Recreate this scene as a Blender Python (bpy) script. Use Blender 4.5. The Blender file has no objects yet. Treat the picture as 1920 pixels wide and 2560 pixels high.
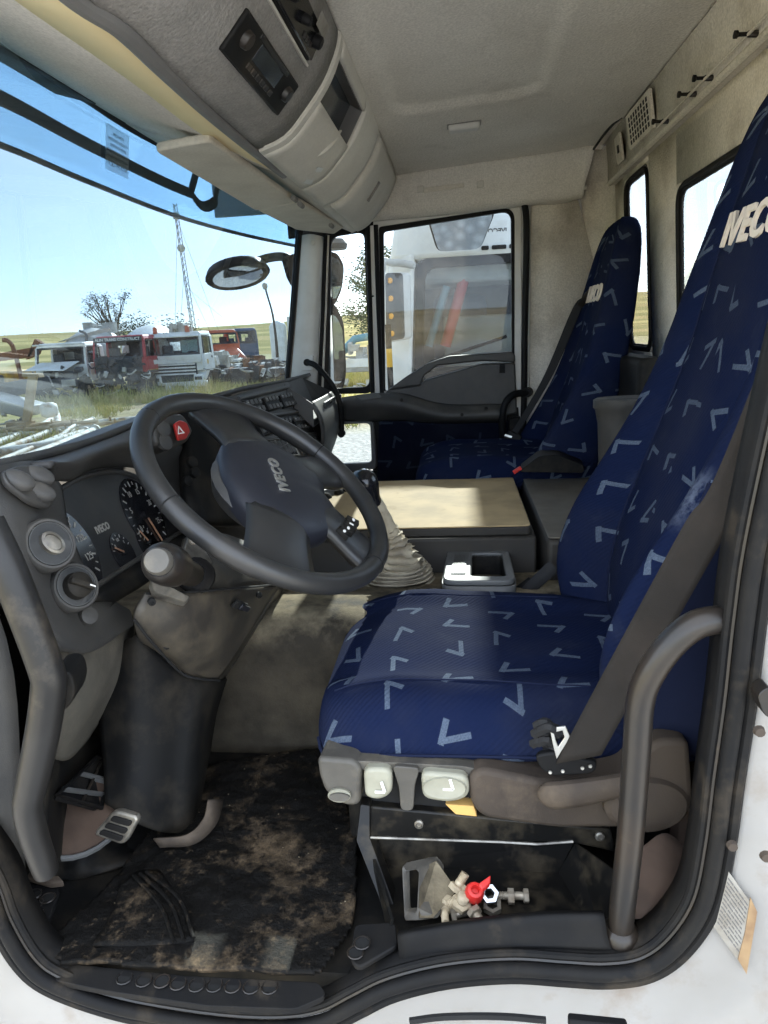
import bpy, bmesh, math, random
from mathutils import Vector, Matrix, Euler, noise as mnoise
R = math.radians
random.seed(7)
scene = bpy.context.scene
COL = scene.collection

# ------------------------------------------------------------------ camera
cam_d = bpy.data.cameras.new('camera'); cam = bpy.data.objects.new('camera', cam_d); COL.objects.link(cam)
cam_d.sensor_fit = 'VERTICAL'; cam_d.sensor_height = 25.60; cam_d.lens = 17.75
cam_d.clip_start = 0.02; cam_d.clip_end = 9000
_r = Vector((0.99365459, 0.10038276, -0.05073315)); _u = Vector((0.02421009, 0.24960037, 0.96804624)); _f = Vector((-0.10983816, 0.96313185, -0.24558628))
M = Matrix((( _r.x, _u.x, -_f.x, 0.0), (_r.y, _u.y, -_f.y, -0.70), (_r.z, _u.z, -_f.z, 0.80), (0, 0, 0, 1)))
cam.matrix_world = M
scene.camera = cam

# ------------------------------------------------------------------ sky, sun, exposure
SUN_AZ = 0.0      # radians from +Y towards +X
SUN_EL = R(26.0)
world = bpy.data.worlds.new('World'); scene.world = world; world.use_nodes = True
wn = world.node_tree.nodes; wl = world.node_tree.links
wn.clear()
wo = wn.new('ShaderNodeOutputWorld'); bg = wn.new('ShaderNodeBackground')
sky = wn.new('ShaderNodeTexSky'); sky.sky_type = 'NISHITA'; sky.sun_disc = False
sky.sun_elevation = SUN_EL; sky.sun_rotation = SUN_AZ; sky.air_density = 0.6; sky.dust_density = 0.4; sky.ozone_density = 1.2; sky.altitude = 200
# thin high cloud veil mixed into the sky by direction
tcw = wn.new('ShaderNodeTexCoord'); mpw = wn.new('ShaderNodeMapping'); mpw.inputs['Scale'].default_value = (1.4, 1.4, 5.5)
nzw = wn.new('ShaderNodeTexNoise'); nzw.inputs['Scale'].default_value = 1.7; nzw.inputs['Detail'].default_value = 7; nzw.inputs['Roughness'].default_value = 0.55
rmw = wn.new('ShaderNodeMapRange'); rmw.inputs[1].default_value = 0.50; rmw.inputs[2].default_value = 0.80; rmw.inputs[3].default_value = 0.55; rmw.inputs[4].default_value = 0.90
mxw = wn.new('ShaderNodeMixRGB'); mxw.inputs[2].default_value = (5.0, 5.3, 5.6, 1)
wl.new(tcw.outputs['Generated'], mpw.inputs[0]); wl.new(mpw.outputs[0], nzw.inputs['Vector']); wl.new(nzw.outputs['Fac'], rmw.inputs[0])
wl.new(rmw.outputs[0], mxw.inputs[0]); wl.new(sky.outputs[0], mxw.inputs[1]); wl.new(mxw.outputs[0], bg.inputs[0])
bg.inputs[1].default_value = 0.15
wl.new(bg.outputs[0], wo.inputs[0])
sun_d = bpy.data.lights.new('sun', 'SUN'); sun_d.energy = 5.0; sun_d.angle = R(0.53); sun_d.color = (1.0, 0.93, 0.80)
sun = bpy.data.objects.new('sun', sun_d); COL.objects.link(sun)
_sd = Vector((math.sin(SUN_AZ) * math.cos(SUN_EL), math.cos(SUN_AZ) * math.cos(SUN_EL), math.sin(SUN_EL)))
sun.rotation_euler = _sd.to_track_quat('Z', 'Y').to_euler(); sun.location = _sd * 50
vs = scene.view_settings
vs.view_transform = 'Standard'; vs.look = 'None'; vs.gamma = 1.0; vs.use_curve_mapping = False
vs.exposure = 2.7
scene.cycles.max_bounces = 8; scene.cycles.diffuse_bounces = 5; scene.cycles.glossy_bounces = 4
scene.cycles.transparent_max_bounces = 24; scene.cycles.transmission_bounces = 6
scene.cycles.caustics_reflective = False; scene.cycles.caustics_refractive = False
scene.cycles.use_denoising = True; scene.cycles.use_adaptive_sampling = True; scene.cycles.adaptive_threshold = 0.025
scene.cycles.sample_clamp_indirect = 6.0

# ------------------------------------------------------------------ materials
MATS = {}
def _nt(name):
    m = bpy.data.materials.new(name); m.use_nodes = True
    n = m.node_tree.nodes; l = m.node_tree.links; n.clear()
    o = n.new('ShaderNodeOutputMaterial'); b = n.new('ShaderNodeBsdfPrincipled'); l.new(b.outputs[0], o.inputs[0])
    MATS[name] = m
    return m, n, l, b, o
def c4(c): return (c[0], c[1], c[2], 1.0)
def noise_node(n, l, vec, scale, detail=4, rough=0.55):
    t = n.new('ShaderNodeTexNoise'); t.inputs['Scale'].default_value = scale; t.inputs['Detail'].default_value = detail; t.inputs['Roughness'].default_value = rough
    if vec is not None: l.new(vec, t.inputs['Vector'])
    return t.outputs['Fac']
def ramp(n, l, fac, a, b, lo=0.0, hi=1.0):
    r = n.new('ShaderNodeMapRange'); r.inputs[1].default_value = a; r.inputs[2].default_value = b; r.inputs[3].default_value = lo; r.inputs[4].default_value = hi
    l.new(fac, r.inputs[0]); return r.outputs[0]
def mixc(n, l, fac, a, b):
    x = n.new('ShaderNodeMixRGB')
    if isinstance(fac, (int, float)): x.inputs[0].default_value = fac
    else: l.new(fac, x.inputs[0])
    for i, v in ((1, a), (2, b)):
        if isinstance(v, tuple): x.inputs[i].default_value = c4(v)
        else: l.new(v, x.inputs[i])
    return x.outputs[0]
def mth(n, l, op, a, b=None):
    x = n.new('ShaderNodeMath'); x.operation = op
    for i, v in ((0, a), (1, b)):
        if v is None: continue
        if isinstance(v, (int, float)): x.inputs[i].default_value = v
        else: l.new(v, x.inputs[i])
    return x.outputs[0]
def bump(n, l, b, height, strength, dist=0.002):
    k = n.new('ShaderNodeBump'); k.inputs['Strength'].default_value = strength; k.inputs['Distance'].default_value = dist
    l.new(height, k.inputs['Height']); l.new(k.outputs[0], b.inputs['Normal']); return k
def pos(n):
    return n.new('ShaderNodeNewGeometry').outputs['Position']
def mat(name, col, rough=0.5, metal=0.0, col2=None, cscale=6.0, crange=(0.4, 0.65), dust=None, dscale=9.0, drange=(0.5, 0.72), damt=0.6, grain=None, gstr=0.25, gdist=0.001, spec=0.5, up=0.0, coat=0.0, emit=None, speck=None, sstr=0.25):
    """plain stuff: two tones of the thing's own colour, shaped dirt, fine grain"""
    m, n, l, b, o = _nt(name)
    p = pos(n); c = None
    if col2 is not None:
        f = ramp(n, l, noise_node(n, l, p, cscale, 5), crange[0], crange[1]); c = mixc(n, l, f, tuple(col), tuple(col2))
    if dust is not None:
        f = ramp(n, l, noise_node(n, l, p, dscale, 8, 0.65), drange[0], drange[1], 0, damt)
        if up > 0:
            g = n.new('ShaderNodeNewGeometry'); s = n.new('ShaderNodeSeparateXYZ'); l.new(g.outputs['Normal'], s.inputs[0])
            f = mth(n, l, 'MULTIPLY', f, ramp(n, l, s.outputs[2], 0.1, 0.9, 1 - up, 1))
        c = mixc(n, l, f, c if c is not None else tuple(col), tuple(dust))
        l.new(mth(n, l, 'ADD', rough, mth(n, l, 'MULTIPLY', f, 0.4)), b.inputs['Roughness'])
    else:
        f = noise_node(n, l, p, cscale * 2.3, 4)
        l.new(ramp(n, l, f, 0.3, 0.7, max(0.02, rough - 0.08), min(1, rough + 0.08)), b.inputs['Roughness'])
    if speck:
        sf = ramp(n, l, noise_node(n, l, p, speck, 2, 0.6), 0.35, 0.65); c = mixc(n, l, mth(n, l, 'MULTIPLY', sf, sstr), c if c is not None else tuple(col), tuple(x * 0.35 for x in col))
    if c is None: b.inputs['Base Color'].default_value = c4(col)
    else: l.new(c, b.inputs['Base Color'])
    b.inputs['Metallic'].default_value = metal; b.inputs['Specular IOR Level'].default_value = spec
    if coat: b.inputs['Coat Weight'].default_value = coat; b.inputs['Coat Roughness'].default_value = 0.1
    if grain: bump(n, l, b, noise_node(n, l, p, grain, 3), gstr, gdist)
    if emit: b.inputs['Emission Color'].default_value = c4(emit[0]); b.inputs['Emission Strength'].default_value = emit[1]
    return m
def glass(name, tint, refl=0.06, dirt=0.0, dirtcol=(0.8, 0.78, 0.72), dscale=14, rough=0.0):
    m, n, l, b, o = _nt(name); n.remove(b)
    tr = n.new('ShaderNodeBsdfTransparent'); tr.inputs[0].default_value = c4(tint)
    gl = n.new('ShaderNodeBsdfGlossy'); gl.inputs['Roughness'].default_value = rough; gl.inputs[0].default_value = (1, 1, 1, 1)
    fr = n.new('ShaderNodeFresnel'); fr.inputs[0].default_value = 1.45
    mx = n.new('ShaderNodeMixShader')
    l.new(mth(n, l, 'MULTIPLY', fr.outputs[0], refl / 0.04), mx.inputs[0]); l.new(tr.outputs[0], mx.inputs[1]); l.new(gl.outputs[0], mx.inputs[2])
    out = mx.outputs[0]
    if dirt > 0:
        df = n.new('ShaderNodeBsdfTranslucent'); df.inputs[0].default_value = c4(dirtcol)
        dd = n.new('ShaderNodeBsdfDiffuse'); dd.inputs[0].default_value = c4(dirtcol)
        ad = n.new('ShaderNodeMixShader'); ad.inputs[0].default_value = 0.5; l.new(df.outputs[0], ad.inputs[1]); l.new(dd.outputs[0], ad.inputs[2])
        p = pos(n); f1 = ramp(n, l, noise_node(n, l, p, dscale, 7, 0.7), 0.42, 0.75, 0.25, 1.0)
        f2 = ramp(n, l, noise_node(n, l, p, dscale * 22, 2), 0.66, 0.74, 0.0, 1.5)
        f = mth(n, l, 'MULTIPLY', mth(n, l, 'ADD', f1, f2), dirt)
        m2 = n.new('ShaderNodeMixShader'); l.new(f, m2.inputs[0]); l.new(out, m2.inputs[1]); l.new(ad.outputs[0], m2.inputs[2]); out = m2.outputs[0]
    l.new(out, o.inputs[0]); return m
def mirror(name, tint=(0.85, 0.88, 0.9), rough=0.02):
    m, n, l, b, o = _nt(name)
    b.inputs['Base Color'].default_value = c4(tint); b.inputs['Metallic'].default_value = 1.0; b.inputs['Roughness'].default_value = rough
    return m
def seat_cloth(name, base, mark, cell=0.102, scuffs=()):
    """navy moquette with scattered tick marks, woven in UV metres"""
    m, n, l, b, o = _nt(name)
    uv = n.new('ShaderNodeUVMap').outputs[0]
    s = n.new('ShaderNodeSeparateXYZ'); l.new(uv, s.inputs[0])
    v = mth(n, l, 'DIVIDE', s.outputs[1], cell * 0.86); row = mth(n, l, 'FLOOR', v)
    u = mth(n, l, 'ADD', mth(n, l, 'DIVIDE', s.outputs[0], cell), mth(n, l, 'MULTIPLY', row, 0.47)); colm = mth(n, l, 'FLOOR', u)
    cmb = n.new('ShaderNodeCombineXYZ'); l.new(colm, cmb.inputs[0]); l.new(row, cmb.inputs[1])
    wnz = n.new('ShaderNodeTexWhiteNoise'); wnz.noise_dimensions = '2D'; l.new(cmb.outputs[0], wnz.inputs['Vector'])
    sc = n.new('ShaderNodeSeparateColor'); l.new(wnz.outputs['Color'], sc.inputs[0])
    x = mth(n, l, 'SUBTRACT', mth(n, l, 'FRACT', u), mth(n, l, 'ADD', 0.5, mth(n, l, 'MULTIPLY', mth(n, l, 'SUBTRACT', sc.outputs[0], 0.5), 0.10)))
    y = mth(n, l, 'SUBTRACT', mth(n, l, 'FRACT', v), mth(n, l, 'ADD', 0.5, mth(n, l, 'MULTIPLY', mth(n, l, 'SUBTRACT', sc.outputs[2], 0.5), 0.10)))
    ang = mth(n, l, 'MULTIPLY', mth(n, l, 'FLOOR', mth(n, l, 'MULTIPLY', sc.outputs[1], 4.0)), 1.5708)
    ang = mth(n, l, 'ADD', ang, mth(n, l, 'MULTIPLY', mth(n, l, 'SUBTRACT', sc.outputs[0], 0.5), 0.5))
    ca = mth(n, l, 'COSINE', ang); sa = mth(n, l, 'SINE', ang)
    xr = mth(n, l, 'ADD', mth(n, l, 'MULTIPLY', x, ca), mth(n, l, 'MULTIPLY', y, sa))
    yr = mth(n, l, 'SUBTRACT', mth(n, l, 'MULTIPLY', y, ca), mth(n, l, 'MULTIPLY', x, sa))
    xr = mth(n, l, 'ADD', xr, 0.20); yr = mth(n, l, 'ADD', yr, 0.12)
    def arm(px, py, length, half):
        a = mth(n, l, 'LESS_THAN', mth(n, l, 'ABSOLUTE', mth(n, l, 'SUBTRACT', px, length / 2 - half)), length / 2)
        return mth(n, l, 'MULTIPLY', a, mth(n, l, 'LESS_THAN', mth(n, l, 'ABSOLUTE', py), half))
    a1 = arm(xr, yr, 0.54, 0.044)
    k = R(62); ck, sk = math.cos(k), math.sin(k)
    x2 = mth(n, l, 'ADD', mth(n, l, 'MULTIPLY', xr, ck), mth(n, l, 'MULTIPLY', yr, sk)); y2 = mth(n, l, 'SUBTRACT', mth(n, l, 'MULTIPLY', yr, ck), mth(n, l, 'MULTIPLY', xr, sk))
    a2 = arm(x2, y2, 0.36, 0.052)
    f = mth(n, l, 'MAXIMUM', a1, a2)
    p = pos(n)
    wear = ramp(n, l, noise_node(n, l, p, 11, 5), 0.62, 0.8, 0.0, 0.10)
    base_c = mixc(n, l, wear, tuple(base), tuple(mark))
    fz = noise_node(n, l, p, 46, 6, 0.7)
    for cx, cy, cz, rx, ry, rz, amt in scuffs:      # rubbed-through places
        mp_ = n.new('ShaderNodeMapping'); mp_.vector_type = 'POINT'; mp_.inputs['Location'].default_value = (-cx / rx, -cy / ry, -cz / rz); mp_.inputs['Scale'].default_value = (1 / rx, 1 / ry, 1 / rz); l.new(p, mp_.inputs[0])
        ln = n.new('ShaderNodeVectorMath'); ln.operation = 'LENGTH'; l.new(mp_.outputs[0], ln.inputs[0])
        k_ = mth(n, l, 'MULTIPLY', ramp(n, l, ln.outputs['Value'], 1.0, 0.25, 0, 1), ramp(n, l, fz, 0.42, 0.62, 0, amt)); base_c = mixc(n, l, k_, base_c, (0.30, 0.35, 0.45))
    weave = ramp(n, l, noise_node(n, l, p, 420, 2), 0.3, 0.7, 0.55, 1.0); fin = mixc(n, l, mth(n, l, 'MULTIPLY', mth(n, l, 'MULTIPLY', f, 0.9), weave), base_c, tuple(mark)); fin = mixc(n, l, ramp(n, l, noise_node(n, l, p, 5.5, 5), 0.45, 0.75, 0, 0.35), fin, (0.030, 0.032, 0.042)); l.new(fin, b.inputs['Base Color'])
    b.inputs['Roughness'].default_value = 0.95
    b.inputs['Specular IOR Level'].default_value = 0.04
    w = n.new('ShaderNodeTexWave'); w.inputs['Scale'].default_value = 62; w.inputs['Distortion'].default_value = 0.6; l.new(uv, w.inputs['Vector']); w.bands_direction = 'DIAGONAL'
    hgt = mth(n, l, 'ADD', mth(n, l, 'MULTIPLY', w.outputs['Fac'], 0.5), mth(n, l, 'MULTIPLY', noise_node(n, l, p, 260, 3), 0.7)); bump(n, l, b, hgt, 0.55, 0.0016)
    return m

# ------------------------------------------------------------------ mesh helpers
def link(o, parent=None):
    COL.objects.link(o)
    if parent is not None: o.parent = parent
    return o
def tag(o, label=None, cat=None, group=None, kind=None):
    if label: o['label'] = label
    if cat: o['category'] = cat
    if group: o['group'] = group
    if kind: o['kind'] = kind
    return o
def thing(name, label, cat, group=None, loc=(0, 0, 0)):
    o = bpy.data.objects.new(name, None); o.empty_display_size = 0.05; o.location = loc
    COL.objects.link(o); return tag(o, label, cat, group)
def M_(m):
    return MATS[m] if isinstance(m, str) else m
def finish(name, bm, m, parent=None, smooth=True, auto=35, bevel=0.0, bseg=2, solid=0.0, soff=-1.0, sub=0):
    me = bpy.data.meshes.new(name); bm.normal_update(); bm.to_mesh(me); bm.free()
    if m is not None: me.materials.append(M_(m))
    o = bpy.data.objects.new(name, me); COL.objects.link(o)
    if parent is not None:
        o.parent = parent
        if parent.type == 'EMPTY' and parent.parent is None: o.matrix_parent_inverse = Matrix.Translation(-Vector(parent.location))
        elif parent.parent is not None:
            root = parent.parent
            o.matrix_parent_inverse = Matrix.Identity(4)
    if smooth:
        for p in me.polygons: p.use_smooth = True
        if auto:
            try: me.set_sharp_from_angle(angle=R(auto))
            except Exception: pass
    if solid:
        k = o.modifiers.new('thick', 'SOLIDIFY'); k.thickness = solid; k.offset = soff
    if bevel:
        k = o.modifiers.new('bevel', 'BEVEL'); k.width = bevel; k.segments = bseg; k.limit_method = 'ANGLE'; k.angle_limit = R(38); k.harden_normals = False
    if sub:
        k = o.modifiers.new('sub', 'SUBSURF'); k.levels = sub; k.render_levels = sub
    return o
def BM(): return bmesh.new()
def add_poly(bm, pts):
    vs_ = [bm.verts.new(p) for p in pts]; return bm.faces.new(vs_)
def add_box(bm, lo, hi):
    x0, y0, z0 = lo; x1, y1, z1 = hi
    v = [bm.verts.new(p) for p in ((x0, y0, z0), (x1, y0, z0), (x1, y1, z0), (x0, y1, z0), (x0, y0, z1), (x1, y0, z1), (x1, y1, z1), (x0, y1, z1))]
    for f in ((0, 3, 2, 1), (4, 5, 6, 7), (0, 1, 5, 4), (1, 2, 6, 5), (2, 3, 7, 6), (3, 0, 4, 7)): bm.faces.new([v[i] for i in f])
def add_hull(bm, a, b):
    """prism between two outlines of equal length"""
    n = len(a); va = [bm.verts.new(p) for p in a]; vb = [bm.verts.new(p) for p in b]
    for i in range(n): bm.faces.new((va[i], va[(i + 1) % n], vb[(i + 1) % n], vb[i]))
    bm.faces.new(va[::-1]); bm.faces.new(vb)
def add_prism(bm, pts, d):
    d = Vector(d); add_hull(bm, [Vector(p) for p in pts], [Vector(p) + d for p in pts])
def cr(pts, k=6, closed=False):
    """Catmull-Rom through points"""
    P = [Vector(p) for p in pts]; n = len(P); out = []
    rng = range(n if closed else n - 1)
    for i in rng:
        p0 = P[(i - 1) % n] if (closed or i > 0) else P[0] * 2 - P[1]
        p1 = P[i]; p2 = P[(i + 1) % n]
        p3 = P[(i + 2) % n] if (closed or i + 2 < n) else P[-1] * 2 - P[-2]
        for j in range(k):
            t = j / k
            out.append(0.5 * ((2 * p1) + (p2 - p0) * t + (2 * p0 - 5 * p1 + 4 * p2 - p3) * t * t + (3 * p1 - p0 - 3 * p2 + p3) * t * t * t))
    if not closed: out.append(P[-1].copy())
    return out
def add_tube(bm, path, r, seg=10, closed=False, cap=True, flat=None):
    """sweep; r a number or list; flat=(direction, factor) squashes the section along a direction"""
    P = [Vector(p) for p in path]; n = len(P); rings = []; prev = None
    for i in range(n):
        a = P[i - 1] if (i > 0 or closed) else P[i]; c = P[(i + 1) % n] if (i < n - 1 or closed) else P[i]
        t = (c - a)
        if t.length < 1e-9: t = Vector((0, 0, 1))
        t.normalize()
        if prev is None:
            ref = Vector((0, 0, 1)) if abs(t.z) < 0.9 else Vector((1, 0, 0)); nrm = t.cross(ref).normalized()
        else:
            nrm = prev - t * prev.dot(t)
            nrm = nrm.normalized() if nrm.length > 1e-6 else t.cross(Vector((0, 0, 1))).normalized()
        prev = nrm; bn = t.cross(nrm); rr = r[i] if isinstance(r, (list, tuple)) else r
        ring = []
        for k in range(seg):
            th = 2 * math.pi * k / seg; d = (nrm * math.cos(th) + bn * math.sin(th)) * rr
            if flat: fd = Vector(flat[0]).normalized(); d = d - fd * d.dot(fd) * (1 - flat[1])
            ring.append(bm.verts.new(P[i] + d))
        rings.append(ring)
    m = n if closed else n - 1
    for i in range(m):
        a = rings[i]; b = rings[(i + 1) % n]
        for k in range(seg): bm.faces.new((a[k], a[(k + 1) % seg], b[(k + 1) % seg], b[k]))
    if cap and not closed:
        bm.faces.new(rings[0][::-1]); bm.faces.new(rings[-1])
def frame_of(axis, up=(0, 0, 1)):
    z = Vector(axis).normalized(); u = Vector(up)
    if abs(z.dot(u)) > 0.95: u = Vector((1, 0, 0))
    x = u.cross(z).normalized(); y = z.cross(x); return x, y, z
def add_lathe(bm, c, axis, prof, seg=20, sx=1.0, sy=1.0, up=(0, 0, 1), cap=True):
    """prof: (radius, height) along axis from c"""
    x, y, z = frame_of(axis, up); c = Vector(c); rings = []
    for r, h in prof:
        rings.append([bm.verts.new(c + z * h + x * (math.cos(2 * math.pi * k / seg) * r * sx) + y * (math.sin(2 * math.pi * k / seg) * r * sy)) for k in range(seg)])
    for a, b in zip(rings, rings[1:]):
        for k in range(seg): bm.faces.new((a[k], a[(k + 1) % seg], b[(k + 1) % seg], b[k]))
    if cap: bm.faces.new(rings[0][::-1]); bm.faces.new(rings[-1])
def grid_mesh(bm, rows, closed_u=False, uv=None):
    n = len(rows); k = len(rows[0]); V = [[bm.verts.new(p) for p in r] for r in rows]
    lay = bm.loops.layers.uv.verify() if uv else None
    for i in range(n - 1):
        for j in range(k if closed_u else k - 1):
            j2 = (j + 1) % k
            try: f = bm.faces.new((V[i][j], V[i][j2], V[i + 1][j2], V[i + 1][j]))
            except ValueError: continue
            if uv:
                jj = j + 1
                for lp, (a, b_) in zip(f.loops, ((i, j), (i, jj), (i + 1, jj), (i + 1, j))): lp[lay].uv = uv[a][b_]
    return V
def patch_rows(ctrl, ku=6, kv=6):
    """smooth surface through a grid of control points"""
    rows = [cr(r, ku) for r in ctrl]; cols = list(zip(*rows)); cols = [cr(c, kv) for c in cols]
    return [list(r) for r in zip(*cols)]
def patch(name, ctrl, m, parent=None, ku=6, kv=6, solid=0.006, soff=-1.0):
    bm = BM(); grid_mesh(bm, patch_rows(ctrl, ku, kv)); bm.normal_update()
    ref = Vector((0.0, -0.4, 0.75))        # panels face the doorway; their thickness goes to the back
    if sum((ref - f.calc_center_median()).dot(f.normal) * f.calc_area() for f in bm.faces) < 0: bmesh.ops.reverse_faces(bm, faces=bm.faces)
    return finish(name, bm, m, parent, auto=60, solid=solid, soff=soff)
def box(name, lo, hi, m, parent=None, bevel=0.004, bseg=2):
    bm = BM(); add_box(bm, lo, hi); return finish(name, bm, m, parent, bevel=bevel, bseg=bseg)
def obox(name, c, ax, ay, az, m, parent=None, bevel=0.002, bseg=2):
    """oriented box: centre and three half-extent vectors"""
    c = Vector(c); ax = Vector(ax); ay = Vector(ay); az = Vector(az); bm = BM(); add_obox(bm, c, ax, ay, az); return finish(name, bm, m, parent, bevel=bevel, bseg=bseg)
def add_obox(bm, c, ax, ay, az):
    c = Vector(c); ax = Vector(ax); ay = Vector(ay); az = Vector(az)
    v = [bm.verts.new(c + ax * a + ay * b + az * d) for a, b, d in ((-1, -1, -1), (1, -1, -1), (1, 1, -1), (-1, 1, -1), (-1, -1, 1), (1, -1, 1), (1, 1, 1), (-1, 1, 1))]
    for f in ((0, 3, 2, 1), (4, 5, 6, 7), (0, 1, 5, 4), (1, 2, 6, 5), (2, 3, 7, 6), (3, 0, 4, 7)): bm.faces.new([v[i] for i in f])
    if ax.cross(ay).dot(az) < 0: bmesh.ops.reverse_faces(bm, faces=bm.faces[-6:])
def tube(name, path, r, m, parent=None, seg=10, smooth_k=0, closed=False, flat=None):
    bm = BM(); add_tube(bm, cr(path, smooth_k, closed) if smooth_k else path, r, seg, closed, flat=flat); return finish(name, bm, m, parent, auto=50)
def prism(name, pts, d, m, parent=None, bevel=0.003, bseg=2, smooth=True):
    bm = BM(); add_prism(bm, pts, d); bmesh.ops.recalc_face_normals(bm, faces=bm.faces); return finish(name, bm, m, parent, bevel=bevel, bseg=bseg, smooth=smooth)
def lathe(name, c, axis, prof, m, parent=None, seg=20, sx=1.0, sy=1.0, up=(0, 0, 1), auto=40):
    bm = BM(); add_lathe(bm, c, axis, prof, seg, sx, sy, up); bmesh.ops.recalc_face_normals(bm, faces=bm.faces); return finish(name, bm, m, parent, auto=auto)
def rounded(pts, r, k=4):
    """round the corners of a polygon (list of Vectors)"""
    P = [Vector(p) for p in pts]; n = len(P); out = []
    for i in range(n):
        a = P[i - 1]; b = P[i]; c = P[(i + 1) % n]; rr = r[i] if isinstance(r, (list, tuple)) else r
        u = (a - b); v = (c - b); q = min(rr, u.length * 0.48, v.length * 0.48); u.normalize(); v.normalize()
        p0 = b + u * q; p2 = b + v * q
        for j in range(k + 1):
            t = j / k; out.append(p0 * (1 - t) ** 2 + b * 2 * t * (1 - t) + p2 * t * t)
    return out
def ring_frame(name, outer, inner, d, m, parent=None, bevel=0.0015):
    """flat frame between two outlines of equal length, extruded by d"""
    n = len(outer); d = Vector(d); bm = BM()
    A_ = [bm.verts.new(p) for p in outer]; B_ = [bm.verts.new(p) for p in inner]; C_ = [bm.verts.new(Vector(p) + d) for p in outer]; D_ = [bm.verts.new(Vector(p) + d) for p in inner]
    for i in range(n):
        j = (i + 1) % n
        for f in ((A_[i], A_[j], B_[j], B_[i]), (C_[i], D_[i], D_[j], C_[j]), (A_[i], C_[i], C_[j], A_[j]), (B_[i], B_[j], D_[j], D_[i])): bm.faces.new(f)
    bmesh.ops.recalc_face_normals(bm, faces=bm.faces); return finish(name, bm, m, parent, bevel=bevel)
def text(name, s, c, xdir, up, size, m, parent=None, extrude=0.0004, bold=0.0, shear=0.0, spacing=1.0, ax='CENTER'):
    cu = bpy.data.curves.new(name, 'FONT'); cu.body = s; cu.size = size; cu.extrude = extrude; cu.offset = bold; cu.shear = shear; cu.space_character = spacing
    cu.align_x = ax; cu.align_y = 'CENTER'; cu.resolution_u = 3
    t = bpy.data.objects.new(name, cu); COL.objects.link(t)
    dg = bpy.context.evaluated_depsgraph_get(); me = bpy.data.meshes.new_from_object(t.evaluated_get(dg)); bpy.data.objects.remove(t)
    x = Vector(xdir).normalized(); z = x.cross(Vector(up)).normalized(); y = z.cross(x)
    mw = Matrix(((x.x, y.x, z.x, c[0]), (x.y, y.y, z.y, c[1]), (x.z, y.z, z.z, c[2]), (0, 0, 0, 1)))
    me.transform(mw); me.materials.clear(); me.materials.append(M_(m)); me.name = name
    o = bpy.data.objects.new(name, me); COL.objects.link(o)
    if parent is not None:
        o.parent = parent
        if parent.type == 'EMPTY' and parent.parent is None: o.matrix_parent_inverse = Matrix.Translation(-Vector(parent.location))
    return o
def copy_tree(o, parent=None, off=None):
    c = o.copy(); COL.objects.link(c); c.parent = parent
    for k in ('label', 'category', 'group'):
        if k in o: c[k] = o[k]
    for ch in o.children: copy_tree(ch, c)
    return c
V3 = Vector

# ------------------------------------------------------------------ the materials of this place
mat('headliner', (0.74, 0.70, 0.63), 0.95, col2=(0.67, 0.63, 0.56), cscale=3.5, dust=(0.24, 0.20, 0.15), dscale=5, drange=(0.58, 0.8), damt=0.35, grain=170, gstr=0.6, gdist=0.004, spec=0.1, speck=210, sstr=0.30)
mat('wall_lining', (0.71, 0.66, 0.575), 0.95, col2=(0.62, 0.57, 0.485), cscale=6, dust=(0.20, 0.155, 0.11), dscale=6, drange=(0.52, 0.78), damt=0.62, grain=170, gstr=0.6, gdist=0.004, spec=0.1, speck=210, sstr=0.34)
mat('console_light', (0.60, 0.57, 0.505), 0.6, col2=(0.52, 0.49, 0.43), cscale=4, grain=300, gstr=0.3, spec=0.3, speck=160, sstr=0.14, dust=(0.30, 0.26, 0.20), dscale=7, drange=(0.55, 0.8), damt=0.35)
mat('console_grey', (0.29, 0.275, 0.255), 0.85, col2=(0.22, 0.21, 0.195), cscale=8, grain=170, gstr=0.6, gdist=0.004, spec=0.15, speck=210, sstr=0.35, dust=(0.14, 0.12, 0.10), dscale=6, drange=(0.5, 0.8), damt=0.4)
mat('console_lip', (0.12, 0.115, 0.11), 0.5, grain=500, gstr=0.2)
mat('cream_bounce_lit', (0.92, 0.74, 0.42), 0.6, col2=(0.86, 0.67, 0.36), cscale=5, grain=300, gstr=0.1)  # cream made brighter and yellower to carry sunlight bounced from below
mat('visor_plastic', (0.64, 0.59, 0.50), 0.75, col2=(0.55, 0.50, 0.42), cscale=9, grain=260, gstr=0.35, spec=0.3, speck=180, sstr=0.2)
mat('dash_dark', (0.038, 0.0375, 0.037), 0.52, spec=0.4, col2=(0.052, 0.050, 0.047), cscale=8, dust=(0.22, 0.195, 0.155), dscale=13, drange=(0.40, 0.78), damt=0.36, up=0.7, grain=650, gstr=0.35, gdist=0.001)
mat('dash_black', (0.0080, 0.0080, 0.0080), 0.58, spec=0.14, dust=(0.12, 0.098, 0.068), dscale=9, drange=(0.46, 0.78), damt=0.32, grain=600, gstr=0.25)
mat('dash_grey', (0.085, 0.079, 0.066), 0.8, spec=0.2, col2=(0.062, 0.057, 0.048), cscale=9, dust=(0.25, 0.22, 0.17), dscale=10, drange=(0.52, 0.8), damt=0.3, grain=380, gstr=0.5, gdist=0.0012)
mat('column_plastic', (0.042, 0.036, 0.029), 0.48, col2=(0.026, 0.024, 0.021), cscale=7, dust=(0.22, 0.175, 0.115), dscale=14, drange=(0.44, 0.74), damt=0.42, grain=520, gstr=0.3)
mat('tunnel_mat', (0.032, 0.027, 0.020), 0.85, col2=(0.016, 0.0135, 0.0105), cscale=7, dust=(0.36, 0.30, 0.20), dscale=9, drange=(0.36, 0.66), damt=0.75, grain=240, gstr=0.5, gdist=0.002, up=0.85, spec=0.2)
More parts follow.
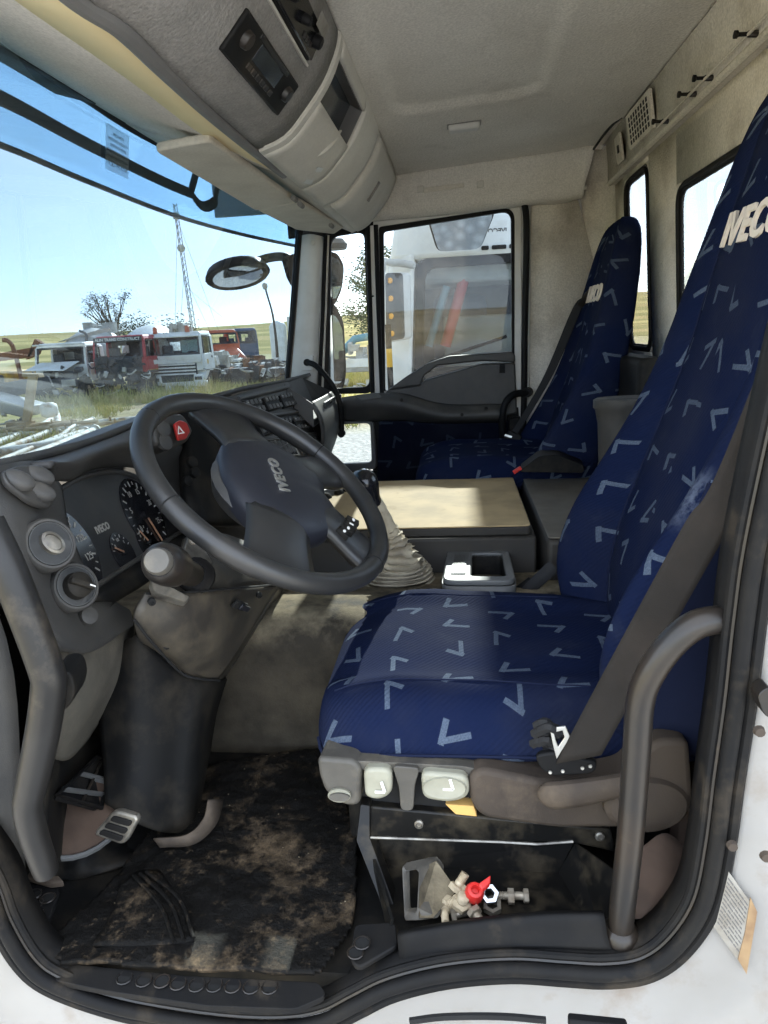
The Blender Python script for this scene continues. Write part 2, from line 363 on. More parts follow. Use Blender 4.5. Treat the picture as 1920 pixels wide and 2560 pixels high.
mat('cover_mat', (0.42, 0.31, 0.165), 0.8, col2=(0.30, 0.225, 0.125), cscale=9, dust=(0.14, 0.115, 0.08), dscale=24, drange=(0.6, 0.75), damt=0.4, grain=300, gstr=0.25, spec=0.2)
mat('cover_side', (0.020, 0.017, 0.0135), 0.65, dust=(0.22, 0.18, 0.13), dscale=9, drange=(0.55, 0.8), damt=0.3, up=0.7)
mat('rubber', (0.0085, 0.0085, 0.009), 0.6, col2=(0.014, 0.013, 0.012), cscale=14, dust=(0.15, 0.115, 0.075), dscale=9, drange=(0.54, 0.78), damt=0.35, spec=0.12, grain=260, gstr=0.2)
mat('rubber_clean', (0.008, 0.008, 0.0085), 0.55, spec=0.15)
mat('white_paint', (0.265, 0.255, 0.24), 0.38, col2=(0.21, 0.198, 0.18), cscale=3, dust=(0.15, 0.10, 0.06), dscale=9, drange=(0.56, 0.74), damt=0.6, coat=0.3)
mat('white_trim', (0.60, 0.59, 0.56), 0.5, col2=(0.52, 0.50, 0.46), cscale=8)
mat('tube_paint', (0.015, 0.0135, 0.0125), 0.36, spec=0.4, col2=(0.026, 0.0195, 0.0145), cscale=12, dust=(0.22, 0.15, 0.09), dscale=16, drange=(0.6, 0.8), damt=0.35)
mat('handle_grey', (0.017, 0.0162, 0.0155), 0.42, spec=0.35, col2=(0.011, 0.0105, 0.010), cscale=9, dust=(0.30, 0.24, 0.17), dscale=9, drange=(0.6, 0.85), damt=0.3)
mat('wheel_leather', (0.028, 0.0275, 0.0265), 0.36, col2=(0.019, 0.019, 0.0195), cscale=10, grain=900, gstr=0.18, dust=(0.16, 0.13, 0.10), dscale=7, drange=(0.55, 0.85), damt=0.15)
mat('wheel_pad', (0.015, 0.016, 0.022), 0.45, col2=(0.019, 0.020, 0.026), cscale=6, grain=1000, gstr=0.25)
mat('silver', (0.55, 0.54, 0.50), 0.35, 0.8)
mat('worn_metal', (0.30, 0.28, 0.24), 0.38, 0.7, col2=(0.10, 0.09, 0.08), cscale=30, dust=(0.35, 0.30, 0.22), dscale=22, drange=(0.5, 0.7), damt=0.5)
mat('steel_dirty', (0.42, 0.38, 0.31), 0.5, 0.5, col2=(0.28, 0.23, 0.17), cscale=60)
mat('bolt_tan', (0.50, 0.42, 0.29), 0.6, 0.1, col2=(0.36, 0.29, 0.19), cscale=80)
mat('white_print', (0.82, 0.80, 0.76), 0.7)
mat('cream_print', (0.80, 0.70, 0.58), 0.8)
mat('gauge_print', (0.34, 0.33, 0.30), 0.7)
mat('needle_paint', (0.45, 0.24, 0.14), 0.5)
mat('hazard_red', (0.55, 0.030, 0.025), 0.4)
mat('red_plastic', (0.62, 0.025, 0.02), 0.4)
mat('amber', (0.80, 0.36, 0.03), 0.35)
mat('black_gloss', (0.010, 0.010, 0.012), 0.15)
mat('dark_void', (0.006, 0.006, 0.006), 0.9)
mat('webbing', (0.017, 0.0145, 0.0125), 0.85, col2=(0.026, 0.021, 0.0175), cscale=9, grain=900, gstr=0.4, spec=0.25)
mat('webbing_black', (0.018, 0.018, 0.019), 0.75, grain=900, gstr=0.4, spec=0.25)
mat('gaiter', (0.44, 0.385, 0.285), 0.75, col2=(0.25, 0.215, 0.16), cscale=22, dust=(0.16, 0.13, 0.09), dscale=30, drange=(0.55, 0.75), damt=0.6, spec=0.25)
mat('tray_grey', (0.085, 0.087, 0.087), 0.5, dust=(0.22, 0.20, 0.16), dscale=10, drange=(0.45, 0.75), damt=0.35, grain=500, gstr=0.3, up=0.7)
mat('seat_plastic', (0.085, 0.078, 0.066), 0.55, col2=(0.055, 0.05, 0.042), cscale=12, dust=(0.32, 0.27, 0.19), dscale=16, drange=(0.5, 0.75), damt=0.4, grain=420, gstr=0.3)
mat('seat_plastic_brown', (0.066, 0.051, 0.039), 0.7, spec=0.25, col2=(0.042, 0.033, 0.027), cscale=8, dust=(0.25, 0.19, 0.13), dscale=9, drange=(0.5, 0.78), damt=0.4, grain=420, gstr=0.3)
mat('switch_cream', (0.30, 0.29, 0.225), 0.5, col2=(0.24, 0.23, 0.175), cscale=20)
mat('riser_black', (0.0065, 0.0063, 0.006), 0.4, spec=0.25, dust=(0.17, 0.135, 0.085), dscale=13, drange=(0.48, 0.76), damt=0.4)
mat('foam_yellow', (0.70, 0.42, 0.13), 0.85)
mat('brown_fabric', (0.075, 0.048, 0.034), 0.95, col2=(0.05, 0.032, 0.023), cscale=20)
mat('navy_dark', (0.010, 0.014, 0.035), 0.9, spec=0.1)
mat('light_lens', (0.70, 0.68, 0.62), 0.15, spec=0.6)
mat('paper', (0.26, 0.245, 0.215), 0.8, col2=(0.19, 0.17, 0.14), cscale=30)
mat('masking_tape', (0.26, 0.17, 0.085), 0.7, col2=(0.16, 0.09, 0.045), cscale=25)
mat('ink', (0.10, 0.095, 0.09), 0.8)
mat('led_screen', (0.010, 0.016, 0.022), 0.12)
glass('windscreen_glass', (0.132, 0.176, 0.216), 0.03, 0.030)
glass('side_glass', (0.25, 0.288, 0.31), 0.022, 0.03)
glass('rear_glass', (0.62, 0.68, 0.70), 0.03, 0.05)
glass('blue_acrylic', (0.50, 0.74, 0.86), 0.05, 0.06, (0.6, 0.75, 0.85))
mirror('mirror_glass')
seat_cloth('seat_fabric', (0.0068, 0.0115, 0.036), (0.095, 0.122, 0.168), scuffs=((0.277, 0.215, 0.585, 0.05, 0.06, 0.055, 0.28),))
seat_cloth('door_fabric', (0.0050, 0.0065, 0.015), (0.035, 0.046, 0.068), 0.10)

# rubber floor mat: black, trodden dirt with a shape of its own
m, n, l, b, o = _nt('floor_rubber')
p = pos(n)
f1 = ramp(n, l, noise_node(n, l, p, 7.5, 10, 0.78), 0.52, 0.62)
f2 = ramp(n, l, noise_node(n, l, p, 26, 8, 0.75), 0.47, 0.66)
vr = n.new('ShaderNodeTexVoronoi'); vr.inputs['Scale'].default_value = 60; l.new(p, vr.inputs['Vector'])
peb = ramp(n, l, vr.outputs['Distance'], 0.10, 0.05, 0, 1)
pebm = mth(n, l, 'MULTIPLY', peb, ramp(n, l, noise_node(n, l, p, 14, 3), 0.52, 0.6))
f = mth(n, l, 'MULTIPLY', f1, ramp(n, l, f2, 0, 1, 0.35, 1.0))
c = mixc(n, l, f, (0.0065, 0.006, 0.0055), (0.17, 0.122, 0.075))
c = mixc(n, l, ramp(n, l, noise_node(n, l, p, 48, 6, 0.8), 0.58, 0.70, 0, 0.7), c, (0.13, 0.095, 0.06))
c = mixc(n, l, pebm, c, (0.34, 0.28, 0.19))
l.new(c, b.inputs['Base Color']); l.new(ramp(n, l, f, 0, 1, 0.5, 0.95), b.inputs['Roughness']); b.inputs['Specular IOR Level'].default_value = 0.15
h = mth(n, l, 'ADD', noise_node(n, l, p, 38, 8, 0.75), mth(n, l, 'MULTIPLY', pebm, 0.8)); bump(n, l, b, h, 0.9, 0.008)

# ================================================================== CAB SHELL (setting)
YP = 2.05      # inner face of the passenger door
def rear_x(z): return 0.540 + 0.06 * (1.24 - z) if z < 1.24 else 0.540 - 0.12 * (z - 1.24)
def ceil_z(x): return 1.328 + 0.062 * (x + 0.207)
# floor
bm = BM(); add_box(bm, (-0.95, 0.03, -0.06), (0.62, 2.05, 0.0)); floor = finish('floor', bm, 'dash_black'); tag(floor, 'black cab floor under the mat', kind='structure')
# bulkhead in front of the pedals
bm = BM(); grid_mesh(bm, patch_rows([[(-0.80, 0.02, 0.0), (-0.80, 1.0, 0.0), (-0.80, 2.05, 0.0)], [(-0.80, 0.02, 0.35), (-0.84, 1.0, 0.35), (-0.78, 2.05, 0.35)], [(-0.70, 0.02, 0.58), (-0.93, 1.0, 0.58), (-0.68, 2.05, 0.58)]], 6, 4))
tag(finish('bulkhead', bm, 'dash_black', solid=0.02), 'dark front bulkhead behind the dashboard', kind='structure')
# tunnel carpet beside the seat
prof = rounded([(0, 0.515, 0.0), (0, 0.525, 0.246), (0, 0.575, 0.276), (0, 0.90, 0.245), (0, 0.90, 0.0)], [0.004, 0.03, 0.05, 0.004, 0.004], 4)
bm = BM(); NX = 26; rows = []
for i in range(NX + 1):
    x = -0.78 + 1.30 * i / NX
    rows.append([Vector((x, q.y + 0.006 * mnoise.noise(Vector((x * 9, q.y * 8, q.z * 8))), q.z + 0.006 * mnoise.noise(Vector((x * 7 + 5, q.y * 9, 0))))) for q in prof])
grid_mesh(bm, rows, closed_u=True); bmesh.ops.recalc_face_normals(bm, faces=bm.faces)
tag(finish('tunnel', bm, 'tunnel_mat', auto=50), 'dusty grey tunnel lining between footwell and engine cover', kind='structure')
# passenger footwell floor rise
bm = BM(); add_box(bm, (-0.42, 1.45, 0.0), (0.62, 2.0, 0.2)); tag(finish('seat_plinth', bm, 'dash_black', bevel=0.01), 'dark plinth under the passenger seat', kind='structure')

# rear wall with two window openings
def wall_panel(bm, y0, y1, z0, z1, nz=6):
    zs = [z0 + (z1 - z0) * i / nz for i in range(nz + 1)]
    grid_mesh(bm, [[(rear_x(z), y0, z), (rear_x(z), y1, z)] for z in zs])
W1 = (1.520, 1.818, 0.70, 1.226); W2 = (0.66, 1.262, 0.62, 1.115)
bm = BM()
wall_panel(bm, 0.02, W2[0], 0.0, 1.24); wall_panel(bm, W2[0], W2[1], 0.0, W2[2]); wall_panel(bm, W2[0], W2[1], W2[3], 1.24)
wall_panel(bm, W2[1], W1[0], 0.0, 1.24); wall_panel(bm, W1[0], W1[1], 0.0, W1[2]); wall_panel(bm, W1[0], W1[1], W1[3], 1.24); wall_panel(bm, W1[1], 1.96, 0.0, 1.24)
bmesh.ops.remove_doubles(bm, verts=bm.verts, dist=0.0005)
rw = finish('wall_rear', bm, 'wall_lining', solid=0.006, soff=0.0, auto=30)
tag(rw, 'beige felt rear wall of the cab', kind='structure')
# upper strip of the rear wall above the crease, with the air vent in it
bm = BM(); grid_mesh(bm, [[(0.509, 0.02, 1.246), (0.509, 1.93, 1.246)], [(0.506, 0.02, 1.30), (0.506, 1.93, 1.30)], [(0.499, 0.02, 1.362), (0.499, 1.93, 1.362)], [(0.488, 0.02, 1.374), (0.488, 1.93, 1.374)]])
us = finish('wall_upper', bm, 'wall_lining', solid=0.02, soff=1.0); tag(us, 'beige felt strip above the rear windows', kind='structure')
# crease ridge along the rear wall
bm = BM(); add_tube(bm, [(0.516, 0.02, 1.243), (0.516, 1.94, 1.243)], 0.009, 8); add_box(bm, (0.512, 0.02, 1.238), (0.56, 1.94, 1.248)); finish('crease', bm, 'wall_lining', us)
# corner cove between rear wall and side wall
bm = BM(); rows = []
for z in (0.0, 0.5, 0.9, 1.24, 1.37):
    x = rear_x(z); rows.append(cr([(x, 1.945, z), (x - 0.012, 1.985, z), (x - 0.045, 2.02, z), (x - 0.10, YP - 0.005, z)], 4))
grid_mesh(bm, rows); tag(finish('wall_corner', bm, 'wall_lining', solid=0.02, soff=1.0), 'rounded beige corner behind the passenger seat', kind='structure')
# side wall behind the passenger door
bm = BM(); grid_mesh(bm, [[(0.262, YP, 0.0), (0.34, YP, 0.0), (0.62, YP, 0.0)], [(0.262, YP, 0.6), (0.33, YP, 0.6), (0.60, YP, 0.6)], [(0.268, YP, 1.24), (0.33, YP, 1.24), (0.42, YP, 1.24)], [(0.268, YP, 1.37), (0.33, YP, 1.37), (0.41, YP, 1.37)]])
sw = finish('wall_side', bm, 'wall_lining', solid=0.02, soff=1.0); tag(sw, 'stained beige side wall behind the passenger door', kind='structure')
bm = BM(); add_tube(bm, [(0.335, YP - 0.002, 0.40), (0.332, YP - 0.002, 1.205)], 0.006, 8); finish('trim_ridge', bm, 'wall_lining', sw)
for q in ((0.277,2.045,0.828), (0.272,2.045,0.879)):
    pass
lathe('screw', (0.278,2.046,0.828), (0, -1, 0), [(0.006, 0), (0.006, 0.002), (0.003, 0.003)], 'dash_black', sw, 10)
# header over the passenger door
bm = BM(); rows = patch_rows([[(-0.30, 2.03, 1.205), (0.0, 2.03, 1.212), (0.262, 2.03, 1.222), (0.36, 2.035, 1.222), (0.44, 2.02, 1.232)], [(-0.30, 1.995, 1.225), (0.0, 1.995, 1.228), (0.262, 1.995, 1.235), (0.36, 1.995, 1.237), (0.44, 1.985, 1.245)], [(-0.30, 1.99, 1.28), (0.0, 1.99, 1.285), (0.262, 1.99, 1.292), (0.36, 1.99, 1.298), (0.455, 1.975, 1.30)], [(-0.30, 1.965, 1.322), (0.0, 1.965, 1.342), (0.262, 1.965, 1.357), (0.36, 1.965, 1.363), (0.47, 1.955, 1.37)]], 5, 5)
grid_mesh(bm, rows); hd = finish('door_header', bm, 'headliner', auto=60, solid=0.02, soff=1.0); tag(hd, 'grey felt panel over the passenger door', kind='structure')
bm = BM(); add_tube(bm, cr([(-0.28, 1.996, 1.222), (0.262, 1.993, 1.234), (0.36, 1.993, 1.236), (0.45, 1.982, 1.244)], 5), 0.007, 8); finish('ridge', bm, 'headliner', hd)
# folded grab handle in the header
hg = thing('roof_handle', 'flat beige grab handle folded against the panel over the passenger door', 'handle')
bm = BM(); add_obox(bm, (-0.027,1.985,1.276), (0.120, 0, 0.006), (0, 0.006, 0), (-0.0006, 0, 0.013)); finish('backing', bm, 'console_light', hg, bevel=0.004)
bm = BM(); add_obox(bm, (-0.038,1.976,1.273), (0.072, 0, 0.004), (0, 0.007, 0), (-0.0004, 0, 0.0085)); finish('grip', bm, 'visor_plastic', hg, bevel=0.004)
for px in ((-0.119,1.975,1.273), (0.088,1.975,1.276)):
    bm = BM(); add_obox(bm, px, (0.012, 0, 0.001), (0, 0.010, 0), (0, 0, 0.011)); finish('pivot', bm, 'console_light', hg, bevel=0.003)

# ceiling with pressed panel
def rr_sdf(x, y, x0, x1, y0, y1, r):
    cx, cy = (x0 + x1) / 2, (y0 + y1) / 2; qx = abs(x - cx) - (x1 - x0) / 2 + r; qy = abs(y - cy) - (y1 - y0) / 2 + r
    return math.hypot(max(qx, 0), max(qy, 0)) + min(max(qx, qy), 0) - r
bm = BM(); rows = []
NXc, NYc = 84, 150
for j in range(NYc + 1):
    y = 0.0 + 1.972 * j / NYc; row = []
    for i in range(NXc + 1):
        x = -0.203 + 0.697 * i / NXc
        d = rr_sdf(x, y, -0.150, 0.213, 0.60 - 0.3, 1.298, 0.07); t = max(0.0, min(1.0, (d + 0.010) / 0.026)); t = t * t * (3 - 2 * t)
        edge = max(0.0, min(1.0, (y - 1.80) / 0.172)); edge = edge ** 3 * 0.012
        re = max(0.0, (x - 0.42) / 0.074); z = ceil_z(x) + 0.014 * (1 - t) - edge - 0.006 * re * re + 0.003 * math.exp(-((d + 0.002) / 0.010) ** 2) * -1.6
        row.append((x, y, z + 0.0012 * mnoise.noise(Vector((x * 8, y * 8, 1)))))
    rows.append(row)
grid_mesh(bm, rows); bmesh.ops.reverse_faces(bm, faces=bm.faces)
ce = finish('ceiling', bm, 'headliner', auto=0, solid=0.03, soff=-1.0); tag(ce, 'grey felt roof lining with pressed rounded panel', kind='structure')
# dark joints where the lining meets console and rear wall
bm = BM(); add_tube(bm, [(-0.205, 0.0, 1.327), (-0.205, 1.965, 1.325)], 0.0042, 6); finish('front_joint', bm, 'dark_void', ce)
bm = BM(); add_tube(bm, cr([(0.4935, 0.0, 1.3705), (0.4935, 1.50, 1.3705), (0.490, 1.62, 1.370), (0.475, 1.70, 1.366), (0.468, 1.82, 1.362), (0.462, 1.945, 1.352)], 4), 0.0042, 6); finish('rear_joint', bm, 'dark_void', ce)
# little push-in lamp on the ceiling
cl = thing('ceiling_cap', 'small pale rounded plastic cap on the roof lining', 'cap')
c0 = Vector((0.03,1.474,1.34))
bm = BM(); add_obox(bm, c0 + Vector((0, 0, -0.004)), (0.043, 0, 0.002), (0, 0.022, 0), (0, 0, 0.010)); finish('cap_body', bm, 'white_trim', cl, bevel=0.008, bseg=3)
bm = BM(); add_obox(bm, c0 + Vector((0, 0, 0.004)), (0.047, 0, 0.002), (0, 0.026, 0), (0, 0, 0.004)); finish('cap_rim', bm, 'console_grey', cl, bevel=0.003)

# outer roof above the lining and side cant rail, so no daylight leaks in
bm = BM(); add_box(bm, (-0.90, -0.03, 1.45), (0.72, 2.12, 1.47)); rf = finish('outer_roof', bm, 'white_paint'); tag(rf, 'white outer roof skin of the cab', kind='structure')
for nm, lo, hi in (('rear_panel', (0.70, -0.03, -0.3), (0.72, 2.12, 0.60)), ('rear_panel', (0.70, -0.03, 1.24), (0.72, 2.12, 1.45)), 
                   ('side_panel', (0.27, 2.09, -0.3), (0.575, 2.11, 1.45)), ('side_panel', (-0.90, 2.09, 1.25), (0.27, 2.11, 1.45)), ('front_panel', (-0.78, -0.03, 1.305), (-0.735, 2.12, 1.45))):
    box(nm, lo, hi, 'white_paint', rf, 0)

# air vent and blank switch on the upper rear strip
vx = 0.4985
def on_up(z): return 0.509 - 0.16 * (z - 1.246) - 0.004
v = thing('air_vent', 'beige vent grille of small square holes on the upper rear wall', 'vent')
v0, v1, vz0, vz1 = 1.325, 1.575, 1.262, 1.352
frame_n = Vector((-1, 0, -0.12)).normalized()
bm = BM(); ny, nz = 8, 5
import itertools
ys = [v0 + 0.018]; step = (v1 - v0 - 0.036) / ny
zs0 = vz0 + 0.008; stz = (vz1 - vz0 - 0.016) / nz
def vp(y, z, d=0.0): return Vector((on_up(z) - d, y, z))
def vbox(bm, y0, y1, z0, z1, d0, d1):
    a = [vp(y0, z0, d0), vp(y1, z0, d0), vp(y1, z1, d0), vp(y0, z1, d0)]; b_ = [vp(y0, z0, d1), vp(y1, z0, d1), vp(y1, z1, d1), vp(y0, z1, d1)]; add_hull(bm, a, b_)
vbox(bm, v0, v1, vz0, vz1, -0.004, 0.004); bmesh.ops.recalc_face_normals(bm, faces=bm.faces); vpl = finish('vent_plate', bm, 'wall_lining', v, bevel=0.001)
for i in range(ny):
    for j in range(nz):
        yc = v0 + 0.032 + (v1 - v0 - 0.064) * i / (ny - 1); zc = vz0 + 0.016 + (vz1 - vz0 - 0.032) * j / (nz - 1)
        bm = BM(); vbox(bm, yc - 0.0072, yc + 0.0072, zc - 0.0052, zc + 0.0052, 0.003, 0.0046); bmesh.ops.recalc_face_normals(bm, faces=bm.faces); finish('hole_shade', bm, 'dark_void', vpl, smooth=False)  # shade inside the holes, made as dark blocks proud of the plate
pl = thing('wall_socket', 'small beige plate beside the vent grille in the rear corner', 'plate')
bm = BM(); vbox(bm, 1.66, 1.735, 1.258, 1.335, -0.002, 0.006); bmesh.ops.recalc_face_normals(bm, faces=bm.faces); finish('plate', bm, 'wall_lining', pl, bevel=0.004)
bm = BM(); vbox(bm, 1.685, 1.705, 1.285, 1.305, 0.006, 0.008); bmesh.ops.recalc_face_normals(bm, faces=bm.faces); finish('slot', bm, 'dash_black', pl)
# curtain cord on pegs along the crease
cord = tube('curtain_cord', [(0.493, 0.10, 1.252), (0.493, 0.7, 1.250), (0.492, 1.26, 1.246)], 0.0028, 'wall_lining', seg=6); tag(cord, 'thin beige cord strung along the rear wall', 'cord')
for q, lab in ((1.225, 'dark peg on the curtain cord nearest the vent grille'), (1.02, 'dark peg on the curtain cord, second from the vent grille'), (0.92, 'dark peg on the curtain cord, third from the vent grille'), (0.703, 'dark peg on the curtain cord, farthest from the vent grille')):
    pg = thing('cord_peg', lab, 'peg', 'pegs holding the curtain cord')
    lathe('pin', (0.512, q, 1.250), (-1, 0, 0.05), [(0.0035, 0), (0.0035, 0.034), (0.0065, 0.036), (0.0065, 0.041), (0.003, 0.042)], 'dash_black', pg, 8)
    lathe('sleeve', (0.512, q, 1.250), (-1, 0, 0.05), [(0.006, 0), (0.0055, 0.018), (0.004, 0.02)], 'tube_paint', pg, 8)

# ================================================================== REAR WINDOWS, WINDSCREEN
def rear_window(name, label, W):
    y0, y1, z0, z1 = W; t = thing(name, label, 'window', 'rear wall windows')
    def rp(y, z, d): return Vector((rear_x(z) + d, y, z))
    out = rounded([(0, y0, z0), (0, y1, z0), (0, y1, z1), (0, y0, z1)], 0.055, 5); inn = rounded([(0, y0 + 0.022, z0 + 0.022), (0, y1 - 0.022, z0 + 0.022), (0, y1 - 0.022, z1 - 0.022), (0, y0 + 0.022, z1 - 0.022)], 0.04, 5)
    # square outer flange under the lining plus rounded rubber
    sq = []
    for q in out: sq.append(rp(q.y, q.z, -0.002))
    ii = [rp(q.y, q.z, -0.002) for q in inn]
    ring_frame('rubber_seal', sq, ii, (0.010, 0, 0), 'rubber_clean', t, bevel=0.003)
    # corner fillers of the lining outside the rounded seal
    cor = [(y0, z0), (y1, z0), (y1, z1), (y0, z1)]
    for k, (cy, cz) in enumerate(cor):
        seg = out[k * 6:(k + 1) * 6]; bm = BM(); add_prism(bm, [rp(cy, cz, -0.0026)] + [rp(q.y, q.z, -0.0026) for q in seg], (0.006, 0, 0)); bmesh.ops.recalc_face_normals(bm, faces=bm.faces); finish('corner_lining', bm, 'wall_lining', t)
    bm = BM(); add_poly(bm, [rp(q.y, q.z, 0.003) for q in inn]); finish('pane', bm, 'rear_glass', t, smooth=False)
    for s in range(1):
        bm = BM(); add_tube(bm, [rp(q.y, q.z, -0.004) for q in rounded([(0, y0 + 0.012, z0 + 0.012), (0, y1 - 0.012, z0 + 0.012), (0, y1 - 0.012, z1 - 0.012), (0, y0 + 0.012, z1 - 0.012)], 0.048, 5)], 0.006, 8, True); finish('seal_bead', bm, 'rubber', t)
    return t
rear_window('rear_window', 'narrow rear window behind the passenger headrest', W1)
rear_window('rear_window', 'wide rear window in the middle of the rear wall beside the driver headrest', W2)

def wind_x(y, z):
    k = (y - 1.02) / 0.99; return -0.655 + 0.165 * (z - 0.63) - 0.20 * (1 - k * k)
ws = thing('windscreen', 'large dusty curved windscreen of the cab', 'windscreen')
bm = BM(); rows = []
for j in range(9):
    z = 0.56 + 0.735 * j / 8; rows.append([(wind_x(0.03 + 1.98 * i / 24, z), 0.03 + 1.98 * i / 24, z) for i in range(25)])
grid_mesh(bm, rows); finish('glass', bm, 'windscreen_glass', ws, auto=0)
for nm, z, r in (('top_seal', 1.287, 0.013), ('bottom_seal', 0.575, 0.012)):
    bm = BM(); add_tube(bm, [(wind_x(0.03 + 1.98 * i / 24, z) + 0.012, 0.03 + 1.98 * i / 24, z) for i in range(25)], r, 8); finish(nm, bm, 'rubber_clean', ws)
for nm, y in (('side_seal', 2.0), ('side_seal', 0.04)):
    bm = BM(); add_tube(bm, [(wind_x(y, z) + 0.010, y - 0.012, z) for z in (0.57, 0.8, 1.0, 1.28)], 0.013, 8); finish(nm, bm, 'rubber_clean', ws)

# speed limiter sticker on the glass
st = thing('speed_sticker', 'clear sticker with speed limiter text high on the windscreen', 'sticker')
sc0 = Vector((wind_x(0.98, 1.222) + 0.006, 0.98, 1.222)); sx = Vector((wind_x(1.04, 1.222) - wind_x(0.92, 1.222), 0.12, 0)).normalized(); su = Vector((0.165, 0, 1)).normalized()
glass('sticker_film', (0.93, 0.95, 0.96), 0.02, 0.03)
obox('film', sc0, sx * 0.058, su * 0.046, sx.cross(su) * 0.0006, 'sticker_film', st, 0)
for k, s in enumerate(('SPEED LIMITER', 'LIMITATORE DI VELOCITA', 'LIMITEUR DE VITESSE', 'GESCHWINDIGKEITSBEGRENZER', 'LIMITADOR DE VELOCIDAD')):
    text('sticker_text', s, sc0 + su * (0.030 - 0.0115 * k) + sx.cross(su) * 0.0014, sx, su, 0.0085 if k != 3 else 0.0075, 'ink', st, 0.0001)
text('sticker_text', 'V.SET=90 KM/H', sc0 - su * 0.031 + sx.cross(su) * 0.0014, sx, su, 0.0145, 'ink', st, 0.0001)

# blue acrylic sun shield outside, on dark brackets
sh = thing('sun_shield', 'blue tinted acrylic sun shield outside the top of the windscreen', 'sun shield')
sle = cr([(-0.70, -0.12, 1.09), (-0.765, 0.25, 1.125), (-0.807,0.62,1.159), (-0.826,0.97,1.164), (-0.811,1.45,1.159), (-0.74,1.86,1.153), (-0.609,2.16,1.137)], 6)
def shp(i, h):   # h 0 lower edge .. 1 top
    p_ = sle[i]; return p_ + Vector((0.02 * h + 0.06 * h * h, 0, 0.235 * h))
bm = BM(); grid_mesh(bm, [[shp(i, h / 6) for i in range(len(sle))] for h in range(7)]); finish('acrylic', bm, 'blue_acrylic', sh, auto=0)
bm = BM(); add_tube(bm, [shp(i, 0.0) for i in range(len(sle))], 0.006, 6); finish('edge_bead', bm, 'tray_grey', sh)
mat('bracket_grey', (0.045, 0.05, 0.055), 0.6)
def brk(i, h): return shp(i, h) + Vector((0.012, 0, 0))
bm = BM(); add_tube(bm, [brk(i, 0.30 - 0.0 * i) for i in range(11, 26)], 0.016, 8, flat=((1, 0, 0.2), 0.3)); finish('mount_bar', bm, 'bracket_grey', sh)
for i0, i1 in ((9, 11), (25, 27)):
    bm = BM(); add_tube(bm, cr([brk(i1, 0.95), brk(i1, 0.45), brk(i1, 0.30), brk((i0 + i1) // 2, 0.20), brk(i0, 0.30), brk(i0, 0.45), brk(i0, 0.95)], 4), 0.017, 8, flat=((1, 0, 0.2), 0.3)); finish('mount_strap', bm, 'bracket_grey', sh)

# ================================================================== OVERHEAD CONSOLE
oc = thing('overhead_console', 'pale grey overhead console with storage openings above the windscreen', 'overhead console')
CPROF = [(-0.207, 1.332), (-0.2075, 1.318), (-0.216, 1.292), (-0.240, 1.249), (-0.282, 1.201), (-0.318, 1.168), (-0.368, 1.150)]
cpc = cr([(x, 0, z) for x, z in CPROF], 6)
def console_pt(y, s, out=0.0):
    """s 0..1 down the face"""
    f = s * (len(cpc) - 1); i = min(int(f), len(cpc) - 2); t = f - i; a, b_ = cpc[i], cpc[i + 1]; p_ = a.lerp(b_, t); tn = (b_ - a).normalized(); nr = Vector((-tn.z, 0, tn.x))
    if nr.x < 0: nr = -nr
    return Vector((p_.x, y, p_.z)) + nr * out
def console_face(name, y0, y1, m, out=0.0, s0=0.0, s1=1.0, n=18, ny=10, solid=0.012):
    bm = BM(); grid_mesh(bm, [[console_pt(y0 + (y1 - y0) * i / ny, s0 + (s1 - s0) * k / n, out) for i in range(ny + 1)] for k in range(n + 1)]); bmesh.ops.recalc_face_normals(bm, faces=bm.faces)
    return finish(name, bm, m, oc, auto=50, solid=solid, soff=0.0)
# the near bay: felt-faced, holding the radio and the two-way radio; middle bay with open slot; end bay with small door
Y0, YA, YB, YE = -0.02, 0.735, 1.375, 1.955
def bay_with_hole(name, y0, y1, m, hy0, hy1, hs0, hs1, out=0.0):
    console_face(name, y0, hy0, m, out); console_face(name, hy1, y1, m, out); console_face(name, hy0, hy1, m, out, 0.0, hs0, 8); console_face(name, hy0, hy1, m, out, hs1, 1.0, 8)
    # recess walls
    bm = BM()
    c = [console_pt(hy0, hs0, out), console_pt(hy1, hs0, out), console_pt(hy1, hs1, out), console_pt(hy0, hs1, out)]; dv = Vector((-0.026, 0, 0.016))
    bk = [p_ + dv for p_ in c]
    for i in range(4): add_poly(bm, [c[i], c[(i + 1) % 4], bk[(i + 1) % 4], bk[i]])
    bmesh.ops.remove_doubles(bm, verts=bm.verts, dist=0.0002); return finish(name + '_recess', bm, 'console_lip', oc, smooth=False, solid=0.003), bk
console_face('radio_bay', Y0, YA, 'console_grey')
r_, bk = bay_with_hole('slot_bay', YA + 0.004, YB, 'console_light', 0.765, 1.115, 0.29, 0.56, 0.004)
bm = BM(); add_poly(bm, bk); finish('slot_back', bm, 'led_screen', oc, smooth=False)
console_face('end_bay', YB + 0.004, YE, 'console_light', 0.0)
console_face('end_door', YB + 0.03, YE - 0.02, 'console_light', 0.008, 0.22, 0.93, 14, 8, 0.010)
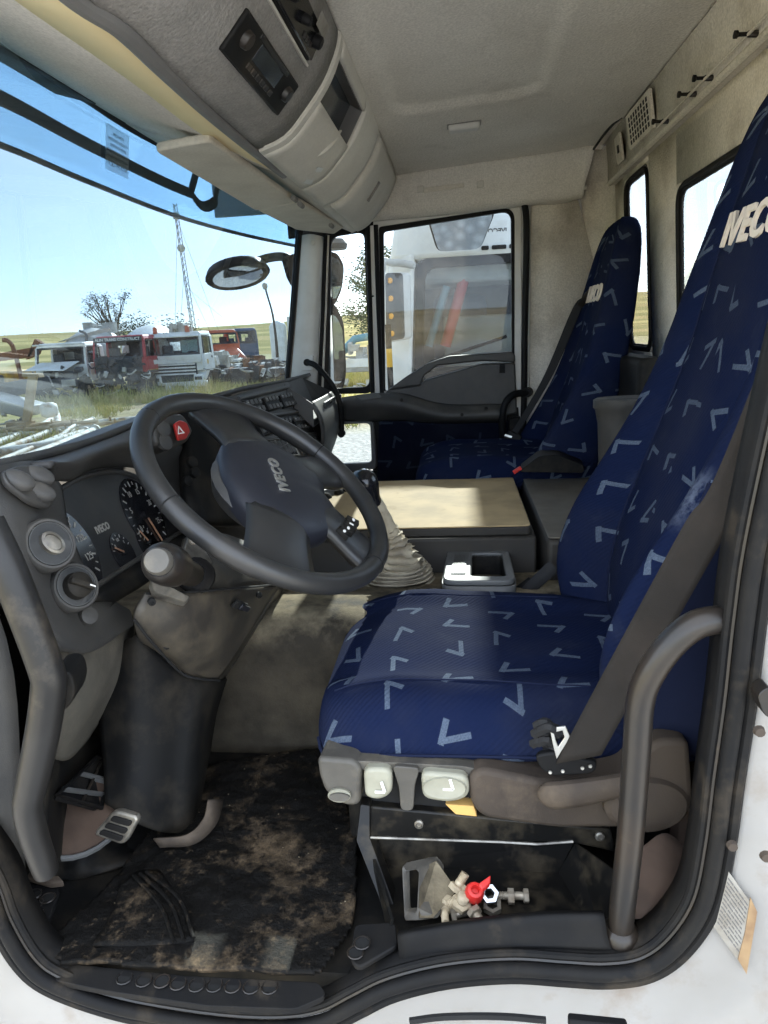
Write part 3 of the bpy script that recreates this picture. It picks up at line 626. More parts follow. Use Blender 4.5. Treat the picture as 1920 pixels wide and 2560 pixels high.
# raised lip along the joint between bays
for y, mm in ((YA, 'console_light'), (YB, 'console_light')):
    bm = BM(); add_tube(bm, [console_pt(y, 0.06 + 0.9 * k / 16, 0.003) for k in range(17)], 0.0055, 8); finish('bay_joint', bm, mm, oc)
    bm = BM(); add_tube(bm, [console_pt(y - 0.008, 0.06 + 0.9 * k / 16, 0.001) for k in range(17)], 0.0028, 6); finish('bay_gap', bm, 'dark_void', oc)
bm = BM(); a = console_pt(1.625, 0.49, 0.016); c_ = console_pt(1.65, 0.66, 0.016); d = (c_ - a).normalized()
add_obox(bm, (a + c_) / 2 , d * 0.034, Vector((0, 1, 0)).cross(d).normalized() * 0.003, Vector((0, 0.0075, 0))); finish('door_catch', bm, 'console_grey', oc, bevel=0.0015)
# far end cheek of the console
bm = BM(); add_prism(bm, [(x, 1.955, z) for x, z in CPROF] + [(-0.55, 1.955, 1.235), (-0.72, 1.955, 1.29), (-0.72, 1.955, 1.34)], (0, 0.04, 0)); bmesh.ops.recalc_face_normals(bm, faces=bm.faces); finish('end_cheek', bm, 'console_light', oc)
# bottom lip: rolled edge
lipp = [(-0.38,0.014,1.145), (-0.38,0.1,1.145), (-0.369,0.175,1.145), (-0.374,0.304,1.146), (-0.379,0.494,1.147), (-0.378,0.722,1.148), (-0.374,0.972,1.15)]
bm = BM(); lc = cr(lipp, 5); add_tube(bm, lc, 0.0115, 10); finish('shelf_lip', bm, 'console_lip', oc)
bm = BM(); grid_mesh(bm, [[Vector((p_.x + 0.006, p_.y, p_.z + 0.004)) for p_ in lc], [Vector((-0.366, p_.y, 1.153)) for p_ in lc]]); finish('lip_web', bm, 'console_grey', oc, solid=0.004)
# shelf underside, its cream brightened for bounced sunlight, and the lining forward of it to the header
cb = [(-0.479,0.087,1.176), (-0.479,0.156,1.176), (-0.474,0.236,1.174), (-0.468,0.316,1.172), (-0.463,0.439,1.17), (-0.45,0.704,1.162), (-0.388,0.977,1.152)]
cbc = cr(cb, 5)
bm = BM(); grid_mesh(bm, [[Vector((p_.x, p_.y, p_.z + 0.004)) for p_ in lc], [ (a + b_) / 2 + Vector((0, 0, 0.006)) for a, b_ in zip(lc, cbc)], cbc]); finish('shelf_underside', bm, 'cream_bounce_lit', oc, solid=0.004, soff=1.0)
hy = [p_.y for p_ in cbc]
rows = [cbc, [Vector((p_.x * 0.45 - 0.735 * 0.55, p_.y, 1.228)) for p_ in cbc], [Vector((-0.715 + 0.02 * (p_.y - 0.6) ** 2, p_.y + 0.02, 1.272)) for p_ in cbc]]
bm = BM(); grid_mesh(bm, rows); finish('header_lining', bm, 'headliner', oc, solid=0.006, soff=1.0)
# underside beyond the shelf, passenger half
bm = BM(); ylist = [0.96 + (1.955 - 0.96) * i / 8 for i in range(9)]
grid_mesh(bm, [[Vector((-0.368, y, 1.150)) for y in ylist], [Vector((-0.45, y, 1.185)) for y in ylist], [Vector((-0.60, y, 1.24)) for y in ylist], [Vector((-0.715 + 0.10 * max(0, y - 1.3) ** 2, y, 1.272)) for y in ylist]]); finish('underside', bm, 'console_light', oc, solid=0.006, soff=1.0)
bm = BM(); grid_mesh(bm, [[Vector((-0.70, y, 1.275)) for y in (-0.02, 0.4, 0.8)], [Vector((-0.78, y, 1.30)) for y in (-0.02, 0.4, 0.8)]]); finish('header_edge', bm, 'rubber_clean', oc, solid=0.01)
# finger scallop and reading lamp lens in the middle bay
bm = BM(); pts = [console_pt(0.93, 0.97, 0.008), console_pt(1.03, 0.76, 0.008), console_pt(1.20, 0.78, 0.008), console_pt(1.08, 0.985, 0.008)]
add_prism(bm, rounded(pts, 0.012, 3), (-0.01, 0, 0.01)); bmesh.ops.recalc_face_normals(bm, faces=bm.faces); ln = finish('reading_lamp', bm, 'light_lens', oc, bevel=0.002)
bm = BM(); q = [console_pt(1.01, 0.80, 0.0095), console_pt(1.05, 0.775, 0.0095), console_pt(1.10, 0.92, 0.0095), console_pt(1.06, 0.95, 0.0095)]; add_prism(bm, q, (0.0015, 0, -0.0015)); bmesh.ops.recalc_face_normals(bm, faces=bm.faces); finish('lamp_reflector', bm, 'silver', ln)
bm = BM(); add_tube(bm, [console_pt(0.95 + 0.06 * k / 10, 0.80 - 0.26 * (k / 10), 0.004) for k in range(11)], [0.002 + 0.009 * math.sin(math.pi * k / 10) for k in range(11)], 8); finish('scallop', bm, 'console_light', oc)

# car radio and two-way radio set in the near bay
def set_frame(y, s): 
    a = console_pt(y, s - 0.05); b_ = console_pt(y, s + 0.05); dn = (b_ - a).normalized(); nr = Vector((-dn.z, 0, dn.x)); nr = nr if nr.x > 0 else -nr
    return console_pt(y, s), dn, nr
rd = thing('car_radio', 'black car radio with small buttons in the lower overhead slot', 'radio')
c0, dn, nr = set_frame(0.475, 0.685)
Yv = Vector((0, 1, 0))
obox('body', c0 - nr * 0.026, Yv * 0.150, dn * 0.032, nr * 0.032, 'black_gloss', rd, 0.004)
obox('fascia', c0 + nr * 0.008, Yv * 0.150, dn * 0.030, nr * 0.004, 'dash_black', rd, 0.003)
obox('display', c0 + nr * 0.0115 - dn * 0.006, Yv * 0.062, dn * 0.013, nr * 0.0012, 'led_screen', rd, 0.0008)
obox('cassette_slot', c0 + nr * 0.0115 - dn * 0.0235, Yv * 0.080, dn * 0.0035, nr * 0.001, 'black_gloss', rd, 0.0005)
for k in range(6): obox('button', c0 + nr * 0.0125 + dn * 0.016 + Yv * (-0.058 + 0.023 * k), Yv * 0.0085, dn * 0.0042, nr * 0.0018, 'tube_paint', rd, 0.001)
for yy in (-0.115, 0.115): lathe('knob', c0 + nr * 0.010 + Yv * yy - dn * 0.004, nr, [(0.013, 0), (0.012, 0.009), (0.010, 0.011)], 'tube_paint', rd, 14)
obox('bracket', c0 - Yv * 0.158 - nr * 0.004, Yv * 0.003, dn * 0.030, nr * 0.008, 'console_light', rd, 0.001)
obox('trim_bar', c0 + dn * 0.036 + nr * 0.001 + Yv * 0.09, Yv * 0.06, dn * 0.002, nr * 0.002, 'visor_plastic', rd, 0.001)
cbm = thing('two_way_radio', 'black two-way radio set with knobs in the upper overhead slot', 'radio')
c0, dn, nr = set_frame(0.49, 0.44)
obox('body', c0 - nr * 0.030, Yv * 0.115, dn * 0.026, nr * 0.040, 'dash_black', cbm, 0.004)
obox('fascia', c0 + nr * 0.011, Yv * 0.112, dn * 0.0235, nr * 0.003, 'black_gloss', cbm, 0.002)
for yy, rr_ in ((-0.085, 0.010), (0.0, 0.008), (0.085, 0.011)): lathe('knob', c0 + nr * 0.013 + Yv * yy, nr, [(rr_, 0), (rr_ * 0.92, 0.012), (rr_ * 0.7, 0.014)], 'rubber_clean', cbm, 14)
for k in range(4): obox('button', c0 + nr * 0.0145 + dn * 0.012 + Yv * (0.03 + 0.014 * k), Yv * 0.005, dn * 0.004, nr * 0.0015, 'tube_paint', cbm, 0.0008)
obox('shelf_edge', c0 + dn * 0.030 + nr * 0.004 , Yv * 0.125, dn * 0.002, nr * 0.004, 'console_light', cbm, 0.001)
obox('slip', c0 + Yv * 0.075 + nr * 0.020 - dn * 0.022, Yv * 0.030, dn * 0.010, nr * 0.0006, 'paper', cbm, 0)

# sun visors
def visor(name, label, pts, z_off=0.0):
    t = thing(name, label, 'sun visor', 'padded interior sun visors'); bm = BM(); add_prism(bm, rounded(pts, 0.02, 4), (0.0, 0, 0.016)); bmesh.ops.recalc_face_normals(bm, faces=bm.faces); finish('panel', bm, 'visor_plastic', t, bevel=0.006, bseg=3)
    return t
sv = visor('sun_visor', 'beige padded sun visor folded up along the middle of the windscreen', [(-0.559,0.71,1.15), (-0.437,0.674,1.15), (-0.425,1.327,1.15), (-0.562,1.415,1.15)])
sv2 = visor('sun_visor', 'beige padded sun visor at the passenger end of the windscreen', [(-0.559,1.422,1.152), (-0.424,1.34,1.152), (-0.38,1.87,1.152), (-0.438,2.014,1.152), (-0.541,1.847,1.152)])
for t, q in ((sv, (-0.414,1.257,1.146)), (sv2, (-0.417,1.35,1.146)), (sv2, (-0.405,1.765,1.146))):
    lathe('hinge', Vector(q) - Vector((0, 0.018, 0)), (0, 1, 0), [(0.007, 0), (0.007, 0.036)], 'console_grey', t, 10)

# ================================================================== SEATS
def loft(name, rings, m, parent, cap=True, auto=55, lumps=0.0):
    """closed rings -> skin, with UV in metres"""
    bm = BM(); k = len(rings[0]); uv = []; vacc = 0.0
    for i, r in enumerate(rings):
        if i: 
            c0 = sum((Vector(p) for p in rings[i - 1]), Vector()) / k; c1 = sum((Vector(p) for p in r), Vector()) / k; vacc += (c1 - c0).length
        u = 0.0; row = [(0.0, vacc)]
        for j in range(k): u += (Vector(r[(j + 1) % k]) - Vector(r[j])).length; row.append((u, vacc))
        half = u / 2; row = [(a - half, b_) for a, b_ in row]; uv.append(row)
    if lumps:
        rings = [[Vector(p_) + Vector((0.6, 0.2, 1.0)) * (lumps * mnoise.noise(Vector(p_) * 7.0) + 0.5 * lumps * mnoise.noise(Vector(p_) * 19.0)) for p_ in r] for r in rings]
    V = grid_mesh(bm, rings, True, uv)
    if cap:
        lay = bm.loops.layers.uv.verify()
        for vv, vb in ((V[0], 0.0), (V[-1], vacc)):
            f = bm.faces.new(vv)
            for lp in f.loops: lp[lay].uv = (lp.vert.co.y, vb + lp.vert.co.z)
    bmesh.ops.recalc_face_normals(bm, faces=bm.faces)
    return finish(name, bm, m, parent, auto=auto)
def interp(tab, x):
    for a, b_ in zip(tab, tab[1:]):
        if a[0] <= x <= b_[0]:
            t = (x - a[0]) / (b_[0] - a[0]); t2 = t
            return [p_ + (q - p_) * t2 for p_, q in zip(a[1:], b_[1:])]
    return list(tab[-1][1:]) if x > tab[-1][0] else list(tab[0][1:])
CUSH = [(-0.232, 0.170, 0.28, -0.052), (-0.228, 0.205, 0.58, -0.046), (-0.216, 0.230, 0.84, -0.040), (-0.195, 0.245, 0.97, -0.037), (-0.15, 0.254, 1.0, -0.036), (-0.05, 0.258, 1.0, -0.036), (0.08, 0.256, 1.0, -0.040), (0.18, 0.245, 0.96, -0.046), (0.27, 0.225, 0.9, -0.052)]
CHALF = [(0, -0.088), (0.5, -0.088), (0.82, -0.087), (0.955, -0.080), (0.995, -0.066), (0.985, -0.048), (0.95, -0.028), (0.89, -0.008), (0.80, 0.006), (0.66, 0.010), (0.50, 0.002), (0.25, 0.003), (0, 0.004)]
BACK = [(0.19, 0.262, 0.225, 0.040, 0.10), (0.25, 0.262, 0.246, 0.066, 0.12), (0.35, 0.266, 0.258, 0.082, 0.13), (0.45, 0.288, 0.262, 0.074, 0.13), (0.55, 0.322, 0.259, 0.050, 0.125), (0.65, 0.357, 0.252, 0.030, 0.115), (0.75, 0.388, 0.240, 0.020, 0.105), (0.85, 0.410, 0.224, 0.012, 0.10), (0.92, 0.426, 0.206, 0.008, 0.095), (1.00, 0.443, 0.178, 0.005, 0.088), (1.06, 0.456, 0.154, 0.002, 0.080), (1.10, 0.467, 0.132, 0.0, 0.068), (1.125, 0.478, 0.105, 0.0, 0.050), (1.138, 0.490, 0.065, 0.0, 0.026)]
BHALF = [(0, 0.0, 0, 0), (0, 0.3, 0, 0), (0.004, 0.56, 0, 0), (0.007, 0.63, 0, 0), (0.002, 0.70, -0.45, 0), (0, 0.80, -0.88, 0), (0, 0.90, -1.0, 0), (0, 0.975, -0.70, 0.02), (0, 1.0, -0.1, 0.22), (0, 0.985, 0, 0.62), (0, 0.90, 0, 0.93), (0, 0.55, 0, 1.0), (0, 0, 0, 1.0)]
def half_ring(h): 
    return h + [None]
def cushion_top(x, y):
    hw, zs, zm = interp(CUSH, x); h = cr([(0, a, b_) for a, b_ in CHALF], 3); f = abs(y) / hw; best = min((q for q in h[len(h) // 3:]), key=lambda q: abs(q.y - f)); return 0.277 + zm + (best.z - zm) * zs + 0.010 * (1 - min(1, abs(x + 0.1) / 0.25)) - 0.020 * max(0.0, min(1.0, (-0.06 - x) / 0.16)) ** 2
def build_seat(name, label, yc, cdx=0.0, cdz=0.0, bdz=0.0, cat='seat'):
    t = thing(name, label, cat, loc=(0.1, yc, 0.1))
    rings = []
    xs = [-0.232, -0.230, -0.224, -0.214, -0.20, -0.18, -0.15, -0.11, -0.06, 0.0, 0.06, 0.12, 0.18, 0.23, 0.27]
    ch = cr([(0, a, b_) for a, b_ in CHALF], 3)
    for x in xs:
        hw, zs, zm = interp(CUSH, x); ring = []
        for q in ch: ring.append((x + cdx, yc + q.y * hw, 0.277 + cdz + zm + (q.z - zm) * zs + 0.010 * (1 - min(1, abs(x + 0.1) / 0.25)) - 0.020 * max(0.0, min(1.0, (-0.06 - x) / 0.16)) ** 2))
        for q in ch[-2:0:-1]: ring.append((x + cdx, yc - q.y * hw, ring[ch.index(q)][2]))
        rings.append([Vector(r_) for r_ in ring])
    loft('cushion', rings, 'seat_fabric', t, lumps=0.0042)
    bh = [cr([(a, b_, 0) for a, b_, c_, d_ in BHALF], 3), cr([(c_, d_, 0) for a, b_, c_, d_ in BHALF], 3)]
    rings = []
    zs_ = [0.19 + 0.03 * i for i in range(27)] + [1.0, 1.03, 1.06, 1.085, 1.105, 1.12, 1.13, 1.138]
    zs_ = sorted(set(round(z, 4) for z in zs_ if z < 0.99 or z in (1.0, 1.03, 1.06, 1.085, 1.105, 1.12, 1.13, 1.138)))
    bsm = [cr([(r_[0], r_[1], r_[2]) for r_ in BACK], 5), cr([(r_[0], r_[3], r_[4]) for r_ in BACK], 5)]
    tab = [(a.x, a.y, a.z, b_.y, b_.z) for a, b_ in zip(*bsm)]
    for z in zs_:
        xf, hw, bo, th = interp(tab, z); ring = []
        pts = [(xf + a.x + c_.x * bo + c_.y * th, a.y * hw) for a, c_ in zip(*bh)]
        for x, y in pts: ring.append(Vector((x, yc + y, z + bdz)))
        for x, y in pts[-2:0:-1]: ring.append(Vector((x, yc - y, z + bdz)))
        rings.append(ring)
    bk = loft('backrest', rings, 'seat_fabric', t, lumps=0.0036)
    # stitched seams
    for s in (-1, 1):
        path = [Vector((interp(tab, z)[0] + 0.0062, yc + s * 0.63 * interp(tab, z)[1], z + bdz)) for z in [0.27 + 0.05 * i for i in range(16)]]
        bm = BM(); add_tube(bm, cr(path, 3), 0.0016, 5); finish('seam', bm, 'navy_dark', bk)
    # headrest lettering
    zc = 0.925; xf = interp(tab, zc)[0]; sl = Vector((interp(tab, 0.96)[0] - interp(tab, 0.89)[0], 0, 0.07)).normalized()
    text('brand_lettering', 'IVECO', (xf - 0.0022, yc, zc + bdz), (0, -1, 0), sl, 0.070, 'cream_print', bk, 0.0022, 0.0018, 0.14, 1.14)
    return t, tab
ds, tabD = build_seat('driver_seat', 'large blue patterned driver seat in the foreground behind the steering wheel', 0.445)
ps, tabP = build_seat('passenger_seat', 'blue patterned passenger seat at the far side beside the passenger door', 1.675, 0.085, 0.118, -0.045)
# seams and zip on the driver cushion
for y in (0.265, 0.615):
    bm = BM(); add_tube(bm, [(x, y, cushion_top(x, y - 0.445) + 0.0002 + 0.0042 * mnoise.noise(Vector((x, y, 0.28)) * 7.0)) for x in [-0.20 + 0.02 * k for k in range(20)]], 0.0016, 5); finish('cushion_seam', bm, 'navy_dark', ds)
bm = BM(); add_tube(bm, cr([(-0.224, 0.235, 0.214), (-0.205, 0.204, 0.205), (-0.12, 0.191, 0.214), (0.0, 0.188, 0.216), (0.10, 0.190, 0.214)], 4), 0.0026, 6); finish('zip', bm, 'navy_dark', ds)
# base shroud with its switches (seen from the door)
def pp(pts, y): return pts
prism('front_pod', rounded([(-0.212,0.165,0.226), (-0.16,0.165,0.222), (-0.149,0.165,0.208), (-0.156,0.165,0.148), (-0.179,0.165,0.148), (-0.204,0.165,0.17), (-0.211,0.165,0.197)], 0.010, 4), (0.01, 0.10, 0.0), 'seat_plastic', ds, 0.006, 3)
bm = BM(); add_lathe(bm, (-0.183,0.163,0.168), (0, -1, 0.1), [(0.0165, -0.004), (0.0165, 0.003), (0.014, 0.005)], 18, 1.0, 0.62); bmesh.ops.recalc_face_normals(bm, faces=bm.faces); finish('pod_switch', bm, 'switch_cream', ds)
bm = BM(); add_lathe(bm, (-0.182,0.157,0.169), (0, -1, 0.1), [(0.0145, -0.004), (0.0145, 0.002)], 18, 1.0, 0.42); bmesh.ops.recalc_face_normals(bm, faces=bm.faces); finish('pod_button', bm, 'seat_plastic', ds)
prism('shroud_bar', rounded([(-0.161,0.172,0.217), (-0.008,0.172,0.211), (0.017,0.172,0.205), (0.001,0.172,0.191), (-0.069,0.172,0.2), (-0.151,0.172,0.202)], 0.006, 3), (0.0, 0.09, 0.0), 'seat_plastic', ds, 0.005, 3)
prism('shroud_post', rounded([(-0.106,0.164,0.215), (-0.067,0.164,0.212), (-0.076,0.164,0.182), (-0.079,0.164,0.143), (-0.097,0.164,0.143), (-0.098,0.164,0.182)], 0.008, 3), (0.0, 0.09, 0.0), 'seat_plastic', ds, 0.005, 3)
prism('shroud_void', [(-0.159,0.19,0.196), (0.005,0.19,0.189), (0,0.19,0.131), (-0.158,0.19,0.129)], (0, 0.06, 0), 'dark_void', ds, 0)
def cream_switch(pts, yy, ctr, nm='lift_switch'):
    s = prism(nm, rounded(pts, 0.013, 4), (0, 0.03, 0), 'switch_cream', ds, 0.005, 3)
    c = Vector(ctr)
    obox('seat_symbol', c + Vector((0.004, -0.0012, -0.003)), (0.007, 0, 0), (0, 0.0006, 0), (0, 0, 0.0018), 'white_print', s, 0)
    obox('seat_symbol', c + Vector((0.009, -0.0012, 0.005)), (0.0018, 0, 0.0006), (0, 0.0006, 0), (-0.002, 0, 0.008), 'white_print', s, 0)
    return s
s = cream_switch([(-0.146,0.158,0.214), (-0.106,0.158,0.214), (-0.107,0.158,0.175), (-0.124,0.158,0.163), (-0.146,0.158,0.167)], 0.158, (-0.128,0.157,0.182))
s = cream_switch([(-0.066,0.158,0.21), (-0.001,0.158,0.205), (0.001,0.158,0.172), (-0.025,0.158,0.161), (-0.065,0.158,0.167)], 0.158, (-0.033,0.157,0.188))
bm = BM(); add_lathe(bm, (-0.034,0.156,0.187), (0, -1, 0.05), [(0.031, -0.002), (0.029, 0.0015), (0.024, 0.0005), (0.0, 0.0)], 20, 1.0, 0.55, cap=False); finish('switch_dish', bm, 'switch_cream', s)
prism('side_shroud', rounded([(-0.001,0.16,0.201), (0.017,0.16,0.215), (0.104,0.16,0.196), (0.205,0.16,0.208), (0.247,0.16,0.262), (0.288,0.16,0.262), (0.299,0.16,0.164), (0.229,0.16,0.126), (0.117,0.16,0.122), (0.017,0.16,0.137), (0.002,0.16,0.157)], 0.014, 4), (0.0, 0.12, 0.0), 'seat_plastic_brown', ds, 0.008, 3)
bm = BM(); add_tube(bm, cr([(0.096,0.15,0.184), (0.12,0.14,0.191), (0.168,0.14,0.2), (0.21,0.145,0.207)], 5), [0.010, 0.0150, 0.0182, 0.0198, 0.0206, 0.0205, 0.0203, 0.020, 0.0195, 0.019, 0.0185, 0.018, 0.0175, 0.017, 0.0165, 0.016], 12, flat=((0, 1, 0), 0.6)); finish('recline_lever', bm, 'seat_plastic_brown', ds)
bm = BM(); add_lathe(bm, (0.236,0.158,0.168), (0.1, -1, 0.15), [(0.046, -0.03), (0.046, 0.004), (0.040, 0.012), (0.02, 0.015), (0.001, 0.0155)], 24, 1.25, 0.85); bmesh.ops.recalc_face_normals(bm, faces=bm.faces); finish('recline_cap', bm, 'seat_plastic_brown', ds)
prism('foam_edge', [(-0.034,0.172,0.149), (0.006,0.172,0.147), (0.01,0.172,0.13), (-0.02,0.172,0.133)], (0, 0.02, 0), 'foam_yellow', ds, 0.001)
# lower back of the seat behind the belt, dark cloth cover
patch('back_cover', [[(0.30, 0.186, 0.60), (0.36, 0.19, 0.60), (0.42, 0.22, 0.60)], [(0.245, 0.184, 0.42), (0.32, 0.18, 0.42), (0.40, 0.21, 0.42)], [(0.24, 0.19, 0.28), (0.33, 0.175, 0.28), (0.41, 0.21, 0.28)], [(0.25, 0.20, 0.22), (0.33, 0.19, 0.22), (0.40, 0.22, 0.22)]], 'navy_dark', ds, 5, 4, 0.004)
# suspension base body behind the shroud
box('base_body', (-0.19, 0.25, 0.02), (0.30, 0.50, 0.20), 'dash_black', ds, 0.01)
# buckle socket on the far side and lap buckle clip near the anchor
sb = thing('buckle_stalk', 'black seat belt buckle stalks between driver seat and cup tray', 'buckle')
tube('stalk', [(0.114,0.735,0.24), (0.143,0.735,0.266), (0.186,0.74,0.305)], [0.009, 0.014, 0.016], 'webbing_black', sb, 8, 0, flat=((0.5, 0.6, 0.2), 0.5))
tube('strap', [(0.11,0.75,0.247), (0.136,0.75,0.268), (0.157,0.73,0.247)], [0.010, 0.012, 0.010], 'rubber_clean', sb, 8)
# driver belt
belt = thing('driver_belt', 'wide dark brown seat belt running down beside the driver seat', 'seat belt')
def strip(name, c, w, m, parent, th=0.0016):
    bm = BM(); rows = []
    for p_, q in zip(c, w): rows.append([Vector(p_) - Vector(q), Vector(p_) - Vector(q) * 0.33, Vector(p_) + Vector(q) * 0.33, Vector(p_) + Vector(q)])
    rows = patch_rows(rows, 2, 8); grid_mesh(bm, rows); return finish(name, bm, m, parent, auto=60, solid=th, soff=0)
bc = [(0.14,0.125,0.255), (0.18,0.118,0.352), (0.235,0.108,0.483), (0.279,0.098,0.588), (0.314,0.092,0.663), (0.42, 0.085, 1.02)]
wv = Vector((0.0275, -0.010, 0.0135))
strip('webbing', bc, [wv * 0.98, wv, wv, wv, wv, wv], 'webbing', belt)
prism('anchor_plate', rounded([(0.086,0.135,0.253), (0.113,0.135,0.259), (0.167,0.135,0.244), (0.163,0.135,0.227), (0.107,0.135,0.222), (0.092,0.135,0.234)], 0.008, 3), (0.002, 0.012, 0.0), 'rubber_clean', belt, 0.003)
for q in ((0.106,0.133,0.23), (0.122,0.133,0.232), (0.147,0.133,0.237), (0.157,0.133,0.24)): lathe('rivet', q, (0, -1, 0.1), [(0.0028, 0), (0.002, 0.0015)], 'silver', belt, 8)
bm = BM(); random.seed(3)
for k in range(9):
    a = Vector((0.103,0.15,0.266)) + Vector((random.uniform(-0.018, 0.012), random.uniform(-0.008, 0.01), random.uniform(-0.022, 0.026))); add_tube(bm, cr([a, a + Vector((0.012, -0.008, 0.010)), a + Vector((0.022, 0.0, -0.006))], 4), 0.0065, 6)
finish('buckle_boot', bm, 'webbing_black', belt)
oq = [(0.105,0.132,0.295), (0.125,0.132,0.298), (0.131,0.132,0.283), (0.114,0.132,0.25), (0.109,0.132,0.271)]
iq = [(0.11,0.132,0.289), (0.121,0.132,0.292), (0.124,0.132,0.282), (0.116,0.132,0.268), (0.113,0.132,0.276)]
ring_frame('tongue', [Vector(q) for q in oq], [Vector(q) for q in iq], (0, 0.003, 0), 'silver', belt, 0.0008)
# passenger belt
pb = thing('passenger_belt', 'black seat belt over the passenger seat backrest', 'seat belt')
c_ = [(0.416,1.8,0.88), (0.394,1.815,0.838), (0.315,1.84,0.642), (0.237,1.85,0.501), (0.181,1.855,0.412)]
w_ = Vector((0.020, -0.006, 0.012)); strip('webbing', c_, [w_] * 5, 'webbing_black', pb)
obox('guide', (0.418,1.79,0.872), (0.016, -0.01, 0.022), (0.002, 0.005, 0), (-0.010, -0.004, 0.006), 'tube_paint', pb, 0.003)
obox('latch', (0.185,1.845,0.413), (0.022, -0.006, -0.012), (0, 0.006, 0), (0.010, 0, 0.016), 'rubber_clean', pb, 0.004)
obox('latch_tongue', (0.168,1.838,0.42), (0.012, -0.003, -0.004), (0, 0.002, 0), (0.002, 0, 0.003), 'silver', pb, 0.0005)
# passenger seat armrest-side plastic and lap belt end
prism('base_cover', rounded([(0.162,1.33,0.391), (0.221,1.33,0.436), (0.273,1.33,0.437), (0.346,1.33,0.405), (0.347,1.33,0.382)], 0.012, 3), (0.01, 0.10, 0), 'dash_black', ps, 0.006)
obox('buckle_tab', (0.159,1.325,0.398), (0.011, 0, 0.007), (0, 0.005, 0), (-0.003, 0, 0.0045), 'hazard_red', ps, 0.002)
# stowage tub behind the seats
tb = thing('stowage_tub', 'dark grey oval stowage tub behind the passenger seat', 'tub')
c0 = Vector((0.419,1.12,0.611))
lathe('tub_body', c0 + Vector((0, 0, -0.26)), (0, 0, 1), [(0.060, 0), (0.068, 0.20), (0.074, 0.235), (0.078, 0.24), (0.078, 0.258), (0.072, 0.262), (0.062, 0.256), (0.056, 0.20), (0.046, 0.02)], 'dash_dark', tb, 28, 0.72, 1.15)
box('shelf_block', (0.46, 1.22, 0.30), (0.535, 1.60, 0.70), 'dash_black', None, 0.015)
bpy.context.scene.objects['shelf_block'].name = 'storage_box'; tag(bpy.data.objects['storage_box'], 'black storage box against the rear wall behind the passenger seat', 'box')

# ================================================================== STEERING WHEEL
WC = Vector((-0.3200, 0.4345, 0.5604)); WN = Vector((0.6055, -0.1915, 0.7725)).normalized()
_wx = (Vector((0, 1, 0)) - WN * Vector((0, 1, 0)).dot(WN)).normalized(); _wy = WN.cross(_wx)
TURN = R(40)      # the wheel is turned to the left
WX = _wx * math.cos(TURN) + _wy * math.sin(TURN); WY = WN.cross(WX)
def wp(deg, r, h=0.0):
    a = R(deg); return WC + WX * (math.cos(a) * r) + WY * (math.sin(a) * r) + WN * h
def wxy(x, y, h=0.0): return WC + WX * x + WY * y + WN * h
sw_ = thing('steering_wheel', 'large black four-spoke steering wheel', 'steering wheel', loc=tuple(WC))
RW = 0.2185; rr = 0.0168
bm = BM(); add_tube(bm, [wp(k * 5, RW) for k in range(72)], [rr * (1.07 if 11 <= (k % 36) <= 13 or 29 <= k % 36 <= 31 else 1.0) for k in range(72)], 14, True); finish('rim', bm, 'wheel_leather', sw_)
def spoke(side):
    # wide side arm with a narrow slot: upper limb and lower limb flow into the rim
    def q(d): return d if side > 0 else 180 - d
    for hub, rim, nm in (((44, -24), (27, -7), 'upper_spoke'), ((-32, -80), (-44, -68), 'lower_spoke')):
        rows = []
        for k in range(9):
            t = k / 8; r = 0.088 + (0.212 - 0.088) * t
            fl = 0.9 * (abs(2 * t - 1) ** 2.2)          # waist in the middle
            m0 = hub[0] * (1 - t) + rim[0] * t; m1 = hub[1] * (1 - t) + rim[1] * t; c_ = (m0 + m1) / 2; hw = (m0 - m1) / 2 * (0.80 + 0.28 * fl)
            h = -0.008 + 0.010 * math.cos(t * math.pi); row = []
            for j in range(9):
                u = -1 + 2 * j / 8; row.append(wp(q(c_ + hw * u), r, h + 0.010 * (1 - u * u) ** 0.5))
            rows.append(row)
        bm = BM(); grid_mesh(bm, rows); bmesh.ops.recalc_face_normals(bm, faces=bm.faces); finish(nm, bm, 'wheel_leather', sw_, auto=60, solid=0.018, soff=0.0)
spoke(1); spoke(-1)
# hub pad, shield shaped and domed
half = [(90, 0.086), (70, 0.088), (50, 0.098), (30, 0.113), (10, 0.124), (-10, 0.128), (-30, 0.128), (-50, 0.130), (-66, 0.131), (-78, 0.122), (-90, 0.112)]
pol = half + [(180 - d, r) for d, r in half[-2:0:-1]]
ol = cr([(math.cos(R(d)) * r, math.sin(R(d)) * r, 0) for d, r in pol], 4, True)
bm = BM(); rows = []
for sc_, h in ((1.0, -0.022), (1.02, -0.004), (1.0, 0.006), (0.94, 0.013), (0.82, 0.019), (0.6, 0.024), (0.3, 0.026), (0.02, 0.0265)): rows.append([wxy(p_.x * sc_, p_.y * sc_, h) for p_ in ol])
grid_mesh(bm, rows, True); bm.faces.new([v for v in bm.verts][-len(ol):]); bmesh.ops.recalc_face_normals(bm, faces=bm.faces); pad = finish('hub_pad', bm, 'wheel_pad', sw_, auto=70)
# lower shell of the hub
lathe('hub_shell', WC - WN * 0.06, WN, [(0.05, 0), (0.085, 0.02), (0.098, 0.045), (0.09, 0.055)], 'dash_dark', sw_, 28)
text('brand_emblem', 'IVECO', wxy(0.0, -0.004, 0.0268), WX, WY, 0.027, 'silver', pad, 0.0016, 0.0009, 0.0, 1.12)
# crease line across the pad foot
bm = BM(); add_tube(bm, [wxy(x, -0.062 - 0.10 * x * x, 0.0215 - 0.30 * x * x * 2) for x in [-0.09 + 0.18 * k / 12 for k in range(13)]], 0.0012, 5); finish('pad_crease', bm, 'wheel_leather', pad)
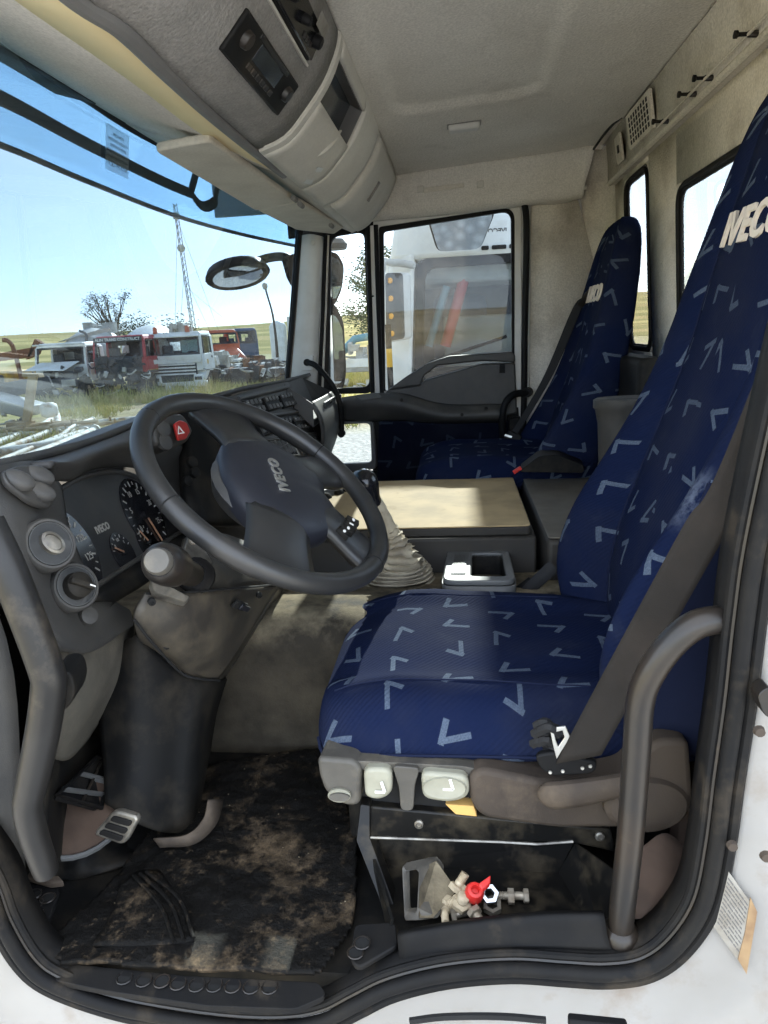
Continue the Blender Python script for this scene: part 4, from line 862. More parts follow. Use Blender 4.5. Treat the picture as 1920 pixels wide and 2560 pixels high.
# thumb buttons in the lower spokes
for side in (-1,):
    for k in range(4):
        d = -47 - 6.4 * k; d = d if side > 0 else 180 - d
        c_ = wp(d, 0.146 + 0.003 * k, 0.012); rad = (wp(d, 0.2) - wp(d, 0.1)).normalized(); tg = WN.cross(rad)
        b_ = obox('thumb_button', c_, rad * 0.012, tg * 0.0072, WN * 0.005, 'dash_black', sw_, 0.0015)
        if k != 2: lathe('mark', c_ + WN * 0.005, WN, [(0.0046, 0), (0.004, 0.0006)], 'white_print', b_, 12, 1.0, 0.62, tuple(rad))
        else: obox('mark', c_ + WN * 0.0054, rad * 0.004, tg * 0.002, WN * 0.0004, 'white_print', b_, 0)
for d in (-46 - 0, -134 + 0, 62, 118):
    bm = BM(); add_tube(bm, [wp(d, RW) + ((wp(d, 1) - WC).normalized() * math.cos(k * 0.5236) + WN * math.sin(k * 0.5236)) * (rr * 1.03) for k in range(12)], 0.0011, 5, True); finish('rim_seam', bm, 'dark_void', sw_)

# ================================================================== DASHBOARD
def VV_(*q): return [Vector(p_) for p_ in q]
db = thing('dashboard', 'black plastic dashboard with instrument panel and switch banks', 'dashboard')
Z = Vector((0, 0, 1))
# top pad from the windscreen foot to the crest, over the full width
ys = [0.04, 0.22, 0.45, 0.70, 0.95, 1.25, 1.6, 1.98]
crest = [(-0.555,0.06,0.665), (-0.585,0.236,0.652), (-0.615,0.452,0.641), (-0.62,0.675,0.648), (-0.595,0.889,0.66), (-0.575,1.192,0.666), (-0.56,1.523,0.658), (-0.55, 1.97, 0.655)]
front = [Vector((wind_x(y, 0.60) + 0.012, y, 0.585)) for y in ys]
mid = [Vector(c) * 0.45 + f * 0.55 + Vector((0, 0, 0.012)) for c, f in zip(crest, front)]
patch('top_pad', [front, mid, crest], 'dash_dark', db, 6, 5, 0.012)
# hood: from the crest down to the cluster rim (driver's half)
hood_in = [(-0.575,0.217,0.625), (-0.6,0.316,0.602), (-0.615,0.401,0.601), (-0.622,0.51,0.588), (-0.622,0.639,0.553), (-0.612,0.726,0.493), (-0.59,0.768,0.421)]
hood_c = [(-0.572,0.177,0.656), (-0.592,0.265,0.649), (-0.606,0.382,0.644), (-0.615,0.522,0.644), (-0.615,0.675,0.648), (-0.6,0.799,0.608), (-0.575,0.849,0.52)]
hood_m = [(Vector(a) + Vector(b_)) / 2 + Vector((0.030, -0.004, 0.012)) for a, b_ in zip(hood_in, hood_c)]
patch('cluster_hood', [hood_c, hood_m, hood_in], 'dash_dark', db, 5, 5, 0.010)
# instrument cluster: black face behind dusty lens
cBL = Vector((-0.552,0.247,0.451)); cBR = Vector((-0.585,0.709,0.417)); cT = Vector((-0.632,0.497,0.583))
eU = (cBR - cBL).normalized(); eN = eU.cross(cT - cBL).normalized(); eN = eN if eN.x > 0 else -eN; eV = eN.cross(eU); eV = eV if eV.z > 0 else -eV
def cf(x, y):
    """point of the cluster face under a photo-measured pair, u along foot, v up, metres"""
    return cBL + eU * x + eV * y
W_ = (cBR - cBL).length; H_ = (cT - cBL).dot(eV)
cl_out = rounded([cf(-0.01, 0.0), cf(W_, 0.0), cf(W_ * 0.97, H_ * 0.46), cf(W_ * 0.72, H_ * 0.92), cf(W_ * 0.38, H_ * 1.04), cf(W_ * 0.0, H_ * 0.92), cf(-0.09, H_ * 0.55)], [0.015, 0.02, 0.08, 0.09, 0.09, 0.08, 0.05], 5)
bm = BM(); add_prism(bm, [p_ - eN * 0.004 for p_ in cl_out], tuple(-eN * 0.02)); bmesh.ops.recalc_face_normals(bm, faces=bm.faces); cf_ = finish('instrument_panel', bm, 'dash_black', db, smooth=False)
mat('gauge_face', (0.014, 0.014, 0.015), 0.45, dust=(0.20, 0.185, 0.16), dscale=7, drange=(0.40, 0.80), damt=0.30)
bm = BM(); add_prism(bm, [p_ * 1.0 - eN * 0.0035 for p_ in cl_out], tuple(eN * 0.002)); bmesh.ops.recalc_face_normals(bm, faces=bm.faces); finish('panel_face', bm, 'gauge_face', cf_, smooth=False)
def dial(name, px, rad, a0, a1, n, nums, needle=None):
    v = px - cBL; c0 = cBL + eU * v.dot(eU) + eV * v.dot(eV)
    ring = lathe(name, c0 - eN * 0.001, eN, [(rad * 1.12, 0), (rad * 1.12, 0.0012)], 'black_gloss', cf_, 28)
    bm = BM()
    for k in range(n + 1):
        a = R(a0 + (a1 - a0) * k / n); d = eU * math.cos(a) + eV * math.sin(a); tg = eN.cross(d); big = k % 2 == 0
        add_obox(bm, c0 + d * rad * (0.97 if not big else 0.94) + eN * 0.0008, d * rad * (0.045 if not big else 0.08), tg * rad * (0.011 if not big else 0.018), eN * 0.0004)
    tk = finish('scale_marks', bm, 'gauge_print', cf_, smooth=False)
    for k, s in enumerate(nums):
        a = R(a0 + (a1 - a0) * (k + 0.5) / len(nums)); d = eU * math.cos(a) + eV * math.sin(a); text('scale_number', s, c0 + d * rad * 0.72 + eN * 0.0008, eU, eV, rad * 0.24, 'gauge_print', cf_, 0.0002)
    if needle is not None:
        a = R(needle); d = eU * math.cos(a) + eV * math.sin(a); obox('needle', c0 + d * rad * 0.42 + eN * 0.003, d * rad * 0.46, eN.cross(d) * rad * 0.035, eN * 0.0008, 'needle_paint', cf_, 0)
        lathe('needle_hub', c0 + eN * 0.001, eN, [(rad * 0.13, 0), (rad * 0.12, 0.004)], 'black_gloss', cf_, 14)
gR, gL, g3, g4 = Vector((-0.598,0.547,0.488)), Vector((-0.575,0.243,0.509)), Vector((-0.571,0.396,0.46)), Vector((-0.576,0.501,0.447))
dial('rev_counter', gR, 0.068, 230, -50, 20, ['0', '5', '10', '15', '20', '25'], -80)
dial('speedometer', gL, 0.068, 180, -40, 18, ['40', '60', '80', '100', '120', '125'])
dial('fuel_gauge', g3, 0.034, 160, 20, 6, ['0', '1/2', '1'], 150)
dial('oil_gauge', g4, 0.034, 160, 20, 6, ['0', '5', '10'], 120)
text('brand_lettering', 'IVECO', Vector((-0.589,0.37,0.511)) + eN * 0.001, eU, eV, 0.017, 'gauge_print', cf_, 0.0003, 0.0006, 0.1, 1.05)
for q in ((-0.556,0.36,0.432), (-0.571,0.586,0.413)): lathe('reset_button', q, eN, [(0.008, 0), (0.008, 0.004), (0.005, 0.005)], 'dash_black', cf_, 14)
bm = BM(); add_tube(bm, [p_ + eN * 0.001 for p_ in cl_out], 0.0045, 8, True); finish('panel_rim', bm, 'dash_dark', db)
# shelf under the cluster
patch('cluster_shelf', [[cf(-0.02, -0.002) + eN * 0.0, cf(W_ * 0.5, -0.002), cf(W_ + 0.02, -0.002)], [cf(-0.02, -0.016) + eN * 0.012, cf(W_ * 0.5, -0.016) + eN * 0.012, cf(W_ + 0.03, -0.016) + eN * 0.012], [(-0.53,0.277,0.42), (-0.535,0.414,0.407), (-0.56,0.705,0.391)]], 'dash_black', db, 5, 4, 0.006)
# end panel at the door side, carrying pod, ignition and lamp switch
EP = [[(-0.553,0.04,0.664), (-0.56,0.125,0.665), (-0.582,0.23,0.646), (-0.59,0.278,0.602)],
      [(-0.564,0.04,0.61), (-0.54,0.083,0.609), (-0.556,0.184,0.583), (-0.575,0.254,0.545)],
      [(-0.572,0.045,0.558), (-0.53,0.067,0.561), (-0.546,0.172,0.524), (-0.56,0.254,0.483)],
      [(-0.556,0.05,0.509), (-0.522,0.071,0.506), (-0.54,0.184,0.462), (-0.55,0.277,0.434)],
      [(-0.526,0.06,0.477), (-0.512,0.089,0.454), (-0.525,0.182,0.421), (-0.54,0.303,0.401)],
      [(-0.51,0.08,0.437), (-0.51,0.122,0.409), (-0.515,0.179,0.387), (-0.53,0.307,0.366)]]
ep = patch('end_panel', EP, 'dash_dark', db, 6, 5, 0.012)
prism('end_panel_foot', rounded([(-0.52,0.098,0.43), (-0.516,0.15,0.394), (-0.528,0.312,0.365), (-0.535,0.321,0.387), (-0.54,0.288,0.414), (-0.53,0.159,0.418)], 0.006, 3), (-0.04, 0.02, 0), 'dash_dark', db, 0.006, 3)
def knob_frame(px):
    return Vector(px)
kn = Vector((0.80, -0.42, 0.36)).normalized()
def ring_knob(px, r0, nm):
    c = Vector(px) + kn * 0.012; g = lathe(nm, c, kn, [(r0, -0.012), (r0, 0.004), (r0 * 0.92, 0.008), (r0 * 0.84, 0.008), (r0 * 0.80, 0.004), (0.001, 0.004)], 'dash_dark', db, 32)
    lathe('ring_line', c + kn * 0.006, kn, [(r0 * 0.80, 0.0), (r0 * 0.80, 0.0022), (r0 * 0.775, 0.0022), (r0 * 0.775, 0.0)], 'tray_grey', g, 32); return c, g
c, g = ring_knob((-0.532,0.118,0.556), 0.0345, 'ignition_switch')
kx, ky, kz = frame_of(kn); kx = -kx if kx.y < 0 else kx
lathe('key_bezel', c + kn * 0.004, kn, [(0.0165, 0), (0.0165, 0.010), (0.0125, 0.011), (0.0115, 0.006)], 'worn_metal', g, 24, 1.0, 0.74, tuple(kx + ky * 0.6))
lathe('key_barrel', c + kn * 0.004, kn, [(0.0125, 0), (0.0115, 0.009), (0.001, 0.010)], 'worn_metal', g, 20, 1.0, 0.7, tuple(kx + ky * 0.6))
for k, s in enumerate(('O', 'P', 'R')):
    text('switch_mark', s, c + kn * 0.0046 + kx * (-0.012 + 0.012 * k) + ky * 0.0225, kx, ky, 0.0075, 'white_print', g, 0.0002)
c, g = ring_knob((-0.524,0.145,0.489), 0.0330, 'lamp_switch')
lathe('turn_knob', c + kn * 0.004, kn, [(0.0185, 0), (0.017, 0.014), (0.013, 0.017), (0.001, 0.018)], 'dash_black', g, 24)
obox('turn_grip', c + kn * 0.022, (kx * 0.8 - ky * 0.6) * 0.0165, (kx * 0.6 + ky * 0.8) * 0.0042, kn * 0.006, 'dash_black', g, 0.002)
obox('grip_line', c + kn * 0.0285 + (kx * 0.8 - ky * 0.6) * 0.012, (kx * 0.8 - ky * 0.6) * 0.004, (kx * 0.6 + ky * 0.8) * 0.0008, kn * 0.0004, 'white_print', g, 0)
for k, (s, dx, dy) in enumerate((('P', -0.012, 0.0225), ('D', 0.006, 0.0235))): text('switch_mark', s, c + kn * 0.0046 + kx * dx + ky * dy, kx, ky, 0.0075, 'white_print', g, 0.0002)
lathe('blank_plug', (-0.518,0.17,0.44), kn, [(0.013, -0.004), (0.012, 0.004), (0.009, 0.005), (0.001, 0.0052)], 'dash_dark', db, 20)
# three-button pod at the corner
pn = Vector((0.74, -0.38, 0.56)).normalized(); px_, py_, _z = frame_of(pn)
pod = [(-0.548,0.081,0.659), (-0.558,0.135,0.658), (-0.56,0.166,0.65), (-0.556,0.182,0.631), (-0.546,0.179,0.601), (-0.538,0.146,0.598), (-0.534,0.104,0.616), (-0.54,0.075,0.645)]
bm = BM(); po = rounded(pod, 0.010, 3); add_prism(bm, [p_ - pn * 0.004 for p_ in po], tuple(pn * 0.012)); bmesh.ops.recalc_face_normals(bm, faces=bm.faces); podo = finish('button_pod', bm, 'dash_dark', db, bevel=0.003, bseg=2)
for q in ((-0.538,0.097,0.646), (-0.548,0.156,0.64), (-0.54,0.14,0.622)): lathe('pod_button', Vector(q) + pn * 0.002, pn, [(0.0175, 0), (0.0165, 0.006), (0.012, 0.0095), (0.006, 0.0105), (0.0005, 0.0105)], 'dash_dark', podo, 20, 1.15, 0.72, tuple(py_ + px_ * 0.8))
# hazard pod beyond the wheel
hn = Vector((0.86, -0.40, 0.32)).normalized(); hx, hy_, _ = frame_of(hn)
hpod = [(-0.57,0.576,0.665), (-0.57,0.643,0.67), (-0.57,0.724,0.658), (-0.565,0.759,0.617), (-0.56,0.705,0.601), (-0.56,0.62,0.602), (-0.56,0.555,0.62)]
bm = BM(); add_prism(bm, rounded(hpod, 0.016, 4), tuple(-hn * 0.05)); bmesh.ops.recalc_face_normals(bm, faces=bm.faces); hz = finish('hazard_pod', bm, 'dash_dark', db, bevel=0.006, bseg=3)
hb = [(-0.56,0.638,0.645), (-0.56,0.668,0.649), (-0.56,0.7,0.64), (-0.558,0.709,0.62), (-0.556,0.677,0.609), (-0.556,0.639,0.612)]
bm = BM(); add_prism(bm, rounded(hb, 0.006, 3), tuple(hn * 0.008)); bmesh.ops.recalc_face_normals(bm, faces=bm.faces); hbo = finish('hazard_button', bm, 'hazard_red', hz, bevel=0.002)
tc = Vector((-0.549,0.647,0.631)); tri = [tc + hx * (math.cos(R(90 + 120 * k)) * 0.011) + hy_ * (math.sin(R(90 + 120 * k)) * 0.011) for k in range(3)]; tri2 = [tc + (p_ - tc) * 0.62 for p_ in tri]
ring_frame('warning_triangle', tri, tri2, tuple(hn * 0.001), 'white_print', hbo, 0)
for q in ((-0.562,0.597,0.643), (-0.558,0.589,0.618)): lathe('pod_button', q, hn, [(0.0165, -0.002), (0.0155, 0.004), (0.010, 0.006), (0.0005, 0.006)], 'dash_dark', hz, 18)
# oval air outlet and lower knobs beside the pod
for q, r_ in (((-0.545,0.672,0.563), 0.012), ((-0.53,0.6,0.539), 0.010), ((-0.535,0.655,0.545), 0.011)): lathe('vent_knob', q, hn, [(r_, 0), (r_, 0.008), (r_ * 0.7, 0.010)], 'dash_black', db, 16)
patch('centre_infill', [[(-0.6,0.803,0.663), (-0.56,0.951,0.665), (-0.53,0.999,0.659)], [(-0.575,0.729,0.592), (-0.535,0.884,0.593), (-0.5,1.029,0.577)], [(-0.545,0.638,0.513), (-0.5,0.842,0.487), (-0.455,1.194,0.424)], [(-0.52,0.615,0.451), (-0.47,0.854,0.384), (-0.42,1.304,0.302)]], 'dash_black', db, 5, 5, 0.02)
bm = BM(); add_lathe(bm, (-0.505,0.894,0.594), tuple(hn), [(0.062, -0.01), (0.062, 0.004), (0.052, 0.006), (0.050, 0.0), (0.001, 0.0)], 24, 1.0, 0.28, (0.1, 0.9, 0.25)); finish('air_outlet', bm, 'dash_dark', db)

# centre stack facing the driver: switch banks and vents on a tilted plate
S00 = Vector((-0.528,0.893,0.663)); S10 = Vector((-0.528,1.51,0.648)); S01 = Vector((-0.452,0.835,0.519)); S11 = Vector((-0.438,1.644,0.375))
def sp(u, v, h=0.0):
    p_ = (S00 * (1 - u) + S10 * u) * (1 - v) + (S01 * (1 - u) + S11 * u) * v; nn = (S10 - S00).cross(S01 - S00).normalized(); nn = nn if nn.x > 0 else -nn
    return p_ + nn * h
stk = patch('switch_stack', [[sp(-0.04, -0.06), sp(0.5, -0.08), sp(1.02, -0.06)], [sp(-0.04, 0.3), sp(0.5, 0.3), sp(1.02, 0.3)], [sp(-0.04, 0.7), sp(0.5, 0.7), sp(1.02, 0.7)], [sp(-0.04, 1.04), sp(0.5, 1.04), sp(1.02, 1.04)]], 'dash_dark', db, 4, 3, 0.02)
sn = (S10 - S00).cross(S01 - S00).normalized(); sn = sn if sn.x > 0 else -sn; su_ = (S10 - S00).normalized(); sv_ = -(S01 - S00).normalized()
SU = (S10 - S00).length; SV = (S01 - S00).length
def rail(v): 
    bm = BM(); add_tube(bm, [sp(0.12, v, 0.002), sp(0.5, v, 0.004), sp(0.98, v, 0.002)], 0.007, 8); finish('bank_rail', bm, 'dash_dark', db)
for (v0, v1, us_) in ((0.035, 0.265, (0.23, 0.50, 0.77)), (0.335, 0.565, (0.26, 0.52, 0.78))):
    rail(v0 - 0.035); rail(v1 + 0.03)
    for uc in us_:
        grp = obox('switch_bank', sp(uc, (v0 + v1) / 2, 0.0055), su_ * SU * 0.115, sv_ * SV * (v1 - v0) * 0.52, sn * 0.006, 'dash_black', db, 0.003)
        for k in range(4):
            for j in range(2):
                cpt = sp(uc + (-0.084 + 0.056 * k), v0 + (v1 - v0) * (0.28 + 0.44 * j), 0.0125); obox('rocker', cpt, su_ * SU * 0.021, sv_ * SV * 0.040, sn * 0.0026, 'dash_dark', grp, 0.0014)
                if (k + j) % 3 == 0: obox('rocker_mark', cpt + sn * 0.003, su_ * SU * 0.006, sv_ * SV * 0.008, sn * 0.0003, 'gauge_print', grp, 0)
# pair of louvred outlets
for uc in (0.30, 0.72):
    fr_o = [sp(uc - 0.19, 0.62, 0.004), sp(uc + 0.19, 0.62, 0.004), sp(uc + 0.19, 0.875, 0.004), sp(uc - 0.19, 0.875, 0.004)]; fr_i = [sp(uc - 0.17, 0.635, 0.004), sp(uc + 0.17, 0.635, 0.004), sp(uc + 0.17, 0.86, 0.004), sp(uc - 0.17, 0.86, 0.004)]
    vf = ring_frame('louvre_frame', fr_o, fr_i, tuple(sn * 0.006), 'dash_dark', db, 0.0015)
    bm = BM(); add_poly(bm, [p_ - sn * 0.0025 for p_ in fr_i]); finish('louvre_back', bm, 'dark_void', vf, smooth=False)
    for k in range(7):
        obox('louvre', sp(uc - 0.145 + 0.048 * k, 0.748, 0.006), su_ * SU * 0.011 + sn * 0.002, sv_ * SV * 0.112, sn * 0.0045, 'dash_dark', vf, 0.001)
    obox('louvre_bar', sp(uc, 0.748, 0.0115), su_ * SU * 0.165, sv_ * SV * 0.007, sn * 0.0012, 'dash_dark', vf, 0.0008)
obox('stack_slot', sp(0.78, 0.965, 0.004), su_ * SU * 0.16, sv_ * SV * 0.045, sn * 0.003, 'dark_void', db, 0.001)
# heater panel low on the stack
hp0 = Vector((-0.375,1.238,0.342)); hpn = Vector((0.80, -0.38, 0.46)).normalized(); a_, b_, _ = frame_of(hpn); a_ = a_ if a_.y > 0 else -a_
obox('heater_panel', hp0, a_ * 0.115, b_ * 0.036, hpn * 0.010, 'tray_grey', db, 0.005)
for dx, r_ in ((-0.03, 0.021), (0.035, 0.017), (0.075, 0.013)): lathe('heater_knob', hp0 + hpn * 0.010 + a_ * dx + b_ * 0.004, hpn, [(r_, 0), (r_ * 0.95, 0.012), (r_ * 0.8, 0.014), (0.001, 0.014)], 'dash_black', db, 18)
patch('lower_console', [[(-0.46,1.214,0.42), (-0.44,1.504,0.344), (-0.43,2.01,0.236)], [(-0.4,1.002,0.354), (-0.37,1.244,0.275), (-0.37,1.789,0.134)], [(-0.42,0.954,0.199), (-0.38,1.241,0.122), (-0.38,1.782,-0.051)]], 'dash_grey', db, 4, 4, 0.02)

# open bin at the passenger end of the dash
bn = [(-0.535,1.458,0.662), (-0.56,1.839,0.656), (-0.468,1.934,0.593), (-0.45,1.462,0.598)]
b0, b1, b2, b3 = [Vector(q) for q in bn]
def wall4(nm, a, b_, c, d, m='dash_dark'):
    bm = BM(); add_poly(bm, [a, b_, c, d]); return finish(nm, bm, m, db, smooth=False, solid=0.006, soff=0)
dn_ = Vector((0, 0, -0.14))
f0, f1, f2, f3 = b0 + dn_ * 0.6 + Vector((0.03, 0, 0)), b1 + dn_ * 0.6 + Vector((0.03, 0, 0)), b2 + dn_ * 0.5, b3 + dn_ * 0.5
wall4('bin_wall', b0, b1, f1, f0); wall4('bin_wall', b1, b2, f2, f1); wall4('bin_wall', b3, b0, f0, f3); wall4('bin_floor', f0, f1, f2, f3)
fl0 = Vector((-0.432,1.485,0.467)); fl1 = Vector((-0.452,1.928,0.453)); 
patch('bin_front', [[b3 + Vector((-0.004, 0, 0.004)), (b3 + b2) / 2 + Vector((0.0, 0, 0.004)), b2 + Vector((-0.004, 0, 0.004))], [b3 + Vector((0.010, 0, -0.02)), (b3 + b2) / 2 + Vector((0.012, 0, -0.02)), b2 + Vector((0.010, 0, -0.02))], [(b3 + fl0) / 2 + Vector((0.014, 0, 0)), (b3 + b2 + fl0 + fl1) / 4 + Vector((0.018, 0, 0)), (b2 + fl1) / 2 + Vector((0.014, 0, 0))], [fl0, (fl0 + fl1) / 2, fl1], [fl0 + Vector((-0.05, 0.05, -0.10)), (fl0 + fl1) / 2 + Vector((-0.05, 0.03, -0.11)), fl1 + Vector((-0.05, 0.0, -0.12))]], 'dash_dark', db, 5, 4, 0.008)
bd = (b2 - b3).normalized(); bc_ = b3 * 0.42 + b2 * 0.58 + Vector((0.014, 0, -0.020))
obox('name_strip', bc_, bd * 0.135, Vector((0.002, 0, 0.011)), Vector((0.004, -0.001, 0)), 'tray_grey', db, 0.001)
for k_, w_ in enumerate((0.0042, 0.0030, 0.0046, 0.0040, 0.0026)): obox('strip_mark', bc_ + bd * (-0.018 + 0.0105 * k_) + Vector((0.0050, 0, 0.0)), bd * w_, Vector((0.0006, 0, 0.0052)), Vector((0.0006, 0, 0)), 'dash_black', db, 0.0003)
# passenger end of dash below the bin
patch('glove_side', [[(-0.50, 1.80, 0.56), (-0.47, 1.93, 0.56), (-0.50, 2.0, 0.56)], [(-0.47, 1.70, 0.42), (-0.48, 1.90, 0.40), (-0.52, 2.0, 0.38)], [(-0.55, 1.6, 0.16), (-0.58, 1.85, 0.16), (-0.60, 2.0, 0.16)]], 'dash_black', db, 4, 4, 0.01)

# grey felt trim under the end panel
gt = thing('side_trim', 'grey textured trim panel under the dash beside the footwell', 'trim panel')
patch('trim_face', [[(-0.532,0.07,0.513), (-0.535,0.12,0.455), (-0.54,0.208,0.389), (-0.545,0.346,0.354)], [(-0.531,0.075,0.436), (-0.54,0.139,0.372), (-0.55,0.225,0.313), (-0.56,0.344,0.276)], [(-0.539,0.08,0.369), (-0.565,0.141,0.293), (-0.575,0.192,0.254), (-0.59,0.315,0.223)], [(-0.56,0.08,0.288), (-0.59,0.145,0.231), (-0.6,0.194,0.198), (-0.62,0.28,0.175)]], 'dash_grey', gt, 6, 6, 0.008)

# ================================================================== STEERING COLUMN
sc = thing('steering_column', 'brownish black steering column housing with worn stalk', 'steering column')
ax_ = -WN
patch('upper_shroud', [[(-0.49,0.456,0.465), (-0.455,0.535,0.454), (-0.4,0.607,0.403)], [(-0.465,0.355,0.447), (-0.42,0.42,0.42), (-0.375,0.595,0.335)], [(-0.465,0.243,0.442), (-0.415,0.332,0.403), (-0.376,0.64,0.311)]], 'column_plastic', sc, 5, 5, 0.006)
patch('lower_shroud', [[(-0.464,0.239,0.446), (-0.418,0.305,0.423), (-0.39,0.442,0.378), (-0.376,0.64,0.311)], [(-0.478,0.223,0.418), (-0.43,0.282,0.377), (-0.4,0.391,0.33), (-0.392,0.522,0.278)], [(-0.49,0.247,0.37), (-0.448,0.293,0.326), (-0.425,0.355,0.287), (-0.415,0.436,0.243)], [(-0.51,0.327,0.317), (-0.47,0.34,0.265), (-0.45,0.366,0.243), (-0.44,0.412,0.215)]], 'column_plastic', sc, 6, 6, 0.008)
patch('side_cheek', [[(-0.376,0.64,0.311), (-0.39,0.754,0.274), (-0.42,0.958,0.21)], [(-0.392,0.522,0.278), (-0.41,0.62,0.236), (-0.45,0.827,0.165)], [(-0.44,0.412,0.215), (-0.46,0.485,0.176), (-0.5,0.617,0.118)]], 'column_plastic', sc, 4, 5, 0.006)
# boot of the column down to the floor
patch('lower_boot', [[(-0.57,0.321,0.321), (-0.515,0.296,0.35), (-0.472,0.345,0.267), (-0.44,0.42,0.21), (-0.5,0.644,0.104)], [(-0.6,0.293,0.218), (-0.53,0.277,0.237), (-0.48,0.311,0.192), (-0.452,0.369,0.158), (-0.52,0.587,0.027)], [(-0.59,0.262,0.144), (-0.53,0.246,0.139), (-0.485,0.275,0.103), (-0.46,0.332,0.063), (-0.54,0.551,-0.081)], [(-0.57,0.217,0.105), (-0.52,0.206,0.081), (-0.48,0.241,0.033), (-0.462,0.303,-0.002), (-0.54,0.502,-0.144)]], 'dash_black', sc, 6, 6, 0.008)
for q in ((-0.452,0.228,0.437), (-0.432,0.399,0.248), (-0.38,0.512,0.337), (-0.462,0.277,0.345)): lathe('shroud_screw', q, (0.55, -0.75, -0.1), [(0.006, -0.004), (0.0058, 0.0025), (0.003, 0.0032), (0.0025, 0.001)], 'dark_void', sc, 10)
bm = BM(); add_tube(bm, cr(VV_((-0.476,0.215,0.415), (-0.468,0.245,0.364), (-0.466,0.323,0.276), (-0.448,0.351,0.25), (-0.436,0.41,0.216)), 5), 0.0022, 6); finish('shroud_joint', bm, 'dark_void', sc)
bm = BM(); add_tube(bm, cr(VV_((-0.461,0.233,0.448), (-0.414,0.295,0.427), (-0.386,0.43,0.382), (-0.372,0.625,0.317)), 5), 0.0020, 6); finish('shroud_joint', bm, 'dark_void', sc)
# slot in the shroud and the adjuster tongue
sl0 = Vector((-0.391,0.38,0.379)); sl1 = Vector((-0.386,0.456,0.335)); sd_ = (sl1 - sl0).normalized(); so_ = Vector((0.5, -0.55, -0.2)).normalized()
obox('shroud_slot', (sl0 + sl1) / 2 + so_ * 0.004, sd_ * 0.026, sd_.cross(so_) * 0.009, so_ * 0.004, 'dark_void', sc, 0.003)
obox('slot_tongue', (sl0 * 0.3 + sl1 * 0.7) + so_ * 0.009, sd_ * 0.020, sd_.cross(so_) * 0.006, so_ * 0.003, 'wheel_pad', sc, 0.002)
# broken metal cover plates around the stalk foot
prism('stalk_bracket', rounded([(-0.455,0.401,0.491), (-0.43,0.395,0.469), (-0.415,0.389,0.443), (-0.425,0.347,0.43), (-0.45,0.347,0.465)], 0.004, 2), (-0.012, 0.008, -0.010), 'worn_metal', sc, 0.002)
prism('stalk_bracket', rounded([(-0.44,0.208,0.478), (-0.43,0.236,0.461), (-0.41,0.269,0.428), (-0.412,0.255,0.426), (-0.442,0.221,0.454)], 0.004, 2), (-0.01, 0.01, -0.012), 'worn_metal', sc, 0.002)
lathe('bracket_screw', (-0.446,0.392,0.479), (0.6, -0.5, 0.4), [(0.007, 0), (0.006, 0.003)], 'steel_dirty', sc, 8)
# the stalk
s0 = Vector((-0.425,0.338,0.437)); s1 = Vector((-0.385,0.136,0.526)); sd = (s1 - s0).normalized(); L = (s1 - s0).length
prof = [(0.030, 0.0), (0.030, 0.010), (0.026, 0.013), (0.028, 0.022), (0.024, 0.026), (0.0255, 0.034), (0.021, 0.038)]
st_ = lathe('stalk_boot', s0, sd, prof, 'rubber', sc, 20)
lathe('stalk_arm', s0, sd, [(0.019, 0.03), (0.020, L * 0.6), (0.0225, L * 0.66), (0.0225, L * 0.70)], 'tube_paint', sc, 18)
lathe('stalk_knob', s0, sd, [(0.0225, L * 0.66), (0.0275, L * 0.74), (0.0285, L * 0.86), (0.0275, L * 1.0), (0.024, L * 1.07), (0.019, L * 1.09), (0.0185, L * 1.08)], 'tube_paint', sc, 22)
lathe('stalk_button', s0, sd, [(0.0180, L * 1.06), (0.0175, L * 1.13), (0.015, L * 1.15), (0.001, L * 1.155)], 'seat_plastic', sc, 18)

# ================================================================== FLOOR, PEDALS, TUNNEL THINGS
# thick rubber mat, rumpled
fm = thing('floor_mat', 'black rubber floor mat caked with dirt in the driver footwell', 'floor mat')
outline = [(-0.585,0.016,0.022), (-0.539,0.151,0.022), (-0.531,0.229,0.024), (-0.492,0.45,0.03), (-0.288,0.509,0.03), (-0.179,0.274,0.024), (-0.159,0.097,0.02), (-0.192,0.002,0.018), (-0.367,0.003,0.016), (-0.535,0.01,0.018)]
bm = BM(); oc_ = rounded(outline, 0.02, 3)
x0, x1 = min(p_.x for p_ in oc_), max(p_.x for p_ in oc_); y0, y1 = min(p_.y for p_ in oc_), max(p_.y for p_ in oc_)
def inside(x, y, P):
    c = False; n_ = len(P); j = n_ - 1
    for i in range(n_):
        if (P[i].y > y) != (P[j].y > y) and x < (P[j].x - P[i].x) * (y - P[i].y) / (P[j].y - P[i].y) + P[i].x: c = not c
        j = i
    return c
def mat_z(x, y): return 0.022 + 0.010 * mnoise.noise(Vector((x * 6, y * 6, 2.1))) + 0.004 * mnoise.noise(Vector((x * 19, y * 19, 4))) + 0.0022 * mnoise.noise(Vector((x * 55, y * 55, 7)))
vs0 = {}
NM = 110
for j in range(NM + 1):
    for i in range(NM + 1):
        x = x0 + (x1 - x0) * i / NM; y = y0 + (y1 - y0) * j / NM
        if inside(x, y, oc_): vs0[(i, j)] = bm.verts.new((x, y, mat_z(x, y)))
for (i, j), v in list(vs0.items()):
    q = [(i, j), (i + 1, j), (i + 1, j + 1), (i, j + 1)]
    if all(k in vs0 for k in q): bm.faces.new([vs0[k] for k in q])
finish('mat_sheet', bm, 'floor_rubber', fm, auto=0, solid=0.006, soff=-1)
